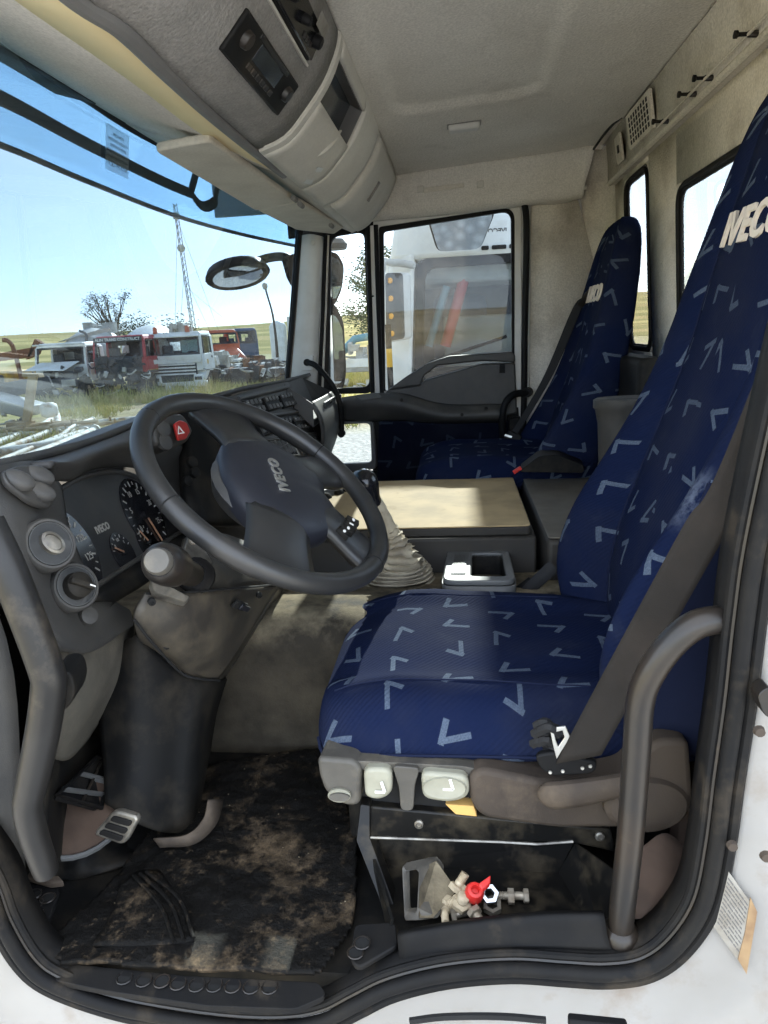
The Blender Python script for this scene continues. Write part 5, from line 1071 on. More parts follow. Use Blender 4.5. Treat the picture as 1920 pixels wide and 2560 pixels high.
# heel pad with raised ribs, torn end
hpd = patch('heel_pad', [[(-0.518,0.14,0.028), (-0.5,0.163,0.029), (-0.471,0.171,0.025)], [(-0.505,0.083,0.026), (-0.449,0.094,0.029), (-0.41,0.105,0.029)], [(-0.507,0.033,0.025), (-0.424,0.036,0.026), (-0.37,0.046,0.026)]], 'floor_rubber', fm, 6, 6, 0.005)
for k in range(3):
    a = (Vector((-0.502,0.149,0.033)) * (1 - k / 3) + Vector((-0.476,0.16,0.033)) * (k / 3)); b_ = Vector((-0.438,0.095,0.033)) + Vector((0.012 * k, 0.006 * k, 0)); c_ = Vector((-0.394,0.037,0.03)) + Vector((0.012 * k, 0.004 * k, 0))
    bm = BM(); add_tube(bm, cr([a, b_, c_], 6), 0.0026, 6); finish('pad_rib', bm, 'floor_rubber', fm)
# torn edge of the sound liner under the column boot
patch('torn_liner', [[(-0.494,0.207,0.05), (-0.442,0.209,0.055), (-0.423,0.242,0.06), (-0.416,0.257,0.085)], [(-0.484,0.205,0.035), (-0.431,0.215,0.035), (-0.409,0.257,0.04), (-0.409,0.3,0.055)]], 'seat_plastic_brown', fm, 5, 2, 0.003)
# dimpled sill plates
def sill_plate(name, label, pts, z, dim, m='rubber'):
    t = thing(name, label, 'sill plate', 'dimpled step plates of the sill'); bm = BM(); add_prism(bm, rounded(pts, 0.008, 3), (0, 0, -0.008)); bmesh.ops.recalc_face_normals(bm, faces=bm.faces); finish('plate', bm, m, t, bevel=0.002)
    for q in dim:
        c = Vector(q); bm = BM(); add_tube(bm, [c + Vector((math.cos(k * 0.5236) * 0.0100, math.sin(k * 0.5236) * 0.0100, 0.0006)) for k in range(12)], 0.0011, 5, True); finish('dimple_ring', bm, 'tube_paint', t)
        lathe('dimple', c + Vector((0, 0, -0.0005)), (0, 0, 1), [(0.0092, 0), (0.0092, 0.0008)], 'dark_void', t, 14)
    return t
sill_plate('sill_plate', 'dimpled black step plate in the front corner of the doorway', [(-0.669,0.1,0.05), (-0.648,0.119,0.05), (-0.592,0.107,0.045), (-0.58,0.06,0.04), (-0.58,0.006,0.035), (-0.61,0.028,0.04)], 0.05, [(-0.622,0.092,0.046), (-0.599,0.087,0.045), (-0.632,0.08,0.046), (-0.611,0.077,0.044), (-0.622,0.063,0.043), (-0.601,0.06,0.042), (-0.615,0.05,0.042)])
sill_plate('sill_plate', 'long black sill plate with dirty dimples along the bottom of the doorway', [(-0.579,0.015,0.005), (-0.542,0.02,0.006), (-0.371,0.01,0.006), (-0.195,0.01,0.006), (-0.183,-0.004,0.002), (-0.218,-0.023,0), (-0.329,-0.025,-0), (-0.469,-0.012,0), (-0.543,-0.003,0.002)], 0.0, [(-0.451,0.004,0.004), (-0.424,0.002,0.004), (-0.399,0.001,0.005), (-0.377,-0,0.004), (-0.352,-0.001,0.004), (-0.329,-0,0.004), (-0.305,-0,0.004), (-0.281,0,0.004), (-0.257,0.001,0.004)])
sill_plate('sill_plate', 'small dimpled black plate at the foot of the storage tray', [(-0.154,0.059,0.05), (-0.1,0.065,0.05), (-0.094,0.029,0.05), (-0.141,0.002,0.04), (-0.153,0.012,0.04)], 0.05, [(-0.14,0.03,0.049), (-0.147,0.018,0.046)])
# pedals
bp = thing('brake_pedal', 'worn grey ribbed brake pedal', 'pedal')
c00, c10, c11, c01 = [Vector(q) for q in ((-0.512,0.142,0.15), (-0.47,0.134,0.145), (-0.499,0.132,0.098), (-0.554,0.146,0.104))]
pnm = (c10 - c00).cross(c01 - c00).normalized(); pnm = pnm if pnm.z > 0 else -pnm
prism('pad', rounded([c00, c10, c11, c01], 0.012, 4), tuple(-pnm * 0.012), 'worn_metal', bp, 0.004, 2)
for k in range(3):
    t = 0.14 + 0.27 * k; a = c00.lerp(c01, t); b_ = c10.lerp(c11, t); a2 = c00.lerp(c01, t + 0.19); b2_ = c10.lerp(c11, t + 0.19)
    prism('tread', rounded([a.lerp(b_, 0.14), a.lerp(b_, 0.86), a2.lerp(b2_, 0.86), a2.lerp(b2_, 0.14)], 0.004, 2), tuple(pnm * 0.003), 'rubber', bp, 0.001)
ap = thing('accelerator_pedal', 'black ribbed foot plate beside the brake pedal', 'pedal')
q0, q1, q2, q3 = [Vector(q) for q in ((-0.615,0.283,0.139), (-0.605,0.3,0.12), (-0.58,0.216,0.094), (-0.59,0.13,0.179))]
anm = (q1 - q0).cross(q3 - q0).normalized(); anm = anm if anm.x > 0 else -anm
prism('plate', rounded([q0, q1, q2, q3], 0.012, 3), tuple(-anm * 0.006), 'rubber', ap, 0.002)
for a, b_ in (((0.0, 0.45), (1, 0.40)), ((0.0, 0.85), (1, 0.72))):
    pa = q0.lerp(q3, a[1]); pb = q1.lerp(q2, b_[1]); tube('rib', [pa + anm * 0.003, pb + anm * 0.003], 0.0042, 'tray_grey', ap, 6)
tube('rib', [q0.lerp(q1, 0.5) + anm * 0.003, q3.lerp(q2, 0.55) + anm * 0.003], 0.0025, 'tube_paint', ap, 6)
tube('frame', [q0 + anm * 0.004, q1 + anm * 0.004, q2 + anm * 0.004, q3 + anm * 0.004], 0.004, 'rubber', ap, 6, 0, True)
# oval collar on the toe board
oc2 = Vector((-0.6,0.193,0.097)); on_ = Vector((0.55, -0.35, 0.75)).normalized()
tp = thing('floor_collar', 'brown oval opening with a pale rim under the foot plate', 'collar')
bm = BM(); ux, uy, _ = frame_of(on_); add_tube(bm, [oc2 + ux * (0.072 * math.cos(k * 0.2618)) + uy * (0.055 * math.sin(k * 0.2618)) for k in range(24)], 0.0045, 6, True); finish('rim', bm, 'tray_grey', tp)
lathe('opening', oc2, on_, [(0.070, -0.003), (0.069, -0.001)], 'brown_fabric', tp, 24, 1.0, 0.76)
# sloping toe board and hinge-side well lining
patch('toe_board', [[(-0.564,0.09,0.281), (-0.64,0.286,0.171), (-0.65,0.434,0.097), (-0.62,0.494,0.04)], [(-0.575,0.08,0.188), (-0.62,0.195,0.083), (-0.6,0.245,0.035), (-0.56,0.333,-0.033)], [(-0.576,0.065,0.112), (-0.605,0.159,0.012), (-0.563,0.18,0.012), (-0.507,0.223,0.012)]], 'dash_black', None, 5, 5, 0.006)
tb_ = bpy.data.objects['toe_board']; tag(tb_, 'dark toe board of the driver footwell', kind='structure')
# engine cover in two pieces
ec = thing('engine_cover', 'tan engine cover lid between the seats, partly sunlit', 'engine cover')
prism('cover_base', [(-0.46, 0.872, 0.21), (0.166, 0.872, 0.21), (0.166, 1.44, 0.21), (-0.46, 1.44, 0.21)], (0, 0, 0.122), 'cover_side', ec, 0.006)
prism('cover_lid', rounded([(-0.46, 0.886, 0.3325), (0.156, 0.886, 0.3325), (0.156, 1.43, 0.3325), (-0.46, 1.43, 0.3325)], 0.012, 3), (0, 0, 0.020), 'cover_side', ec, 0.003)
prism('cover_mat_sheet', rounded([(-0.46, 0.888, 0.3528), (0.154, 0.888, 0.3528), (0.154, 1.428, 0.3528), (-0.46, 1.428, 0.3528)], 0.012, 3), (0, 0, 0.0032), 'cover_mat', ec, 0.0012)
er = thing('engine_cover', 'narrow brown engine cover piece behind the tan lid', 'engine cover')
prism('cover_base', [(0.180, 0.80, 0.18), (0.50, 0.80, 0.18), (0.50, 1.44, 0.18), (0.180, 1.44, 0.18)], (0, 0, 0.166), 'cover_side', er, 0.012, 3)
mat('cover_brown', (0.13, 0.115, 0.09), 0.75, col2=(0.10, 0.088, 0.07), cscale=8, grain=300, gstr=0.2)
prism('cover_top', rounded([(0.184, 0.806, 0.3462), (0.496, 0.806, 0.3462), (0.496, 1.436, 0.3462), (0.184, 1.436, 0.3462)], 0.012, 3), (0, 0, 0.004), 'cover_brown', er, 0.002)
# moulded tray between driver seat and engine cover
ct = thing('cup_tray', 'grey moulded tray with deep pocket behind the gear gaiter', 'tray')
T0, T1, T2, T3 = [Vector(q) for q in ((-0.045,0.68,0.3), (0.104,0.674,0.3), (0.103,0.887,0.3), (-0.036,0.895,0.3))]
def tpt(u, v, dz=0.0):
    p_ = (T0 * (1 - u) + T1 * u) * (1 - v) + (T3 * (1 - u) + T2 * u) * v; return p_ + Vector((0, 0, dz))
out_ = rounded([tpt(0, 0), tpt(1, 0), tpt(1, 1), tpt(0, 1)], 0.026, 4); in_ = rounded([tpt(0.40, 0.13), tpt(0.88, 0.13), tpt(0.88, 0.86), tpt(0.40, 0.86)], 0.012, 4)
ring_frame('rim', out_, in_, (0, 0, -0.012), 'tray_grey', ct, 0.003)
bm = BM(); add_hull(bm, [p_ + Vector((0, 0, -0.012)) for p_ in out_], [tpt(0.5, 0.5) + (p_ - tpt(0.5, 0.5)) * 0.94 + Vector((0, 0, -0.085)) for p_ in out_]); bm.faces.ensure_lookup_table()
bmesh.ops.delete(bm, geom=[f for f in bm.faces if len(f.verts) > 4], context='FACES'); finish('skirt', bm, 'tray_grey', ct, solid=0.003)
bm = BM(); fl_ = [tpt(0.5, 0.5) * 0 + p_ + Vector((0, 0, -0.07)) for p_ in in_]
n_ = len(in_); va = [bm.verts.new(p_ + Vector((0, 0, -0.006))) for p_ in in_]; vb = [bm.verts.new(p_) for p_ in fl_]
for i in range(n_): bm.faces.new((va[i], va[(i + 1) % n_], vb[(i + 1) % n_], vb[i]))
bm.faces.new(vb); finish('pocket', bm, 'dash_black', ct)
obox('grip_pad', tpt(0.215, 0.5, 0.0008), (T1 - T0) * 0.105, (T3 - T0) * 0.32, (0, 0, 0.0015), 'tray_grey', ct, 0.0006)
for k in range(8): obox('grip_rib', tpt(0.14 + 0.021 * k, 0.5, 0.003), (T1 - T0) * 0.004, (T3 - T0) * 0.25, (0, 0, 0.0012), 'dash_dark', ct, 0)
# gear lever
gl = thing('gear_lever', 'gear lever with black knob and creased pale gaiter', 'gear lever')
gb = Vector((-0.148,0.82,0.235)); gt_ = Vector((-0.171,0.775,0.399)); gk = Vector((-0.203,0.75,0.488))
gdir = (gt_ - gb); rows = []
def gctr(t): return gb.lerp(gt_, t) + Vector((0.010 * math.sin(t * math.pi), 0, 0))
N = 84
for i in range(N + 1):
    t = i / N
    if t < 0.36: base = 0.082 - 0.025 * (t / 0.36); amp = 0.0115; fr = 6.5 / 0.36
    else: base = 0.057 - 0.036 * ((t - 0.36) / 0.64) ** 0.75; amp = 0.0095 * (1 - (t - 0.36) / 0.64) + 0.0025; fr = 11
    ring = []
    for k in range(28):
        a = 2 * math.pi * k / 28; ph = 0.5 * mnoise.noise(Vector((math.cos(a) * 1.3, math.sin(a) * 1.3, t * 3))) * (2.2 if t > 0.3 else 0.5)
        r_ = base + amp * math.sin(2 * math.pi * (t * fr + ph)) + 0.004 * mnoise.noise(Vector((math.cos(a) * 2, math.sin(a) * 2, t * 9)))
        ring.append(gctr(t) + Vector((math.cos(a) * r_, math.sin(a) * r_ * 0.9, 0.004 * math.sin(2 * math.pi * (t * fr + ph) + 1.2))))
    rows.append(ring)
bm = BM(); grid_mesh(bm, rows, True); bmesh.ops.recalc_face_normals(bm, faces=bm.faces); finish('gaiter_boot', bm, 'gaiter', gl, auto=0)
sd2 = (gk - gt_).normalized(); Lk = (gk - gt_).length
lathe('sleeve', gt_ - sd2 * 0.03, sd2, [(0.024, 0), (0.0225, 0.03), (0.0235, 0.034), (0.0215, 0.06), (0.0225, 0.065), (0.019, 0.03 + Lk * 0.7)], 'gaiter', gl, 18)
lathe('knob', gt_ + sd2 * Lk * 0.52, sd2, [(0.019, 0), (0.022, 0.018), (0.030, 0.040), (0.033, 0.055), (0.031, 0.068), (0.022, 0.078), (0.010, 0.081), (0.0005, 0.0815)], 'black_gloss', gl, 24, 1.1, 0.92)
lathe('base_ring', gb + Vector((0, 0, -0.003)), (0, 0, 1), [(0.098, 0), (0.098, 0.008), (0.086, 0.012), (0.080, 0.006)], 'rubber', gl, 28, 1.0, 0.92)
# small lever on the tunnel near the column
hl = thing('tunnel_pin', 'short brown pin hanging under the steering column', 'pin')
tube('pin', [(-0.429,0.6,0.268), (-0.435,0.6,0.237)], 0.005, 'brown_fabric', hl, 8)
lathe('pin_head', (-0.429,0.6,0.271), (0, 0, 1), [(0.008, -0.004), (0.008, 0.004)], 'steel_dirty', hl, 8)

# storage tray beside the seat with loose hardware
tr = thing('storage_tray', 'open black storage tray under the driver seat side', 'tray')
prism('seat_riser', [(-0.144,0.176,0.14), (0.013,0.176,0.127), (0.195,0.176,0.111), (0.203,0.176,0.073), (0.143,0.176,0.087), (0.042,0.176,0.087), (-0.147,0.176,0.089)], (0, 0.06, 0), 'riser_black', tr, 0.003)
bm = BM(); add_tube(bm, [(-0.147,0.175,0.089), (0.042,0.175,0.087), (0.094,0.175,0.085), (0.144,0.175,0.091)], 0.0022, 6); finish('riser_edge_glint', bm, 'worn_metal', tr)  # highlight along the riser's bottom edge, made as a pale metal tube
prism('riser_post', rounded([(-0.156,0.17,0.147), (-0.141,0.17,0.145), (-0.145,0.17,0.09), (-0.1,0.1,0.02), (-0.117,0.1,0.019), (-0.165,0.17,0.087)], 0.003, 2), (0.0, 0.03, 0), 'riser_black', tr, 0.002)
tz = 0.032
bl, br_, fl2, fr2 = Vector((-0.135, 0.185, tz)), Vector((0.125, 0.182, tz)), Vector((-0.105, 0.055, tz)), Vector((0.165, 0.055, tz))
bm = BM(); add_poly(bm, [fl2, fr2, br_, bl]); finish('tray_floor', bm, 'riser_black', tr, smooth=False, solid=0.004)
bm = BM(); add_poly(bm, [bl, br_, Vector((0.147,0.192,0.074)), Vector((-0.15,0.192,0.074))]); finish('tray_back', bm, 'riser_black', tr, smooth=False, solid=0.004)
bm = BM(); add_poly(bm, [fr2, Vector((0.20, 0.05, 0.13)), Vector((0.149,0.19,0.077)), br_]); finish('tray_side', bm, 'riser_black', tr, smooth=False, solid=0.004)
bm = BM(); add_poly(bm, [fl2, bl, Vector((-0.149,0.19,0.076)), Vector((-0.102,0.06,0.059))]); finish('tray_side', bm, 'riser_black', tr, smooth=False, solid=0.004)
# inner partition: raised frame around a small pocket
ring_frame('partition_frame', [Vector(q) for q in ((-0.095,0.12,0.088), (-0.054,0.15,0.074), (-0.043,0.15,0.058), (-0.046,0.075,0.047), (-0.073,0.075,0.042), (-0.091,0.08,0.036))], [Vector(q) for q in ((-0.09,0.118,0.081), (-0.074,0.12,0.083), (-0.072,0.118,0.08), (-0.074,0.085,0.051), (-0.076,0.085,0.047), (-0.088,0.088,0.042))], (0.006, 0.010, 0), 'seat_plastic', tr, 0.002)
bm = BM(); add_poly(bm, [(-0.072,0.125,0.078), (-0.05,0.152,0.07), (-0.021,0.12,0.051), (-0.052,0.075,0.047), (-0.071,0.078,0.043)]); finish('partition_slope', bm, 'tunnel_mat', tr, smooth=False, solid=0.003)
# kick panel in front of the tray
kp = patch('kick_panel', [[(-0.093,0.04,0.061), (-0.012,0.04,0.082), (0.079,0.04,0.098), (0.157,0.04,0.103)], [(-0.094,0.026,0.066), (-0.012,0.026,0.088), (0.078,0.026,0.104), (0.157,0.026,0.11)], [(-0.092,0.018,0.04), (-0.012,0.018,0.073), (0.077,0.018,0.086), (0.16,0.018,0.088)], [(-0.09,0.012,0.027), (-0.013,0.012,0.058), (0.077,0.012,0.071), (0.164,0.012,0.073)]], 'rubber', tr, 6, 5, 0.006)
for q in ((-0.073,0.174,0.114), (0.18,0.174,0.101)): lathe('riser_screw', q, (0, -1, 0.1), [(0.0068, -0.001), (0.0066, 0.0015), (0.004, 0.0025), (0.0035, 0.0012)], 'worn_metal', tr, 14)
# loose bolts, nuts and the red clip
def bolt(label, c, d, L, r, m='bolt_tan', head=True, grp='loose bolts in the storage tray'):
    c = Vector(c); d = Vector(d).normalized(); t = thing('loose_bolt', label, 'bolt', grp, loc=tuple(c))
    if head: lathe('head', c, d, [(r * 1.75, 0), (r * 1.85, r * 0.3), (r * 1.8, r * 1.2), (r * 1.5, r * 1.4)], m, t, 6)
    pr_ = [(r, r * 1.2)]
    nth = 8
    for k in range(nth): pr_ += [(r * 1.04, r * 1.2 + L * (0.3 + 0.7 * (k + 0.2) / nth)), (r * 0.9, r * 1.2 + L * (0.3 + 0.7 * (k + 0.7) / nth))]
    lathe('shank', c, d, pr_, m, t, 12); return t
zt = tz + 0.010
bolt('tan bolt leaning at the top of the small heap in the tray', (-0.023,0.11,0.06), (0.4, 0.3, 0.5), 0.020, 0.0062)
bolt('tan bolt lying across the middle of the heap in the tray', (-0.004,0.109,0.058), (-0.9, -0.4, -0.25), 0.026, 0.0066)
bolt('stubby tan bolt on the left edge of the heap in the tray', (-0.036,0.105,0.045), (0.8, -0.5, 0.1), 0.018, 0.0060)
bolt('thin tan bolt pointing at the door at the front of the heap', (-0.038,0.098,0.042), (0.1, -0.9, 0.1), 0.022, 0.0050)
bolt('grey steel bolt at the right of the heap under the red clip', (0.001,0.089,0.05), (0.6, -0.9, -0.2), 0.026, 0.0056, 'steel_dirty')
bolt('thick tan bolt standing in the centre of the heap', (-0.015,0.101,0.046), (0.2, -0.3, 0.9), 0.014, 0.0078)
bolt('small dark bolt half hidden at the foot of the heap', (-0.028,0.088,0.04), (0.9, 0.2, 0.1), 0.016, 0.0048, 'worn_metal')
bolt('long grey bolt with nut lying alone at the right of the tray', (0.077,0.123,0.044), (-1, -0.02, 0.0), 0.038, 0.0052, 'steel_dirty')
def nut(label, c, d, r, h, m):
    c = Vector(c); t = thing('loose_nut', label, 'nut', 'loose nuts in the storage tray', loc=tuple(c)); bm = BM(); d = Vector(d).normalized()
    add_lathe(bm, c, d, [(r * 0.58, 0), (r, 0), (r, h), (r * 0.58, h), (r * 0.58, 0)], 6, cap=False); bmesh.ops.remove_doubles(bm, verts=bm.verts, dist=1e-5); bmesh.ops.recalc_face_normals(bm, faces=bm.faces); finish('nut_body', bm, m, t, auto=30); return t
mat('zinc', (0.62, 0.66, 0.70), 0.25, 0.9)
nut('bright zinc nut beside the red clip in the tray', (0.023,0.115,0.05), (0.1, -0.5, 0.8), 0.0125, 0.009, 'zinc')
nut('dull grey nut lying flat below the bright nut', (0.027,0.104,0.04), (0.0, -0.15, 1), 0.0135, 0.008, 'worn_metal')
nut('grey nut threaded on the long bolt in the tray', (0.049,0.121,0.044), (1, 0.02, 0), 0.0105, 0.008, 'steel_dirty')
rc = thing('red_clip', 'bright red plastic clip with a winged tab on the heap of bolts', 'clip')
cc = Vector((0.004,0.099,0.07))
lathe('collar', cc, (0.1, -0.45, 0.9), [(0.012, -0.012), (0.013, 0.0), (0.010, 0.006), (0.006, 0.007), (0.005, -0.002)], 'red_plastic', rc, 14)
prism('wing', [(0.009,0.1,0.075), (0.025,0.113,0.078), (0.024,0.104,0.074), (0.013,0.095,0.07)], (0.001, 0.002, 0.006), 'red_plastic', rc, 0.001)
prism('tail', [(-0.004,0.096,0.066), (-0.01,0.097,0.064), (0.006,0.093,0.052), (0.013,0.095,0.06)], (0.0, 0.003, 0.006), 'red_plastic', rc, 0.001)

# ================================================================== PASSENGER DOOR AND PILLAR
pd = thing('passenger_door', 'closed passenger door with black armrest and framed window', 'door')
def VV(*q): return [Vector(p_) for p_ in q]
fo = rounded(VV((-0.296,2.035,1.193), (0.234,2.035,1.232), (0.23,2.035,0.549), (-0.316,2.035,0.573)), [0.01, 0.06, 0.01, 0.01], 6)
fi = rounded(VV((-0.277,2.035,1.17), (0.21,2.035,1.206), (0.206,2.035,0.559), (-0.297,2.035,0.581)), [0.01, 0.045, 0.01, 0.01], 6)
ring_frame('window_frame', fo, fi, (0, 0.035, 0), 'white_trim', pd, 0.002)
gi = rounded(VV((-0.261,2.04,1.153), (0.197,2.04,1.194), (0.197,2.04,0.559), (-0.284,2.04,0.58)), [0.012, 0.035, 0.01, 0.01], 6)
fi2 = [p_ + Vector((0, 0.006, 0)) for p_ in fi]
ring_frame('glass_channel', fi2, gi, (0, 0.02, 0), 'rubber_clean', pd, 0.001)
bm = BM(); add_poly(bm, [p_ + Vector((0, 0.012, 0)) for p_ in gi]); finish('glass', bm, 'side_glass', pd, smooth=False)
bm = BM(); add_tube(bm, [(0.192,2.05,1.194), (0.203,2.05,1.164), (0.209,2.05,0.869), (0.211,2.05,0.558)], 0.004, 6); finish('glass_run', bm, 'rubber_clean', pd)
# divider bar and quarter light
prism('divider', VV((-0.312,2.03,1.174), (-0.293,2.03,1.176), (-0.301,2.03,0.572), (-0.326,2.03,0.573)), (0, 0.03, 0), 'white_trim', pd, 0.002)
bm = BM(); add_tube(bm, [(-0.286,2.028,1.176), (-0.292,2.028,0.896), (-0.295,2.028,0.572)], 0.0085, 8); finish('divider_seal', bm, 'rubber_clean', pd)
bm = BM(); add_tube(bm, [(-0.316,2.028,1.174), (-0.323,2.028,0.897), (-0.331,2.028,0.574)], 0.0085, 8); finish('divider_seal', bm, 'rubber_clean', pd)
lathe('divider_screw', (-0.31,2.028,0.93), (0, -1, 0), [(0.004, 0), (0.003, 0.002)], 'dash_black', pd, 8)
qo = rounded(VV((-0.471,2.04,1.167), (-0.314,2.04,1.179), (-0.331,2.04,0.573), (-0.527,2.04,0.577)), 0.03, 5); qi = rounded(VV((-0.455,2.04,1.148), (-0.332,2.04,1.158), (-0.343,2.04,0.598), (-0.504,2.04,0.598)), 0.03, 5)
ring_frame('quarter_seal', qo, qi, (0, 0.025, 0), 'rubber_clean', pd, 0.003)
bm = BM(); add_poly(bm, [p_ + Vector((0, 0.015, 0)) for p_ in qi]); finish('quarter_glass', bm, 'side_glass', pd, smooth=False)
# upper trim with pull slot
prism('pull_rim', VV((-0.269,2,0.587), (-0.193,2,0.636), (-0.113,2,0.68), (-0.035,2,0.701), (0.191,2,0.706), (0.206,2,0.695), (0.206,2,0.667), (0.083,2,0.677), (-0.079,2,0.668), (-0.131,2,0.633), (-0.146,2,0.599)), (0, 0.045, 0), 'dash_dark', pd, 0.006, 3)
prism('pull_body', VV((-0.269,2.001,0.587), (-0.146,2.001,0.598), (-0.129,2.001,0.616), (0.083,2.001,0.667), (0.206,2.001,0.665), (0.212,2.001,0.479), (0.114,2.001,0.462), (-0.077,2.001,0.47), (-0.215,2.001,0.526), (-0.312,2.001,0.537)), (0, 0.045, 0), 'dash_dark', pd, 0.006, 3)
prism('catch_slot', VV((0.149,1.999,0.664), (0.169,1.999,0.663), (0.169,1.999,0.63), (0.148,1.999,0.631)), (0, 0.006, 0), 'dark_void', pd, 0)
patch('armrest', [[(-0.45,2.02,0.565), (-0.336,2,0.576), (-0.212,1.985,0.573), (-0.057,1.985,0.528), (0.174,1.985,0.519)], [(-0.445,1.98,0.555), (-0.333,1.965,0.559), (-0.211,1.95,0.545), (-0.058,1.95,0.498), (0.171,1.95,0.495)], [(-0.447,1.98,0.524), (-0.335,1.965,0.528), (-0.213,1.955,0.51), (-0.059,1.955,0.473), (0.171,1.955,0.469)], [(-0.457,2.02,0.473), (-0.343,2.01,0.47), (-0.218,2,0.467), (-0.06,2,0.452), (0.174,2,0.448)]], 'dash_dark', pd, 6, 5, 0.006)
prism('armrest_tray', rounded(VV((-0.395,1.975,0.571), (-0.312,1.975,0.578), (-0.287,1.96,0.564), (-0.371,1.96,0.554)), 0.01, 3), (0, 0, 0.004), 'tray_grey', pd, 0.001)
for q in ((-0.214,1.948,0.552), (0.007,1.948,0.489), (0.096,1.955,0.508)): lathe('trim_screw', q, (0, -1, 0.2), [(0.007, -0.004), (0.006, 0.003), (0.001, 0.004)], 'dash_black', pd, 10)
# beam over the low window, fabric panel, low window
prism('front_beam', VV((-0.457,2.02,0.548), (-0.291,2.02,0.541), (-0.305,2.02,0.464), (-0.457,2.02,0.464)), (0, 0.04, 0), 'dash_black', pd, 0.003)
bm = BM(); lay = bm.loops.layers.uv.verify(); f = add_poly(bm, [(-0.308,2.012,0.47), (0.178,2.012,0.459), (0.189,2.012,0.218), (-0.33,2.012,0.224)])
for lp in f.loops: lp[lay].uv = (lp.vert.co.x, lp.vert.co.z)
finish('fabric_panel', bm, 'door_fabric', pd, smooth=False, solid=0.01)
lo_ = rounded(VV((-0.498,2.015,0.472), (-0.333,2.015,0.473), (-0.329,2.015,0.28), (-0.539,2.015,0.272)), 0.02, 4); li_ = rounded(VV((-0.486,2.015,0.461), (-0.346,2.015,0.462), (-0.348,2.015,0.307), (-0.519,2.015,0.305)), 0.018, 4)
ring_frame('low_window_frame', lo_, li_, (0, 0.03, 0), 'tray_grey', pd, 0.003)
bm = BM(); add_poly(bm, [p_ + Vector((0, 0.025, 0)) for p_ in li_]); finish('low_window', bm, 'side_glass', pd, smooth=False)
prism('door_foot', VV((-0.542,2.03,0.28), (0.201,2.03,0.25), (0.25, 2.03, 0.0), (-0.60, 2.03, 0.0)), (0, 0.02, 0), 'dash_black', pd, 0.002)
prism('door_rear_edge', VV((0.181,2.02,0.456), (0.225,2.02,0.465), (0.262, 2.02, 0.0), (0.20, 2.02, 0.0)), (0, 0.02, 0), 'dash_black', pd, 0.002)
prism('door_front_edge', VV((-0.54,2.045,0.59), (-0.494,2.045,0.579), (-0.523,2.045,0.269), (-0.64, 2.045, 0.0), (-0.75, 2.045, 0.0), (-0.706,2.045,0.588)), (0, 0.02, 0), 'dash_black', pd, 0)
prism('inner_skin', VV((-0.34,2.052,0.519), (0.221,2.052,0.496), (0.25, 2.052, 0.0), (-0.353,2.052,0.187)), (0, 0.02, 0), 'dash_black', pd, 0)
prism('jamb', VV((0.20, 2.058, 0.0), (0.285, 2.058, 0.0), (0.285, 2.058, 1.26), (0.225, 2.058, 1.26)), (0, 0.02, 0), 'white_trim', pd, 0)
prism('jamb_top', VV((-0.62, 2.0665, 1.155), (-0.33, 2.0665, 1.163), (0.22, 2.0665, 1.215), (0.22, 2.0665, 1.29), (-0.62, 2.0665, 1.29)), (0, 0.02, 0), 'rubber_clean', pd, 0)
prism('pillar_infill', VV((-0.523,2.068,1.206), (-0.458,2.068,1.201), (-0.512,2.068,0.585), (-0.46,2.068,0.572), (-0.468,2.068,0.449), (-0.581,2.068,0.453)), (0, 0.015, 0), 'rubber_clean', pd, 0)
# weather strip of the door opening
ds_ = thing('door_seal', 'black rubber seal round the passenger door opening', 'seal')
bm = BM(); add_tube(bm, cr(VV((-0.493,2.02,1.158), (-0.304,2.02,1.205), (-0.037,2.02,1.225), (0.158,2.02,1.239), (0.217,2.02,1.233), (0.244,2.02,1.2), (0.249,2.02,1.088), (0.243,2.02,0.802), (0.239,2.02,0.533), (0.232,2.02,0.287)), 5), 0.0115, 10); finish('strip', bm, 'rubber_clean', ds_)
bm = BM(); add_tube(bm, cr(VV((-0.295,2.03,1.201), (-0.038,2.03,1.217), (0.19,2.03,1.232), (0.239,2.03,1.194), (0.24,2.03,1.089), (0.238,2.03,0.802), (0.232,2.03,0.533)), 5), 0.004, 6); finish('lip', bm, 'white_trim', ds_)
# A-pillar
apil = thing('windscreen_pillar', 'pale grey pillar trim between windscreen and passenger door', 'pillar')
patch('trim', [[(-0.547,1.965,1.15), (-0.512,1.955,1.15), (-0.48,1.965,1.143), (-0.475,2,1.143)], [(-0.59,1.965,0.877), (-0.553,1.955,0.875), (-0.516,1.965,0.873), (-0.507,2,0.873)], [(-0.637,1.965,0.61), (-0.601,1.955,0.609), (-0.552,1.965,0.606), (-0.541,2,0.603)]], 'white_trim', apil, 5, 5, 0.008)
bm = BM(); add_tube(bm, [(-0.555,1.972,1.154), (-0.603,1.972,0.862), (-0.65,1.972,0.61)], 0.010, 8); finish('screen_edge', bm, 'rubber_clean', apil)
bm = BM(); add_tube(bm, [(-0.47,2.01,1.15), (-0.503,2.01,0.857), (-0.538,2.01,0.584)], 0.008, 8); finish('door_edge', bm, 'rubber_clean', apil)
bm = BM(); add_tube(bm, [(-0.46,2.015,1.15), (-0.492,2.015,0.856), (-0.524,2.015,0.583)], 0.004, 8); finish('outer_trim', bm, 'console_light', apil)
lathe('plug', (-0.506,1.951,1.121), (0, -1, 0), [(0.008, 0), (0.007, 0.002)], 'console_light', apil, 14)
prism('handle_foot', rounded(VV((-0.574,1.945,0.727), (-0.535,1.945,0.729), (-0.543,1.945,0.675), (-0.581,1.945,0.677)), 0.006, 3), (0, 0.02, 0), 'white_trim', apil, 0.003)
gh = thing('dash_grab_handle', 'curved black grab handle between pillar and passenger end of dash', 'handle')
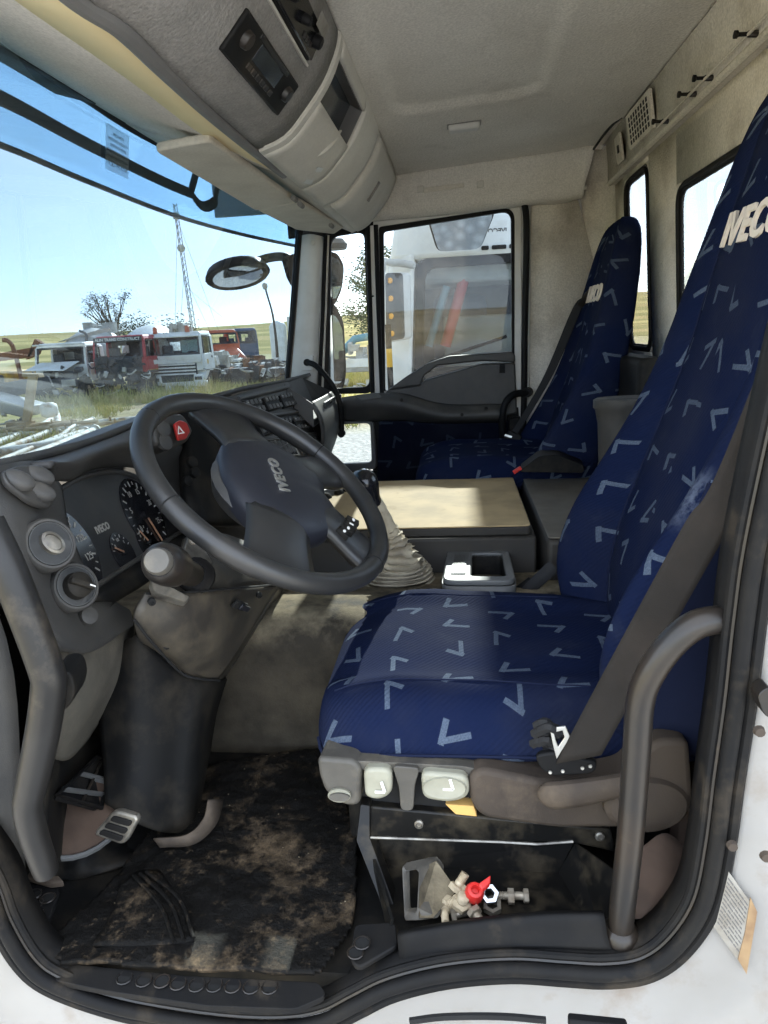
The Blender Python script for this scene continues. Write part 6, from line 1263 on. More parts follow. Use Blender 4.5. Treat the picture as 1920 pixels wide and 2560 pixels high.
tube('bar', VV((-0.558,1.945,0.706), (-0.522,1.915,0.693), (-0.481,1.9,0.65), (-0.448,1.89,0.594), (-0.435,1.89,0.531), (-0.439,1.9,0.445)), 0.0105, 'dash_black', gh, 10, 5)
for q in ((-0.558,1.945,0.705), (-0.44,1.9,0.441)): lathe('boss', q, (0, 1, 0), [(0.013, -0.010), (0.013, 0.02)], 'dash_black', gh, 14)
g2 = thing('rear_grab_handle', 'short black curved grab handle beside the passenger seat', 'handle')
tube('bar', VV((0.248,2,0.555), (0.201,1.97,0.553), (0.17,1.955,0.529), (0.154,1.955,0.475), (0.158,1.97,0.395)), 0.0135, 'rubber_clean', g2, 10, 5)
lathe('boss', (0.248,2,0.555), (0.3, 1, 0), [(0.018, -0.01), (0.018, 0.03)], 'rubber_clean', g2, 12)

# ================================================================== EXTERIOR MIRRORS, PASSENGER SIDE
fmr = thing('front_mirror', 'oval black kerb mirror on a curved arm ahead of the windscreen', 'mirror')
tube('arm', VV((-0.618,2.16,1.064), (-0.651,2.14,1.097), (-0.706,2.12,1.098), (-0.757,2.1,1.083), (-0.799,2.08,1.057)), [0.017] * 21, 'rubber_clean', fmr, 8, 5)
mc = Vector((-0.824,2.06,1.033)); md = Vector((0.25, -0.55, -0.80)).normalized(); mxx = (Vector((-0.711,2.06,1.015)) - Vector((-0.937,2.06,1.058))).normalized()
lathe('shell', mc, -md, [(0.118, -0.004), (0.124, 0.004), (0.112, 0.034), (0.07, 0.055), (0.0, 0.062)], 'rubber_clean', fmr, 24, 0.60, 1.0, tuple(mxx))
lathe('mirror_face', mc, md, [(0.104, 0.0), (0.092, 0.006), (0.06, 0.012), (0.001, 0.015)], 'mirror_glass', fmr, 24, 0.58, 1.0, tuple(mxx))
prism('bracket', VV((-0.671,2.13,1.097), (-0.604,2.13,1.111), (-0.609,2.13,0.981), (-0.64,2.13,0.99), (-0.655,2.13,1.022)), (0.0, 0.05, 0), 'rubber_clean', fmr, 0.008)
smr = thing('side_mirror', 'tall black double side mirror outside the quarter window', 'mirror')
def mir(nm, pts, y, d):
    o_ = rounded(VV(*pts), 0.03, 5); c_ = sum(o_, Vector()) / len(o_); mn_ = Vector((0.42, -0.90, 0)).normalized(); o_ = [p_ - mn_ * (p_ - c_).dot(mn_) + Vector((0.016, 0.0, 0)) for p_ in o_]; c_ = c_ + Vector((0.016, 0, 0)); bm = BM(); dv = Vector((-0.25, 0.75, 0)); add_hull(bm, [c_ + (p_ - c_) * 1.09 for p_ in o_], [c_ + (p_ - c_) * 0.86 + dv * d for p_ in o_]); bmesh.ops.recalc_face_normals(bm, faces=bm.faces); s = finish(nm, bm, 'rubber_clean', smr, bevel=0.01, bseg=2)
    bm = BM(); add_poly(bm, [c_ + (p_ - c_) * 0.84 + mn_ * 0.006 for p_ in o_]); bmesh.ops.recalc_face_normals(bm, faces=bm.faces); finish('mirror_face', bm, 'mirror_glass', s, smooth=False, solid=0.003)
mir('upper_mirror', ((-0.576,2.44,1.127), (-0.496,2.36,1.115), (-0.443,2.3,1.07), (-0.46,2.3,0.985), (-0.524,2.36,0.927), (-0.59,2.44,0.934)), 2.35, 0.12)
mir('lower_mirror', ((-0.591,2.44,0.916), (-0.522,2.36,0.903), (-0.462,2.3,0.839), (-0.464,2.3,0.652), (-0.489,2.32,0.586), (-0.574,2.38,0.553), (-0.619,2.44,0.55)), 2.35, 0.14)
tube('stem', VV((-0.524,2.42,1.19), (-0.556,2.5,1.116), (-0.59,2.54,0.847), (-0.607,2.5,0.523)), 0.016, 'rubber_clean', smr, 8, 4)
lathe('stem_cap', (-0.5,2.38,1.16), (0, 0, 1), [(0.05, -0.02), (0.055, 0.0), (0.04, 0.02), (0.001, 0.026)], 'tray_grey', smr, 18)

# ================================================================== DRIVER DOOR OPENING: BODY, SEALS, GRAB RAILS
by = thing('cab_body', 'white painted cab side around the open driver doorway', 'cab body')
# seal centre line at the door plane, from the lower front corner round to the top
seal_c = VV((-0.70, 0.0, 1.10), (-0.685, 0.0, 0.80), (-0.655, 0.0, 0.45), (-0.640, 0.0, 0.25), (-0.606,0,0.154), (-0.596,0,0.09), (-0.576,0,0.031), (-0.545,0,-0.001), (-0.473,-0,-0.029), (-0.399,0,-0.043), (-0.312,0,-0.051), (-0.239,0,-0.048), (-0.19,-0,-0.034), (-0.15,-0,-0.008), (-0.104,0,0.021), (-0.035,0,0.046), (0.043,0,0.059), (0.108,0,0.058), (0.156,0,0.058), (0.198,0,0.069), (0.23,0,0.101), (0.255,0,0.156), (0.264,0,0.23), (0.268,0,0.318), (0.273,0,0.406), (0.276,0,0.5), (0.282,0,0.592), (0.304, 0.0, 0.76), (0.334, 0.0, 0.95), (0.340, 0.0, 1.10), (0.315, 0.0, 1.20), (0.24, 0.0, 1.25), (0.0, 0.0, 1.255), (-0.40, 0.0, 1.245), (-0.60, 0.0, 1.215), (-0.68, 0.0, 1.17))
sc_c = cr(seal_c, 6, True); n_ = len(sc_c); ctr = Vector((-0.2, 0, 0.6))
def outn(i):
    t = (sc_c[(i + 1) % n_] - sc_c[i - 1]).normalized(); d = Vector((t.z, 0, -t.x)); return d if d.dot(sc_c[i] - ctr) > 0 or abs(d.dot(sc_c[i] - ctr)) < 0.02 else -d
nrm = []
for i in range(n_):
    t = (sc_c[(i + 1) % n_] - sc_c[i - 1]).normalized(); nrm.append(Vector((t.z, 0, -t.x)))
# orientation: make outward
sgn = 1 if sum(1 if nrm[i].dot(sc_c[i] - ctr) > 0 else -1 for i in range(n_)) > 0 else -1
nrm = [d * sgn for d in nrm]
sl = thing('doorway_seal', 'thick black rubber seal round the driver doorway, dusty at the sill', 'seal')
bm = BM(); add_tube(bm, [p_ + d * 0.004 + Vector((0, -0.004, 0)) for p_, d in zip(sc_c, nrm)], 0.0085, 12, True); finish('bulb', bm, 'rubber', sl)
bm = BM(); add_tube(bm, [p_ - d * 0.0095 + Vector((0, 0.006, 0)) for p_, d in zip(sc_c, nrm)], 0.0048, 8, True); finish('inner_lip', bm, 'rubber', sl)
bm = BM(); add_tube(bm, [p_ - d * 0.0045 + Vector((0, 0.003, 0)) for p_, d in zip(sc_c, nrm)], 0.0026, 6, True); finish('groove_bead', bm, 'tube_paint', sl)
prof = [(0.008, 0.010), (0.012, -0.002), (0.016, -0.007), (0.021, -0.007), (0.025, -0.001)]
bm = BM(); rows = [[p_ + d * a + Vector((0, b_, 0)) for p_, d in zip(sc_c, nrm)] for a, b_ in prof]; rows = [r_ + [r_[0]] for r_ in rows]; grid_mesh(bm, rows); bmesh.ops.remove_doubles(bm, verts=bm.verts, dist=1e-5); bmesh.ops.recalc_face_normals(bm, faces=bm.faces); finish('outer_band', bm, 'rubber', sl, auto=50, solid=0.003, soff=0)
prof = [(-0.006, 0.008), (-0.010, 0.016), (-0.012, 0.026), (-0.010, 0.045)]
bm = BM(); rows = [[p_ + d * a + Vector((0, b_, 0)) for p_, d in zip(sc_c, nrm)] for a, b_ in prof]; rows = [r_ + [r_[0]] for r_ in rows]; grid_mesh(bm, rows); bmesh.ops.recalc_face_normals(bm, faces=bm.faces); finish('inner_flange', bm, 'rubber', sl, auto=50, solid=0.002, soff=0)
# white skin, stepping out from the seal
prof = [(0.023, 0.000), (0.032, -0.002), (0.055, -0.004), (0.09, -0.006), (0.112, -0.011), (0.125, -0.024), (0.17, -0.034), (0.40, -0.05)]
bm = BM(); rows = [[p_ + d * a + Vector((0, b_, 0)) for p_, d in zip(sc_c, nrm)] for a, b_ in prof]; rows = [r_ + [r_[0]] for r_ in rows]; grid_mesh(bm, rows); bmesh.ops.remove_doubles(bm, verts=bm.verts, dist=1e-5); bmesh.ops.recalc_face_normals(bm, faces=bm.faces)
finish('painted_skin', bm, 'white_paint', by, auto=60, solid=0.003, soff=1)
# black rubber strip and catch low on the skin
bm = BM(); add_tube(bm, cr(VV((-0.075,-0.05,0.023), (-0.035,-0.05,0.032), (0.029,-0.05,0.037), (0.08,-0.05,0.035)), 4), 0.004, 6); finish('lower_joint', bm, 'dark_void', by)
obox('step_catch', (0.135,-0.06,0.045), (0.032, 0, -0.002), (0, 0.006, 0), (0, 0, 0.007), 'rubber_clean', by, 0.003)
prism('strike_catch', rounded(VV((0.286,-0.03,0.433), (0.298,-0.03,0.443), (0.308,-0.03,0.403), (0.294,-0.03,0.41)), 0.006, 3), (0, 0.02, 0), 'tube_paint', by, 0.003)
for q in ((0.292,-0.028,0.391), (0.279,-0.018,0.247), (0.304,-0.04,0.253)): lathe('grommet', q, (0, -1, 0), [(0.006, -0.002), (0.005, 0.003)], 'seat_plastic_brown', by, 10)
# type plate sticker, half covered with tape
stk_ = thing('data_sticker', 'worn printed sticker with brown tape on the white door pillar', 'sticker')
k0, k1, k2, k3 = VV((0.28,-0.007,0.208), (0.31,-0.01,0.163), (0.305,-0.01,0.079), (0.27,-0.007,0.132))
su2 = (k1 - k0).normalized(); sv2_ = (k0 - k3).normalized(); snn = su2.cross(sv2_).normalized(); snn = snn if snn.y < 0 else -snn
prism('label', [k0, k1, k2, k3], tuple(snn * 0.0012), 'paper', stk_, 0)
def kp_(u, v): return (k0 * (1 - u) + k1 * u) * (1 - v) + (k3 * (1 - u) + k2 * u) * v
for r_ in range(12):
    v = 0.08 + 0.07 * r_; u0 = 0.08; random.seed(r_ + 20)
    while u0 < 0.74:
        w = random.uniform(0.06, 0.2); u1 = min(0.80, u0 + w); bm = BM(); add_prism(bm, [kp_(u0, v), kp_(u1, v), kp_(u1, v + 0.022), kp_(u0, v + 0.022)], tuple(snn * 0.0017)); finish('print_line', bm, 'ink', stk_, smooth=False); u0 = u1 + 0.03
prism('tape', [kp_(0.84, -0.06), kp_(1.12, 0.0), kp_(1.10, 1.02), kp_(0.80, 0.98), kp_(0.86, 0.5)], tuple(snn * 0.0022), 'masking_tape', stk_, 0)
# rear grab rail
rr1 = thing('door_grab_rail', 'bent dark grab rail at the rear edge of the driver doorway', 'grab rail')
tube('rail', VV((0.285,0.03,0.484), (0.265,0.022,0.491), (0.237,0.016,0.487), (0.213,0.016,0.463), (0.194,0.018,0.427), (0.187,0.02,0.394), (0.186,0.022,0.336), (0.184,0.026,0.225), (0.179,0.03,0.118), (0.178,0.032,0.082)), 0.0152, 'tube_paint', rr1, 14, 6)
lathe('foot', (0.178,0.032,0.081), (0, 0, 1), [(0.022, -0.008), (0.021, 0.003), (0.016, 0.008)], 'tube_paint', rr1, 16)
# front grab rail close to the camera
fr1 = thing('pillar_grab_rail', 'large grey grab rail on the front pillar of the driver doorway', 'grab rail')
path = VV((-0.521,0.005,0.619), (-0.503,0,0.572), (-0.486,-0.004,0.507), (-0.474,-0.006,0.446), (-0.476,-0.006,0.423), (-0.494,-0.004,0.368), (-0.523,0,0.296), (-0.536,0.002,0.262), (-0.541,0.008,0.218), (-0.542,0.016,0.17), (-0.543,0.02,0.151))
pc = cr(path, 6); rad = []
for i in range(len(pc)):
    t = i / (len(pc) - 1); rad.append(0.0195 if t < 0.5 else 0.0195 - 0.004 * (t - 0.5) * 2)
bm = BM(); add_tube(bm, pc, rad, 16); finish('rail', bm, 'handle_grey', fr1)
prism('mount', rounded(VV((-0.483,0.012,0.435), (-0.463,0.02,0.434), (-0.46,0.02,0.409), (-0.472,0.02,0.384), (-0.49,0.012,0.379)), 0.01, 3), (-0.01, 0.05, 0), 'dash_black', fr1, 0.006)
prism('foot', VV((-0.638,0.124,0.058), (-0.616,0.124,0.062), (-0.58,0.101,0.052), (-0.6,0.099,0.05), (-0.641,0.108,0.052)), (0, 0, 0.01), 'seat_plastic_brown', fr1, 0.002)
# front pillar inner lining behind the rail
bm = BM(); grid_mesh(bm, patch_rows([[(-0.70, 0.0, 0.70), (-0.655, 0.03, 0.70), (-0.62, 0.06, 0.70)], [(-0.69, 0.0, 0.45), (-0.635, 0.035, 0.45), (-0.575, 0.075, 0.45)], [(-0.69, 0.0, 0.24), (-0.645, 0.035, 0.24), (-0.60, 0.08, 0.24)], [(-0.70, 0.0, 0.10), (-0.66, 0.035, 0.10), (-0.62, 0.08, 0.10)]], 4, 5)); tag(finish('pillar_lining', bm, 'dash_dark', solid=0.006), 'dark front pillar lining behind the grab rail', kind='structure')
bm = BM(); grid_mesh(bm, patch_rows([[(-0.70, 0.0, 1.35), (-0.62, 0.02, 1.35), (-0.56, 0.06, 1.35)], [(-0.71, 0.0, 1.0), (-0.64, 0.02, 1.0), (-0.60, 0.06, 1.0)], [(-0.70, 0.0, 0.68), (-0.66, 0.025, 0.68), (-0.63, 0.06, 0.68)]], 4, 4)); tag(finish('pillar_upper', bm, 'white_trim', solid=0.006), 'pale upper front pillar lining on the driver side', kind='structure')
# lining of the rear pillar seen behind the rail
bm = BM(); grid_mesh(bm, patch_rows([[(0.36, 0.05, 1.25), (0.42, 0.05, 1.25), (0.52, 0.05, 1.25)], [(0.355, 0.05, 0.8), (0.42, 0.05, 0.8), (0.60, 0.05, 0.8)], [(0.315, 0.05, 0.55), (0.40, 0.05, 0.55), (0.62, 0.05, 0.55)], [(0.295, 0.05, 0.25), (0.40, 0.05, 0.25), (0.62, 0.05, 0.25)]], 4, 4)); tag(finish('pillar_rear', bm, 'wall_lining', solid=0.006), 'beige rear pillar lining on the driver side', kind='structure')
bm = BM(); add_box(bm, (0.30, 0.20, 0.0), (0.62, 0.80, 0.16)); tag(finish('rear_floor', bm, 'brown_fabric', bevel=0.02), 'brown felt covered floor behind the driver seat', kind='structure')
rb = thing('felt_hump', 'brown felt hump beside the rear grab rail', 'cover')
patch('hump', [[(0.217,0.1,0.146), (0.253,0.12,0.152), (0.29,0.12,0.118)], [(0.202,0.07,0.123), (0.238,0.08,0.129), (0.272,0.08,0.103)], [(0.194,0.045,0.087), (0.225,0.045,0.089), (0.252,0.045,0.09)]], 'brown_fabric', rb, 5, 5, 0.006)

# ================================================================== OUTSIDE: GROUND, FIELDS, HILLS
GZ = -1.4
m, n, l, b, o = _nt('yard_ground')
p = pos(n); s_ = n.new('ShaderNodeSeparateXYZ'); l.new(p, s_.inputs[0])
soil = mixc(n, l, ramp(n, l, noise_node(n, l, p, 0.9, 8), 0.35, 0.65), (0.34, 0.26, 0.16), (0.48, 0.39, 0.26))
grs = mixc(n, l, ramp(n, l, noise_node(n, l, p, 2.5, 6), 0.4, 0.6), (0.33, 0.31, 0.11), (0.48, 0.41, 0.19))
cov = ramp(n, l, noise_node(n, l, p, 0.28, 6, 0.6), 0.40, 0.56)
c = mixc(n, l, cov, soil, grs)
vr = n.new('ShaderNodeTexVoronoi'); vr.inputs['Scale'].default_value = 9; l.new(p, vr.inputs['Vector'])
grav = mixc(n, l, ramp(n, l, vr.outputs['Distance'], 0.05, 0.6), (0.60, 0.585, 0.55), (0.36, 0.35, 0.33))
near = mth(n, l, 'MULTIPLY', ramp(n, l, s_.outputs[0], -6.5, -3.5), ramp(n, l, s_.outputs[1], 17.5, 15.0))
c = mixc(n, l, near, c, grav)
l.new(c, b.inputs['Base Color']); b.inputs['Roughness'].default_value = 0.95; b.inputs['Specular IOR Level'].default_value = 0.1
bump(n, l, b, mth(n, l, 'ADD', noise_node(n, l, p, 6, 8, 0.7), mth(n, l, 'MULTIPLY', vr.outputs['Distance'], 0.5)), 0.7, 0.08)
m, n, l, b, o = _nt('fields')
p = pos(n); mp = n.new('ShaderNodeMapping'); mp.inputs['Scale'].default_value = (0.35, 1.6, 1.0); mp.inputs['Rotation'].default_value = (0, 0, 0.25); l.new(p, mp.inputs[0])
big = noise_node(n, l, mp.outputs[0], 0.012, 2, 0.4)
c = mixc(n, l, ramp(n, l, big, 0.40, 0.44), (0.50, 0.39, 0.19), (0.36, 0.31, 0.14))
c = mixc(n, l, ramp(n, l, big, 0.54, 0.57), c, (0.58, 0.47, 0.22)); c = mixc(n, l, ramp(n, l, noise_node(n, l, p, 0.08, 7), 0.5, 0.7, 0, 0.6), c, (0.29, 0.26, 0.12))
l.new(c, b.inputs['Base Color']); b.inputs['Roughness'].default_value = 1.0; b.inputs['Specular IOR Level'].default_value = 0.0
def hill_h(x, y):
    r = math.hypot(x, y); t = max(0.0, min(1.0, (r - 110) / 800)); t = t * t * (3 - 2 * t)
    az = math.atan2(x, y); k = 0.62 + 0.38 * math.sin(az * 2.1 + 1.2) + 0.16 * math.sin(az * 7.3 + 0.6)
    return 27.0 * t * max(0.35, k) + (1.2 * mnoise.noise(Vector((x * 0.01, y * 0.01, 0))) if r > 90 else 0.0) * min(1, max(0, (r - 90) / 60))
bm = BM(); rows = []
rad_ = [2.0 * 1.13 ** k for k in range(54)]
for r in rad_:
    if r > 140: break
    rows.append([(r * math.sin(2 * math.pi * k / 96), 0.5 + r * math.cos(2 * math.pi * k / 96), GZ + 0.05 * mnoise.noise(Vector((r * math.sin(2 * math.pi * k / 96) * 0.35, r * math.cos(2 * math.pi * k / 96) * 0.35, 3)))) for k in range(96)])
V = grid_mesh(bm, rows, True); bm.faces.new(V[0]); bmesh.ops.recalc_face_normals(bm, faces=bm.faces)
g_ = finish('ground', bm, 'yard_ground', auto=0); tag(g_, 'weedy dirt and gravel yard outside', kind='structure')
if g_.data.polygons[0].normal.z < 0: g_.data.flip_normals()
bm = BM(); rows = []
for r in [100, 140, 200, 280, 380, 480, 600, 720, 840, 960, 1200, 1800, 3000]:
    rows.append([(r * math.sin(2 * math.pi * k / 180), r * math.cos(2 * math.pi * k / 180), GZ - 0.02 + hill_h(r * math.sin(2 * math.pi * k / 180), r * math.cos(2 * math.pi * k / 180)) - (0 if r < 1000 else (r - 960) * 0.02)) for k in range(180)])
grid_mesh(bm, rows, True); bmesh.ops.recalc_face_normals(bm, faces=bm.faces); h_ = finish('hills', bm, 'fields', auto=0); tag(h_, 'low hills with straw and olive coloured fields', kind='structure')
if h_.data.polygons[0].normal.z < 0: h_.data.flip_normals()
# weeds and dry grass
mat('weed', (0.44, 0.42, 0.14), 0.9, col2=(0.62, 0.52, 0.27), cscale=1.2, crange=(0.42, 0.62), spec=0.1)
random.seed(11); bm = BM()
def blade(x, y, h, w):
    a = random.uniform(0, 6.283); dx, dy = math.cos(a) * w, math.sin(a) * w; lx, ly = random.uniform(-0.5, 0.5) * h, random.uniform(-0.5, 0.5) * h
    v = [bm.verts.new((x - dx, y - dy, GZ)), bm.verts.new((x + dx, y + dy, GZ)), bm.verts.new((x + lx, y + ly, GZ + h))]; bm.faces.new(v)
for k in range(15000):
    y = random.uniform(9.5, 37); x = random.uniform(-26, -4.2) * (0.4 + 0.6 * y / 37); d = mnoise.noise(Vector((x * 0.3, y * 0.3, 0.5)))
    if y < 22 and d < -0.02: continue
    if 20 < y < 25.5 and d < 0.22: continue
    tall = 2.0 if y > 26 else 1.0
    for _ in range(3): blade(x + random.uniform(-0.12, 0.12), y + random.uniform(-0.12, 0.12), random.uniform(0.07, 0.26) * tall * (1 + max(0, d)), random.uniform(0.010, 0.026))
for k in range(2600):
    y = random.uniform(14, 40); x = -4.4 + random.uniform(-1.6, 2.4) * y / 22
    for _ in range(3): blade(x + random.uniform(-0.15, 0.15), y + random.uniform(-0.15, 0.15), random.uniform(0.15, 0.5), random.uniform(0.012, 0.03))
gr = finish('grass', bm, 'weed', smooth=False); tag(gr, 'dry weeds and grass in the yard', kind='stuff')

# ------------------------------------------------------------------ wrecked trucks across the yard
mat('truck_white', (0.86, 0.85, 0.81), 0.45, col2=(0.74, 0.71, 0.64), cscale=1.4, dust=(0.42, 0.34, 0.24), dscale=3, drange=(0.52, 0.8), damt=0.5)
mat('truck_red', (0.50, 0.055, 0.060), 0.45, col2=(0.40, 0.05, 0.05), cscale=2)
mat('truck_orange', (0.62, 0.13, 0.045), 0.5, col2=(0.48, 0.11, 0.05), cscale=2)
mat('truck_blue', (0.055, 0.085, 0.16), 0.5, col2=(0.08, 0.11, 0.18), cscale=2)
mat('engine_grime', (0.050, 0.052, 0.058), 0.7, col2=(0.13, 0.125, 0.12), cscale=5, crange=(0.5, 0.7))
mat('drum_grey', (0.52, 0.51, 0.48), 0.6, col2=(0.34, 0.33, 0.30), cscale=1.5)
mat('tyre', (0.022, 0.022, 0.022), 0.85, dust=(0.20, 0.165, 0.12), dscale=3, drange=(0.4, 0.75), damt=0.5)
mat('rim_tan', (0.45, 0.33, 0.22), 0.7, col2=(0.33, 0.20, 0.12), cscale=6)
mat('rust', (0.30, 0.13, 0.06), 0.9, col2=(0.20, 0.085, 0.045), cscale=5)
mat('machine_yellow', (0.70, 0.40, 0.03), 0.6, col2=(0.45, 0.26, 0.05), cscale=3)
mat('pipe_white', (0.68, 0.64, 0.55), 0.7, col2=(0.42, 0.30, 0.19), cscale=3.5, crange=(0.52, 0.66))
mat('chassis_pale', (0.52, 0.50, 0.45), 0.7, col2=(0.36, 0.33, 0.28), cscale=3)
glass('cab_glass', (0.82, 0.88, 0.90), 0.03, 0.012)
mat('teal', (0.12, 0.28, 0.33), 0.5); mat('wood', (0.50, 0.39, 0.24), 0.85, col2=(0.36, 0.26, 0.15), cscale=4)
class T_:
    def __init__(s, name, label, o, group='wrecked trucks in the yard', cat='truck', rot=0.0):
        s.t = thing(name, label, cat, group, loc=tuple(o)); s.o = Vector(o); s.m = Matrix.Rotation(rot, 3, 'Z')
    def p(s, x, y, z): return s.o + s.m @ Vector((x, y, z))
    def box(s, nm, lo, hi, m, bevel=0.02, par=None):
        bm = BM(); add_box(bm, lo, hi)
        for v in bm.verts: v.co = s.p(*v.co)
        return finish(nm, bm, m, par or s.t, bevel=bevel)
    def hull(s, nm, a, b_, m, bevel=0.02, par=None):
        bm = BM(); add_hull(bm, [s.p(*q) for q in a], [s.p(*q) for q in b_]); bmesh.ops.recalc_face_normals(bm, faces=bm.faces); return finish(nm, bm, m, par or s.t, bevel=bevel)
    def tube(s, nm, pts, r, m, k=0, par=None): return tube(nm, [s.p(*q) for q in pts], r, m, par or s.t, 8, k)
    def lathe(s, nm, c, ax, prof, m, seg=24, par=None): return lathe(nm, s.p(*c), s.m @ Vector(ax), prof, m, par or s.t, seg)
    def wheel(s, x, y, r=0.50, side=1, m='rim_tan'):
        w = s.lathe('wheel', (x, y, r), (side, 0, 0), [(r * 0.5, -0.14), (r * 0.92, -0.14), (r, -0.08), (r, 0.08), (r * 0.92, 0.14), (r * 0.60, 0.14)], 'tyre', 24)
        s.lathe('rim', (x, y, r), (side, 0, 0), [(r * 0.60, 0.13), (r * 0.52, 0.05), (r * 0.30, 0.04), (r * 0.24, 0.15), (0.001, 0.16)], m, 20, w)
    def cab(s, w, d, zb, zbelt, zr, m, lean=0.18, screen=True, xw=0.30, back=True):
        # front at y=0; rectangular tub, pillars, roof, back wall with two lights
        s.hull('tub', [(0, 0, zb), (w, 0, zb), (w, d, zb), (0, d, zb)], [(0, 0.02, zbelt), (w, 0.02, zbelt), (w, d, zbelt), (0, d, zbelt)], m, 0.04)
        s.hull('roof', [(0.04, lean, zr - 0.20), (w - 0.04, lean, zr - 0.20), (w - 0.04, d, zr - 0.20), (0.04, d, zr - 0.20)], [(0.14, lean + 0.16, zr), (w - 0.14, lean + 0.16, zr), (w - 0.14, d - 0.05, zr), (0.14, d - 0.05, zr)], m, 0.05)
        for x0, x1 in ((0.0, 0.11), (w - 0.11, w)):
            s.hull('pillar', [(x0, 0.02, zbelt), (x1, 0.02, zbelt), (x1, 0.16, zbelt), (x0, 0.16, zbelt)], [(x0 + (0.04 if x0 == 0 else -0.04), lean, zr - 0.19), (x1 + (0.04 if x0 == 0 else -0.04), lean, zr - 0.19), (x1 + (0.04 if x0 == 0 else -0.04), lean + 0.14, zr - 0.19), (x0 + (0.04 if x0 == 0 else -0.04), lean + 0.14, zr - 0.19)], m, 0.015)
            s.hull('pillar', [(x0, d - 0.45, zbelt), (x1, d - 0.45, zbelt), (x1, d, zbelt), (x0, d, zbelt)], [(x0 + (0.04 if x0 == 0 else -0.04), d - 0.42, zr - 0.19), (x1 + (0.04 if x0 == 0 else -0.04), d - 0.42, zr - 0.19), (x1 + (0.04 if x0 == 0 else -0.04), d, zr - 0.19), (x0 + (0.04 if x0 == 0 else -0.04), d, zr - 0.19)], m, 0.015)
        if back:
            for a, b_ in ((0.10, 0.42), (0.92, w - 0.92), (w - 0.42, w - 0.10)): s.box('back_post', (a, d - 0.08, zbelt), (b_, d - 0.03, zr - 0.19), 'engine_grime', 0)
            s.box('back_band', (0.10, d - 0.08, zr - 0.42), (w - 0.10, d - 0.029, zr - 0.19), 'engine_grime', 0)
            s.box('back_sill', (0.10, d - 0.08, zbelt - 0.02), (w - 0.10, d - 0.031, zbelt + 0.16), 'engine_grime', 0)
        for x in (0.25, w - 0.75): s.box('cab_seat', (x, d - 0.75, zbelt - 0.1), (x + 0.48, d - 0.55, zbelt + 0.42), 'engine_grime', 0.05)
        s.lathe('cab_wheel', (w - 0.55, 0.45, zbelt + 0.02), (0, 0.5, 1), [(0.24, 0), (0.24, 0.03), (0.20, 0.03), (0.20, 0)], 'engine_grime', 18)
        # screen surround and glass
        a = 0.10; fo_ = [(a, 0.0, zbelt - 0.02), (w - a, 0.0, zbelt - 0.02), (w - a - 0.03, lean - 0.02, zr - 0.20), (a + 0.03, lean - 0.02, zr - 0.20)]; fi_ = [(a + 0.07, 0.01, zbelt + 0.05), (w - a - 0.07, 0.01, zbelt + 0.05), (w - a - 0.10, lean - 0.03, zr - 0.27), (a + 0.10, lean - 0.03, zr - 0.27)]
        ring_frame('screen_surround', [s.p(*q) for q in fo_], [s.p(*q) for q in fi_], tuple(s.m @ Vector((0, 0.03, 0))), 'engine_grime', s.t, 0)
        if screen:
            bm = BM(); add_poly(bm, [s.p(*q) for q in fi_]); finish('screen_glass', bm, 'cab_glass', s.t, smooth=False)
    def side_door(s, x, d, zb, zbelt, zr, m, glass_=True):
        s.box('door', (x - 0.005, 0.22, zb + 0.05), (x + 0.025, d - 0.42, zbelt), m, 0.012)
        s.box('door_handle', (x + 0.025, d - 0.62, zbelt - 0.22), (x + 0.04, d - 0.46, zbelt - 0.12), 'engine_grime', 0.004)
        s.tube('window_edge', [(x, 0.30, zbelt), (x - 0.03, 0.34, zr - 0.24), (x - 0.03, d - 0.46, zr - 0.24), (x, d - 0.46, zbelt)], 0.025, 'engine_grime')
        if glass_: bm = BM(); add_poly(bm, [s.p(x - 0.01, 0.30, zbelt), s.p(x - 0.01, d - 0.46, zbelt), s.p(x - 0.03, d - 0.46, zr - 0.24), s.p(x - 0.03, 0.34, zr - 0.24)]); finish('door_glass', bm, 'cab_glass', s.t, smooth=False)
    def clutter(s, nm, lo, hi, k, seed, m='engine_grime', sz=(0.06, 0.35)):
        random.seed(seed); bm = BM(); lo = Vector(lo); hi = Vector(hi)
        for i in range(k):
            c = Vector([random.uniform(lo[j], hi[j]) for j in range(3)])
            if i % 3:
                e = Vector([random.uniform(*sz) / 2 for _ in range(3)]); add_obox(bm, s.p(*c), s.m @ Vector((e.x, 0, 0)), s.m @ Vector((0, e.y, random.uniform(-0.05, 0.05))), Vector((random.uniform(-0.05, 0.05), 0, e.z)))
            else:
                q = c + Vector([random.uniform(-0.6, 0.6) * (hi[j] - lo[j]) * 0.5 for j in range(3)]); md_ = (c + q) / 2 + Vector((0, -0.08, random.uniform(-0.2, 0.1))); add_tube(bm, cr([s.p(*c), s.p(*md_), s.p(*q)], 3), random.uniform(0.015, 0.05), 6)
        return finish(nm, bm, m, s.t)
    def drum(s, c, r, L, m, tilt=0.30):
        ax = (0, 1, tilt); return s.lathe('mixer_drum', c, ax, [(r * 0.25, -0.05), (r * 0.60, 0.0), (r * 0.95, L * 0.22), (r, L * 0.38), (r, L * 0.55), (r * 0.78, L * 0.78), (r * 0.45, L), (r * 0.40, L * 1.02)], m, 32)
    def chassis(s, w, L, z=0.85, m='chassis_pale'):
        for x in (w / 2 - 0.45, w / 2 + 0.33): s.box('chassis_rail', (x, 0.8, z), (x + 0.12, L, z + 0.28), m, 0.01)
        for k in range(4): s.box('cross_member', (w / 2 - 0.33, 2.4 + k * (L - 2.8) / 3.2, z + 0.04), (w / 2 + 0.33, 2.55 + k * (L - 2.8) / 3.2, z + 0.22), m, 0.01)

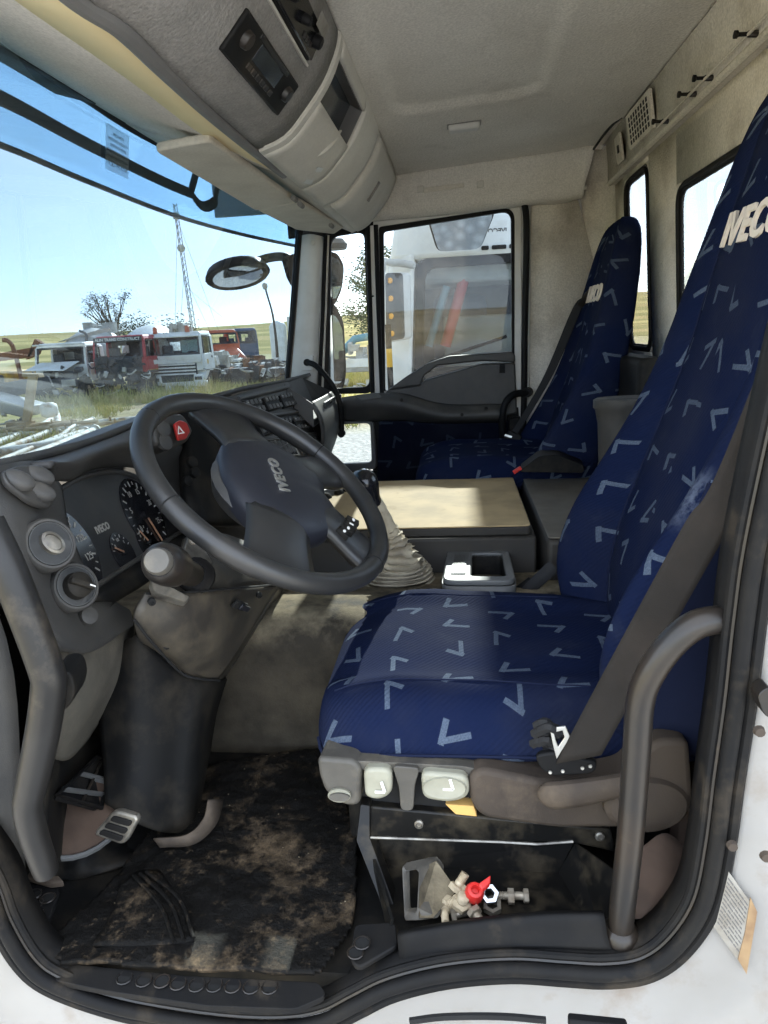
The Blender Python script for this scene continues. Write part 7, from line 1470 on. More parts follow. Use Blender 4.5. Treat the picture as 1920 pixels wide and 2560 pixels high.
# white bonnet wreck with mixer drum
A1 = T_('mixer_truck', 'white mixer truck wreck with open bonnet, leftmost of the row', (-18.15, 28.8, GZ), rot=0.05)
A1.cab(2.30, 1.9, 0.95, 1.55, 2.45, 'truck_white', screen=False); A1.side_door(2.30, 1.9, 0.75, 1.55, 2.45, 'truck_white')
A1.hull('bonnet', [(0.05, -0.95, 1.36), (1.75, -0.95, 1.30), (1.75, -0.95, 1.33), (0.05, -0.95, 1.39)], [(0.25, 0.0, 1.62), (2.0, 0.0, 1.62), (2.0, 0.0, 1.66), (0.25, 0.0, 1.66)], 'truck_white', 0.01)
A1.clutter('engine', (0.1, -0.75, 0.35), (2.2, 0.0, 1.35), 70, 5); A1.clutter('torn_panels', (0.0, -0.9, 0.35), (2.2, -0.6, 1.2), 8, 8, 'chassis_pale', (0.05, 0.25))
A1.box('bumper', (0.6, -0.95, 0.62), (2.2, -0.78, 0.98), 'engine_grime', 0.03); A1.box('lamp_surround', (1.55, -0.97, 0.66), (2.15, -0.9, 0.94), 'chassis_pale', 0.02)
A1.wheel(2.15, -0.1, 0.52, 1); A1.wheel(0.15, -0.1, 0.52, -1); A1.chassis(2.3, 8.0); A1.wheel(2.1, 5.6); A1.wheel(2.1, 6.9); A1.wheel(0.2, 5.6, 0.5, -1)
A1.drum((0.75, 2.2, 1.60), 1.08, 4.2, 'drum_grey', 0.20); A1.hull('chute', [(-0.2, 2.6, 2.5), (0.5, 2.6, 2.7), (0.5, 2.9, 2.7), (-0.2, 2.9, 2.5)], [(1.6, 2.8, 2.85), (2.3, 2.8, 3.05), (2.3, 3.1, 2.9), (1.6, 3.1, 2.75)], 'truck_white', 0.03)
A1.tube('exhaust_bend', [(1.35, 2.1, 2.2), (1.5, 2.1, 2.75), (1.2, 2.1, 2.95)], 0.06, 'engine_grime', 4)
A1.box('roof_visor', (0.05, -0.06, 2.34), (2.25, 0.12, 2.42), 'truck_white', 0.02)
A1.clutter('hopper', (0.2, 4.6, 2.5), (1.8, 5.6, 3.1), 14, 21, 'chassis_pale', (0.2, 0.6))
# red cab with missing front panels
B1 = T_('mixer_truck', 'red cab mixer truck wreck with its front panels gone', (-15.55, 28.9, GZ), rot=0.06)
B1.cab(2.30, 1.9, 1.05, 1.70, 2.62, 'truck_red', screen=False); B1.side_door(2.30, 1.9, 0.95, 1.70, 2.62, 'truck_red', False)
B1.box('front_void', (0.06, -0.03, 0.9), (2.12, 0.03, 1.69), 'engine_grime', 0.02); B1.clutter('engine', (0.05, -0.25, 0.15), (2.2, 0.1, 1.65), 90, 15); B1.clutter('dangling_parts', (0.1, -0.35, 0.2), (2.2, -0.25, 1.4), 10, 18, 'chassis_pale', (0.03, 0.2))
B1.box('sun_strip', (0.10, 0.10, 2.37), (2.20, 0.13, 2.56), 'engine_grime', 0.005); text('strip_lettering', 'ALIN TRANS CONSTRUCT', B1.p(1.15, 0.085, 2.46), B1.m @ Vector((1, 0, 0)), (0, 0, 1), 0.165, 'white_print', B1.t, 0.005, 0.004)
B1.box('door_stripe', (2.31, 0.22, 1.08), (2.33, 1.9, 1.14), 'machine_yellow', 0); B1.box('door_sign', (2.322, 0.85, 1.33), (2.335, 1.45, 1.52), 'white_print', 0)
B1.wheel(2.15, 0.6, 0.52, 1); B1.wheel(0.15, 0.6, 0.52, -1); B1.hull('wheel_arch', [(1.9, -0.1, 1.0), (2.34, -0.1, 1.0), (2.34, 1.4, 1.0), (1.9, 1.4, 1.0)], [(1.9, 0.1, 1.12), (2.34, 0.1, 1.12), (2.34, 1.2, 1.12), (1.9, 1.2, 1.12)], 'engine_grime', 0.03)
B1.lathe('mudguard', (2.1, 0.05, 0.98), (0.3, -1, 0.2), [(0.30, -0.1), (0.28, 0.0), (0.15, 0.06), (0.001, 0.07)], 'truck_white', 18)
B1.chassis(2.3, 8.0); B1.wheel(2.1, 5.6); B1.wheel(2.1, 6.9)
B1.drum((1.15, 2.2, 1.70), 1.20, 4.4, 'truck_white', 0.10)
# white forward-control tractor
C1 = T_('tractor_truck', 'white forward-control truck with slatted grille and amber roof beacons', (-13.75, 30.4, GZ), rot=0.07)
C1.cab(2.45, 2.0, 0.95, 1.68, 2.66, 'truck_white'); C1.side_door(2.45, 2.0, 0.85, 1.68, 2.66, 'truck_white')
C1.box('front_panel', (0.05, -0.05, 1.30), (2.40, 0.0, 1.66), 'truck_white', 0.02)
for k in range(4): C1.box('grille_slat', (0.18, -0.09, 0.80 + 0.14 * k), (2.10, -0.03, 0.87 + 0.14 * k), 'truck_white', 0.012)
C1.box('grille_back', (0.15, -0.02, 0.70), (2.15, 0.02, 1.34), 'engine_grime', 0)
text('grille_lettering', 'DAF', C1.p(0.42, -0.10, 1.25), C1.m @ Vector((1, 0, 0)), (0, 0, 1), 0.13, 'silver', C1.t, 0.008, 0.003); text('grille_lettering', 'CF', C1.p(1.85, -0.10, 1.25), C1.m @ Vector((1, 0, 0)), (0, 0, 1), 0.13, 'silver', C1.t, 0.008, 0.003)
for x in (0.02, 1.95):
    C1.hull('bumper_corner', [(x, -0.16, 0.42), (x + 0.52, -0.16, 0.42), (x + 0.52, 0.2, 0.42), (x, 0.2, 0.42)], [(x + 0.04, -0.12, 0.80), (x + 0.48, -0.12, 0.80), (x + 0.48, 0.2, 0.80), (x + 0.04, 0.2, 0.80)], 'truck_white', 0.05); C1.box('headlamp', (x + 0.10, -0.18, 0.56), (x + 0.42, -0.14, 0.70), 'engine_grime', 0.02)
C1.hull('hanging_bumper', [(0.1, -0.22, 0.40), (2.6, -0.22, 0.24), (2.6, -0.05, 0.24), (0.1, -0.05, 0.40)], [(0.1, -0.20, 0.48), (2.6, -0.2, 0.52), (2.6, -0.05, 0.52), (0.1, -0.05, 0.48)], 'truck_white', 0.03)
C1.clutter('loose_trim', (0.8, -0.5, 0.02), (2.2, -0.2, 0.28), 8, 31, 'truck_white', (0.1, 0.5)); C1.box('low_void', (0.5, -0.05, 0.3), (1.95, 0.0, 0.78), 'engine_grime', 0.01)
C1.box('sun_visor', (0.12, 0.02, 2.43), (2.33, 0.16, 2.50), 'truck_white', 0.015)
for x in (0.35, 1.80): C1.lathe('beacon', (x, 0.35, 2.64), (0, 0, 1), [(0.10, 0), (0.10, 0.06), (0.095, 0.07), (0.09, 0.24), (0.05, 0.28)], 'truck_orange', 16)
C1.clutter('roof_gear', (0.7, 0.4, 2.7), (1.9, 0.9, 2.95), 9, 33, 'chassis_pale', (0.15, 0.5)); C1.box('seat_panel', (1.2, 1.1, 1.75), (2.0, 1.15, 2.30), 'sill_green' if 'sill_green' in MATS else mat('sill_green', (0.42, 0.55, 0.50), 0.6), 0.01)
C1.tube('mirror_arm', [(-0.02, 0.1, 2.35), (-0.28, 0.0, 2.30), (-0.28, 0.0, 1.60)], 0.025, 'engine_grime'); C1.box('door_mirror', (-0.42, -0.08, 1.62), (-0.20, 0.04, 2.28), 'engine_grime', 0.04)
C1.box('door_emblem', (2.476, 0.62, 1.20), (2.482, 0.80, 1.42), 'machine_yellow', 0)
C1.wheel(2.30, 0.75, 0.50, 1); C1.wheel(0.15, 0.75, 0.50, -1); C1.hull('wheel_arch', [(2.1, 0.05, 0.55), (2.48, 0.05, 0.55), (2.48, 0.25, 0.55), (2.1, 0.25, 0.55)], [(2.1, 0.25, 1.1), (2.48, 0.25, 1.1), (2.48, 1.35, 1.1), (2.1, 1.35, 1.1)], 'truck_white', 0.03)
C1.chassis(2.45, 10.5, 0.80); C1.wheel(2.25, 2.9, 0.50); C1.wheel(2.25, 7.2, 0.50, 1, 'chassis_pale'); C1.wheel(2.25, 8.6, 0.50, 1, 'chassis_pale'); C1.wheel(0.2, 2.9, 0.5, -1)
for k, (a, b_) in enumerate(((6.6, 7.8), (8.0, 9.2))): C1.hull('mudguard', [(1.7, a, 1.05), (2.45, a, 1.05), (2.45, b_, 1.05), (1.7, b_, 1.05)], [(1.7, a + 0.2, 1.18), (2.45, a + 0.2, 1.18), (2.45, b_ - 0.2, 1.18), (1.7, b_ - 0.2, 1.18)], 'chassis_pale', 0.03)
C1.clutter('deck_scrap', (0.9, 2.6, 1.1), (2.3, 8.5, 1.4), 34, 41, 'chassis_pale', (0.1, 0.7)); C1.box('fuel_tank', (2.0, 4.0, 0.55), (2.45, 5.6, 1.0), 'engine_grime', 0.08)
# orange cab stripped on the heap, blue cab behind
D1 = T_('scrap_cab', 'faded orange truck cab on the scrap heap behind the white truck', (-15.4, 43.0, GZ + 1.05), rot=0.75, cat='truck cab')
D1.cab(2.2, 2.0, 0.0, 0.95, 1.80, 'truck_orange', screen=False, back=False); D1.side_door(2.2, 2.0, 0.05, 0.95, 1.80, 'truck_orange', False); D1.box('underframe', (-0.2, -0.2, -1.0), (2.4, 2.2, -0.02), 'engine_grime', 0.05)
D1.hull('crushed_bonnet', [(0.2, -1.3, 0.0), (2.0, -1.3, 0.0), (2.0, -0.05, 0.0), (0.2, -0.05, 0.0)], [(0.35, -1.0, 0.35), (1.85, -1.0, 0.30), (1.9, -0.05, 0.75), (0.3, -0.05, 0.85)], 'truck_orange', 0.06); D1.clutter('debris', (-0.2, -1.8, -0.7), (3.4, 0.4, 0.1), 30, 51, 'engine_grime', (0.1, 0.5))
E1 = T_('scrap_cab', 'dark blue truck cab standing behind the orange one', (-16.9, 51.5, GZ + 0.95), rot=0.45, cat='truck cab')
E1.cab(2.3, 1.9, 0.0, 0.95, 2.05, 'truck_blue'); E1.side_door(2.3, 1.9, 0.05, 0.95, 2.05, 'truck_blue'); E1.box('underframe', (-0.1, -0.1, -0.9), (2.4, 2.0, -0.02), 'engine_grime', 0.05)
# scrap heap between pillar and trucks
hp = T_('scrap_heap', 'low heap of dark mechanical scrap beside the windscreen pillar', (-10.6, 30.0, GZ), cat='scrap')
hp.clutter('scrap_metal', (0, 0, 0.0), (3.6, 7.0, 0.9), 130, 61, 'engine_grime', (0.1, 0.7)); hp.clutter('bright_scrap', (0, 0, 0.4), (3.4, 6.0, 1.1), 30, 62, 'chassis_pale', (0.08, 0.35)); hp.clutter('rusty_scrap', (0, 1, 0.3), (3.0, 6.0, 1.2), 16, 63, 'rust', (0.08, 0.5))
# tank silo near the pillar
sl_ = T_('white_silo', 'small white silo standing far off beside the pillar', (-16.6, 66.0, GZ), None, 'silo')
sl_.lathe('tank', (0, 0, 0), (0, 0, 1), [(0.8, 0), (0.8, 3.2), (0.6, 3.5), (0.2, 3.7)], 'truck_white', 20); sl_.box('shed', (1.0, -0.5, 0), (2.4, 1.5, 4.0), 'truck_white', 0.05)
# lattice mast with guys
ma = T_('radio_mast', 'slender guyed lattice mast against the sky', (-23.0, 60.0, GZ), None, 'mast')
top = Vector((-22.866,60,11.854)); bot = Vector((-22.35, 60.0, GZ))
bm = BM(); NN = 26
def leg(k, t): 
    w = 0.24 - 0.08 * t; return bot.lerp(top, t) + Vector((math.cos(k * 2.094) * w, math.sin(k * 2.094) * w, 0))
for k in range(3): add_tube(bm, [leg(k, 0), leg(k, 1)], 0.035, 5)
lg = finish('mast_leg', bm, 'steel_dirty', ma.t); bm = BM()
for i in range(NN):
    for k in range(3): add_tube(bm, [leg(k, i / NN), leg((k + 1) % 3, (i + 1) / NN)], 0.016, 4)
finish('mast_bracing', bm, 'steel_dirty', ma.t)
for t0 in (0.93, 0.74): ma_ = bot.lerp(top, t0); lathe('mast_head', ma_, (0, 0, 1), [(0.25, -0.25), (0.34, 0.0), (0.25, 0.25)], 'chassis_pale', ma.t, 10)
for q, t0 in (((-25.088,62,2.419), 0.90), ((-22.343,56,2.247), 0.62), ((-21.952,66,2.278), 0.92), ((-24.022,70,2.406), 0.55), ((-21.804,75,2.317), 0.5)):
    tube('guy_wire', [bot.lerp(top, t0), Vector((q[0], q[1], 0.5))], 0.014, 'tube_paint', ma.t, 4)
# bent lamp post
lp_ = T_('lamp_post', 'thin bent lamp post leaning beside the windscreen pillar', (-10.316,40,-0.38), None, 'lamp post')
tube('post', VV((-10.324,40,-0.769), (-10.289,40,0.522), (-10.365,40,2.051), (-10.565,40,3.063), (-10.655,40,3.515)), [0.10, 0.095, 0.09, 0.085, 0.08, 0.075, 0.07, 0.065, 0.06, 0.055, 0.05, 0.05, 0.05, 0.05, 0.05, 0.05, 0.05], 'tube_paint', lp_.t, 8, 4)
lathe('lamp_head', (-10.67,40,3.64), (0, 0, 1), [(0.10, -0.2), (0.16, -0.05), (0.14, 0.1), (0.05, 0.16)], 'chassis_pale', lp_.t, 12)

# ------------------------------------------------------------------ left foreground scrap
ly = T_('yellow_loader', 'yellow loader half hidden at the left edge behind a rusty exhaust', (-21.6, 30.0, GZ), None, 'loader')
ly.box('body', (-0.6, 0, 0.5), (1.3, 2.5, 1.35), 'machine_yellow', 0.08); ly.box('dark_grille', (0.2, -0.06, 0.6), (1.0, 0.0, 1.2), 'engine_grime', 0.02); ly.tube('exhaust', [(1.7, 0.5, 0.4), (1.55, 0.5, 2.2), (1.35, 0.5, 2.65), (1.1, 0.5, 2.72)], 0.10, 'rust', 4)
ly.hull('rusty_boom', [(-1.0, 1.0, 1.7), (2.0, 1.0, 1.9), (2.0, 1.4, 1.9), (-1.0, 1.4, 1.7)], [(-1.0, 1.0, 2.0), (2.3, 1.0, 2.35), (2.3, 1.4, 2.35), (-1.0, 1.4, 2.0)], 'rust', 0.03); ly.hull('rusty_jib', [(1.7, 1.0, 1.8), (2.3, 1.0, 2.0), (2.3, 1.3, 2.0), (1.7, 1.3, 1.8)], [(2.3, 1.0, 2.7), (2.6, 1.0, 2.5), (2.6, 1.3, 2.5), (2.3, 1.3, 2.7)], 'rust', 0.02); ly.wheel(1.0, 0.0, 0.6, 1)
bk_ = T_('digger_bucket', 'grey digger bucket with timber leaning on it at the left edge', (-11.75, 17.2, GZ), None, 'bucket')
bk_.hull('bucket_shell', [(-1.0, 0, 1.15), (0.35, 0, 0.75), (0.35, 1.0, 0.75), (-1.0, 1.0, 1.15)], [(-1.0, 0.1, 0.75), (0.10, 0.1, 0.45), (0.10, 0.9, 0.45), (-1.0, 0.9, 0.75)], 'drum_grey', 0.05); bk_.hull('back_plate', [(-1.0, 0.9, 0.9), (0.6, 0.9, 1.2), (0.6, 1.0, 1.2), (-1.0, 1.0, 0.9)], [(-1.0, 0.9, 1.35), (0.5, 0.9, 1.5), (0.5, 1.0, 1.5), (-1.0, 1.0, 1.35)], 'engine_grime', 0.02)
bk_.hull('timber', [(0.05, -0.1, 0.0), (0.28, -0.1, 0.05), (0.28, 0.0, 0.05), (0.05, 0.0, 0.0)], [(0.55, -0.1, 1.55), (0.80, -0.1, 1.55), (0.80, 0.0, 1.55), (0.55, 0.0, 1.55)], 'wood', 0.01); bk_.hull('timber', [(0.35, -0.05, 1.55), (0.85, -0.05, 1.50), (0.85, 0.2, 1.50), (0.35, 0.2, 1.55)], [(0.38, -0.05, 1.63), (0.82, -0.05, 1.60), (0.82, 0.2, 1.60), (0.38, 0.2, 1.63)], 'wood', 0.01)
bk_.box('sack', (0.55, 0.1, 0.42), (0.95, 0.5, 0.82), 'pipe_white', 0.12); bk_.box('crate', (-0.25, -0.2, 0.0), (0.35, 0.25, 0.38), 'wood', 0.02); bk_.clutter('bits', (-1.0, -0.2, 0.0), (0.1, 0.4, 0.7), 18, 71, 'chassis_pale', (0.05, 0.3))
pipes = [((-10.914,14.743,-1.3), (-11.712,17.905,-1.3), (-12.635,20.279,-1.3), 0.085, 'long white pipe farthest back in the pile on the grass'), ((-10.019,13.427,-1.3), (-10.725,16.748,-1.3), (-11.221,18.1,-1.28), 0.075, 'white pipe second from the back in the pile'), ((-9.202,12.511,-1.32), (-9.859,15.484,-1.32), (-10.243,17.504,-1.3), 0.06, 'thin pale pipe in the middle of the pile'), ((-10.002,13.72,-1.3), (-9.552,14.581,-1.3), (-9.627,16.719,-1.3), 0.085, 'stained pipe near the front of the pile'), ((-8.747,11.553,-1.3), (-8.744,12.899,-1.3), (-9.349,16.674,-1.28), 0.105, 'thick rust-stained pipe nearest in the pile'), ((-9.769,15.706,-1.3), (-10.197,17.21,-1.2), (-11.037,19.778,-1.3), 0.05, 'short pipe lying askew at the right end of the pile')]
for a, b_, c_, r_, lab in pipes:
    t = thing('scrap_pipe', lab, 'pipe', 'scrap pipes on the grass', loc=a); tube('pipe_body', [a, b_, c_], r_, 'pipe_white', t, 10, 4); lathe('flange', c_, Vector(c_) - Vector(b_), [(r_ * 1.5, -0.05), (r_ * 1.5, 0.03), (r_ * 0.8, 0.03), (r_ * 0.8, -0.02)], 'pipe_white', t, 12)
random.seed(77)
for k, lab in enumerate(('broken pale batten lying on the far side of the pile', 'short rusty offcut between the pipes', 'split pale log at the near end of the pile', 'thin pale stick across the thick pipe', 'stub of pale pipe near the bucket', 'brownish log at the right end of the pile', 'crooked pale branch on top of the pile', 'flat pale plank nearest the dash')):
    c_ = Vector((-11.9 + 0.32 * k + random.uniform(-0.3, 0.3), 16.4 + 0.25 * k + random.uniform(-0.8, 0.8), GZ + 0.12 + 0.05 * (k % 3))); d_ = Vector((random.uniform(0.5, 1.1), random.uniform(0.1, 0.9), random.uniform(-0.04, 0.06))); t = thing('scrap_log', lab, 'log', 'logs and offcuts among the pipes', loc=tuple(c_)); tube('log_body', [c_ - d_, c_ - d_ * 0.3 + Vector((0.05, 0.06, 0.03)), c_ + d_ * 0.4 + Vector((-0.04, 0.05, 0.02)), c_ + d_], [0.05 + 0.02 * mnoise.noise(Vector((k, j * 0.7, 0))) for j in range(13)], 'wood' if k % 3 else 'pipe_white', t, 8, 4)
    tube('stub', [c_ + d_ * 0.3, c_ + d_ * 0.3 + Vector((0.05, -0.1, 0.14))], 0.025, 'wood', t, 6)
t = thing('scrap_pipe', 'curved elbow pipe standing up from the pile', 'pipe', 'scrap pipes on the grass', loc=(-10.796,17.466,-1.4)); tube('pipe_body', VV((-10.55,17.053,-1.35), (-11.623,18.9,-1.102), (-11.678,18.9,-0.925), (-11.836,18.9,-0.852)), 0.085, 'pipe_white', t, 10, 4); lathe('flange', (-11.862,18.9,-0.838), (-1, 0, 0.3), [(0.11, -0.03), (0.11, 0.04), (0.05, 0.04)], 'pipe_white', t, 12)

# ------------------------------------------------------------------ trees
mat('bark', (0.12, 0.09, 0.065), 0.9); mat('leaf_grey', (0.085, 0.095, 0.055), 0.8, col2=(0.14, 0.145, 0.085), cscale=2); mat('leaf_green', (0.070, 0.105, 0.030), 0.75, col2=(0.14, 0.17, 0.06), cscale=2)
def tree(name, label, base, H, R_, n_leaf, leaf, m, seed, sparse=0.0, group='trees around the yard'):
    random.seed(seed); base = Vector(base); t = thing(name, label, 'tree', group, loc=tuple(base)); bm = BM(); add_tube(bm, cr([base, base + Vector((0.05 * H, 0, 0.3 * H)), base + Vector((0, 0.03 * H, 0.62 * H))], 4), [0.045 * H - 0.003 * H * k for k in range(9)], 8); tips = []
    for k in range(16):
        a = random.uniform(0, 6.283); z0 = random.uniform(0.22, 0.6) * H; e = base + Vector((math.cos(a) * R_ * random.uniform(0.45, 0.95), math.sin(a) * R_ * random.uniform(0.45, 0.95), random.uniform(0.42, 1.0) * H)); s0_ = base + Vector((0.03 * H, 0, z0)); add_tube(bm, cr([s0_, s0_.lerp(e, 0.5) + Vector((0, 0, 0.06 * H)), e], 3), [0.016 * H * (1 - 0.12 * j) for j in range(7)], 5); tips.append(e)
        for q in range(2): e2 = e + Vector((random.uniform(-1, 1), random.uniform(-1, 1), random.uniform(-0.3, 0.8))) * R_ * 0.35; add_tube(bm, [s0_.lerp(e, 0.6), e2], 0.005 * H, 4); tips.append(e2)
    finish('trunk', bm, 'bark', t); bm = BM()
    for k in range(n_leaf):
        c = random.choice(tips) + Vector((random.gauss(0, 1), random.gauss(0, 1), random.gauss(0, 0.8))) * R_ * (0.20 - 0.06 * sparse); n1 = Vector((random.uniform(-1, 1), random.uniform(-1, 1), random.uniform(-1, 1))).normalized(); u, v, _ = frame_of(n1); s1 = leaf * random.uniform(0.6, 1.4); f = [bm.verts.new(c + u * s1), bm.verts.new(c + v * s1 * 0.5), bm.verts.new(c - u * s1), bm.verts.new(c - v * s1 * 0.5)]; bm.faces.new(f)
    finish('crown', bm, m, t, smooth=False)
tree('bare_tree', 'grey half-bare tree rising behind the red wreck', (-23.4, 47, GZ), 5.4, 1.5, 3000, 0.055, 'leaf_grey', 81, 1)
tree('round_bush', 'grey-green bush tops behind the gap left of the white tractor truck', (-18.6, 42, GZ), 3.3, 2.2, 5200, 0.065, 'leaf_grey', 82)
tree('green_tree', 'bright green tree beside the neighbouring cab outside the passenger window', (-3.3, 31, GZ), 5.2, 1.35, 7500, 0.060, 'leaf_green', 83)
# flatbed with scrap beyond the quarter window
fb = T_('flatbed_trailer', 'low grey flatbed with crane scrap seen through the quarter window', (-5.6, 25.0, GZ), None, 'trailer')
fb.box('deck', (0, 0, 0.85), (4.2, 2.3, 1.02), 'chassis_pale', 0.02); fb.box('side_board', (0.8, -0.03, 1.02), (4.2, 0.0, 1.32), 'truck_white', 0.01); fb.clutter('crane_scrap', (0.2, 0.2, 1.05), (2.4, 1.8, 1.7), 26, 91, 'chassis_pale', (0.1, 0.5)); fb.tube('crane_arm', [(0.9, 1.0, 1.2), (1.8, 1.0, 2.0), (2.6, 1.0, 2.1)], 0.14, 'teal'); fb.wheel(0.9, 0.0, 0.45, -1); fb.wheel(3.4, 0.0, 0.45, -1); fb.clutter('under_scrap', (0.1, -0.4, 0.0), (2.5, 0.3, 0.6), 26, 92, 'pipe_white', (0.06, 0.3))

# ------------------------------------------------------------------ neighbouring cab outside the passenger window
nb = T_('neighbour_cab', 'white truck cab parked close outside the passenger window', (-0.58, 5.0, GZ), None, 'truck cab')
nb.hull('nose', [(0, 0, 0.5), (1.80, 0, 0.5), (1.80, 0.3, 0.5), (0, 0.3, 0.5)], [(0.03, 0.02, 1.76), (1.77, 0.02, 1.76), (1.77, 0.3, 1.76), (0.03, 0.3, 1.76)], 'truck_white', 0.05)
nb.box('side_wall', (0.0, 0.25, 0.6), (0.06, 2.1, 2.75), 'truck_white', 0.02); nb.box('side_wall', (1.74, 0.25, 0.6), (1.80, 2.1, 2.75), 'truck_white', 0.02); nb.box('rear_wall', (0.06, 2.0, 0.6), (1.74, 2.06, 2.75), 'engine_grime', 0)
nb.hull('corner_post', [(0.02, 0.02, 1.76), (0.20, -0.02, 1.76), (0.22, 0.2, 1.76), (0.02, 0.28, 1.76)], [(0.06, 0.12, 2.78), (0.26, 0.08, 2.78), (0.28, 0.3, 2.78), (0.06, 0.38, 2.78)], 'truck_white', 0.03); nb.hull('corner_post', [(1.60, -0.02, 1.76), (1.78, 0.02, 1.76), (1.78, 0.28, 1.76), (1.58, 0.2, 1.76)], [(1.54, 0.08, 2.78), (1.74, 0.12, 2.78), (1.74, 0.38, 2.78), (1.52, 0.3, 2.78)], 'truck_white', 0.03)
nb.hull('brow', [(0.06, 0.08, 2.72), (1.74, 0.08, 2.72), (1.74, 0.5, 2.72), (0.06, 0.5, 2.72)], [(0.12, 0.16, 3.06), (1.68, 0.16, 3.06), (1.68, 0.5, 3.06), (0.12, 0.5, 3.06)], 'truck_white', 0.05)
nb.hull('roof', [(0.05, 0.45, 2.74), (1.75, 0.45, 2.74), (1.75, 2.1, 2.74), (0.05, 2.1, 2.74)], [(0.12, 0.55, 3.87), (1.68, 0.55, 3.87), (1.68, 2.1, 3.87), (0.12, 2.1, 3.87)], 'truck_white', 0.12)  # unseen upper part made tall for its shadow on the engine cover
nb.hull('roof_shade_block', [(0.61, 0.5, 3.8), (1.7, 0.5, 3.8), (1.7, 2.0, 3.8), (0.61, 2.0, 3.8)], [(0.61, 0.85, 4.46), (1.65, 0.85, 4.46), (1.65, 2.0, 4.46), (0.61, 2.0, 4.46)], 'truck_white', 0.03)  # unseen block added above the roof to shade part of the engine cover
wo_ = rounded([nb.p(0.22, 0.0, 1.80), nb.p(1.58, 0.0, 1.80), nb.p(1.53, 0.10, 2.74), nb.p(0.27, 0.10, 2.74)], 0.12, 5); wi_ = rounded([nb.p(0.30, 0.0, 1.88), nb.p(1.50, 0.0, 1.88), nb.p(1.45, 0.09, 2.66), nb.p(0.34, 0.09, 2.66)], 0.10, 5)
ring_frame('screen_rubber', wo_, wi_, (0, 0.05, 0), 'rubber_clean', nb.t, 0.01); bm = BM(); add_poly(bm, [q + Vector((0, 0.02, 0)) for q in wi_]); finish('screen_glass', bm, 'cab_glass', nb.t, smooth=False)
nb.box('inner_dash', (0.1, 0.25, 1.5), (1.70, 0.9, 1.86), 'dash_dark', 0.08); nb.box('inner_shelf', (0.1, 0.3, 2.55), (1.70, 1.0, 2.72), 'console_light', 0.04); nb.box('inner_seat', (0.35, 1.2, 1.4), (0.85, 1.45, 2.5), 'truck_blue', 0.08); nb.box('inner_seat', (1.1, 1.2, 1.4), (1.55, 1.45, 2.5), 'truck_blue', 0.08)
nb.tube('wiper', [(0.9, -0.03, 1.86), (1.5, -0.04, 2.06)], 0.012, 'rubber_clean'); nb.tube('sill_wiper', [(0.35, -0.02, 1.95), (0.95, -0.04, 2.12)], 0.012, 'rubber_clean')
nb_red = tube('red_belt_pole', VV((0.072,5.35,1.224), (-0.108,5.35,0.659)), 0.045, 'red_plastic', nb.t, 8); tube('teal_pole', VV((-0.082,5.3,1.131), (-0.243,5.3,0.667)), 0.032, 'teal', nb.t, 8); nb.box('inner_panel', (0.45, 0.95, 1.86), (1.30, 1.0, 2.30), 'chassis_pale', 0.02); nb.box('door_seam', (0.10, -0.006, 0.7), (0.112, 0.02, 1.74), 'dark_void', 0); nb.box('panel_seam', (0.03, -0.008, 1.62), (1.77, 0.02, 1.632), 'dark_void', 0)
text('reversed_lettering', 'IVECO', nb.p(0.895, 0.125, 2.90), (-1, 0, 0), (0, 0, 1), 0.050, 'ink', nb.t, 0.004, 0.001)
for x, w in ((0.80, 0.028), (0.905, 0.055), (1.01, 0.028)): nb.box('brow_vent', (x - w, 0.07, 2.765), (x + w, 0.10, 2.795), 'dark_void', 0.008)
nb.tube('mirror_arm', [(0.26, 0.02, 2.68), (0.10, -0.06, 2.70), (0.02, -0.14, 2.62), (0.02, -0.16, 1.75)], 0.028, 'white_trim', 4)
bm = BM(); mo_ = rounded([nb.p(0.09, -0.26, 2.62), nb.p(0.245, -0.14, 2.62), nb.p(0.240, -0.14, 2.14), nb.p(0.075, -0.26, 2.12)], 0.04, 4); add_prism(bm, mo_, (-0.10, 0.12, 0)); bmesh.ops.recalc_face_normals(bm, faces=bm.faces); nm_ = finish('mirror_shell', bm, 'white_trim', nb.t, bevel=0.02, bseg=3)
bm = BM(); mo2 = rounded([nb.p(0.075, -0.275, 2.615), nb.p(0.185, -0.19, 2.615), nb.p(0.180, -0.19, 2.145), nb.p(0.060, -0.275, 2.13)], 0.03, 4); add_prism(bm, mo2, (-0.012, -0.018, 0)); bmesh.ops.recalc_face_normals(bm, faces=bm.faces); finish('mirror_back', bm, 'bracket_grey', nm_)
for k in range(4): lathe('reflector', nb.p(0.098 - 0.004 * (k > 1), -0.277, 2.56 - 0.125 * k), (-0.6, -0.8, 0), [(0.021, 0.0), (0.020, 0.012), (0.001, 0.014)], 'amber', nm_, 14)
bm = BM(); km = rounded([nb.p(0.36, -0.40, 3.02), nb.p(0.80, -0.42, 3.10), nb.p(0.86, -0.33, 2.96), nb.p(0.76, -0.18, 2.74), nb.p(0.44, -0.18, 2.74)], 0.05, 4); add_prism(bm, km, (0.0, 0.06, 0.07)); bmesh.ops.recalc_face_normals(bm, faces=bm.faces); km_ = finish('kerb_mirror', bm, 'rubber_clean', nb.t, bevel=0.02)
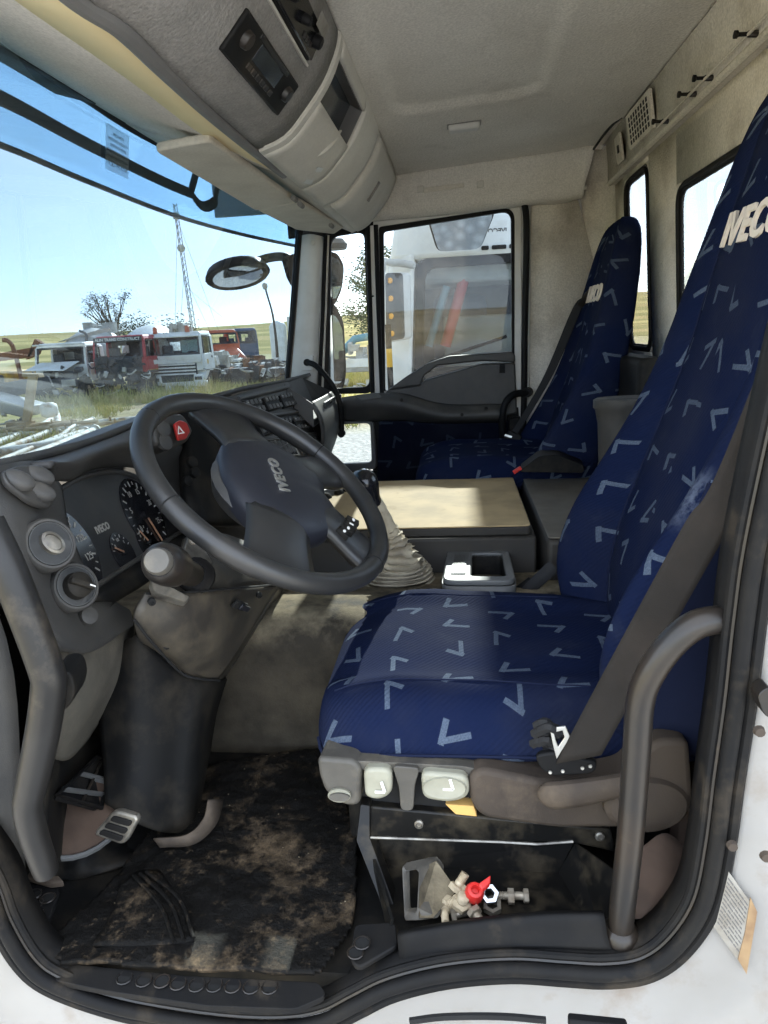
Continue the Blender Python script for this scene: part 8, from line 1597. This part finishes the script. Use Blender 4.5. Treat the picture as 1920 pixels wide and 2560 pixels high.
bm = BM(); cc_ = sum(km, Vector()) / len(km); add_prism(bm, [cc_ + (q - cc_) * 0.93 for q in km], (0, -0.005, -0.006)); bmesh.ops.recalc_face_normals(bm, faces=bm.faces); finish('kerb_mirror_face', bm, 'mirror_glass', km_)
st2 = T_('striped_pole', 'black and yellow banded pole beside the neighbouring cab', (-0.50, 4.55, GZ), None, 'pole')
for k, (z0, z1, mm) in enumerate(((0.0, 1.95, 'rubber_clean'), (1.95, 2.08, 'machine_yellow'), (2.08, 2.25, 'rubber_clean'))): st2.lathe('band', (0, 0, z0), (0, 0, 1), [(0.022, 0), (0.022, z1 - z0)], mm, 10)
pk = T_('brown_plank', 'brown plank standing against the neighbouring cab', (-0.60, 4.2, GZ), None, 'plank'); pk.hull('board', [(0.03, 0, 0), (0.09, 0, 0), (0.09, 0.03, 0), (0.03, 0.03, 0)], [(-0.03, 0.1, 2.12), (0.03, 0.1, 2.12), (0.03, 0.13, 2.12), (-0.03, 0.13, 2.12)], 'wood', 0.004)
# pale mixer drum and cab behind our own truck
rm = T_('rear_mixer', 'pale dusty mixer drum standing behind the rear windows', (3.2, 7.2, GZ), None, 'mixer')
mat('drum_pale', (0.88, 0.88, 0.80), 0.8, col2=(0.66, 0.67, 0.57), cscale=4, crange=(0.4, 0.6))
lathe('drum_body', (3.6, 7.0, 0.50), (0.35, 1, 0.08), [(0.4, -0.2), (1.1, 0.3), (1.5, 1.2), (1.55, 2.2), (1.3, 3.4), (0.8, 4.6)], 'drum_pale', rm.t, 36); box('end_plate', (2.5, 6.05, 0.2), (2.62, 6.25, 2.0), 'truck_white', rm.t, 0.02)
for k in range(3): rm.box('stand', (-0.6 + 1.0 * k, 0.2, 0.0), (-0.4 + 1.0 * k, 2.0, 0.95), 'chassis_pale', 0.02)
for k, s in enumerate(('608', 'J L', 'L i t')): text('plate_lettering', s, (2.498, 6.15, 1.75 - 0.12 * k), (0, -1, 0), (0, 0, 1), 0.09, 'ink', rm.t, 0.002)
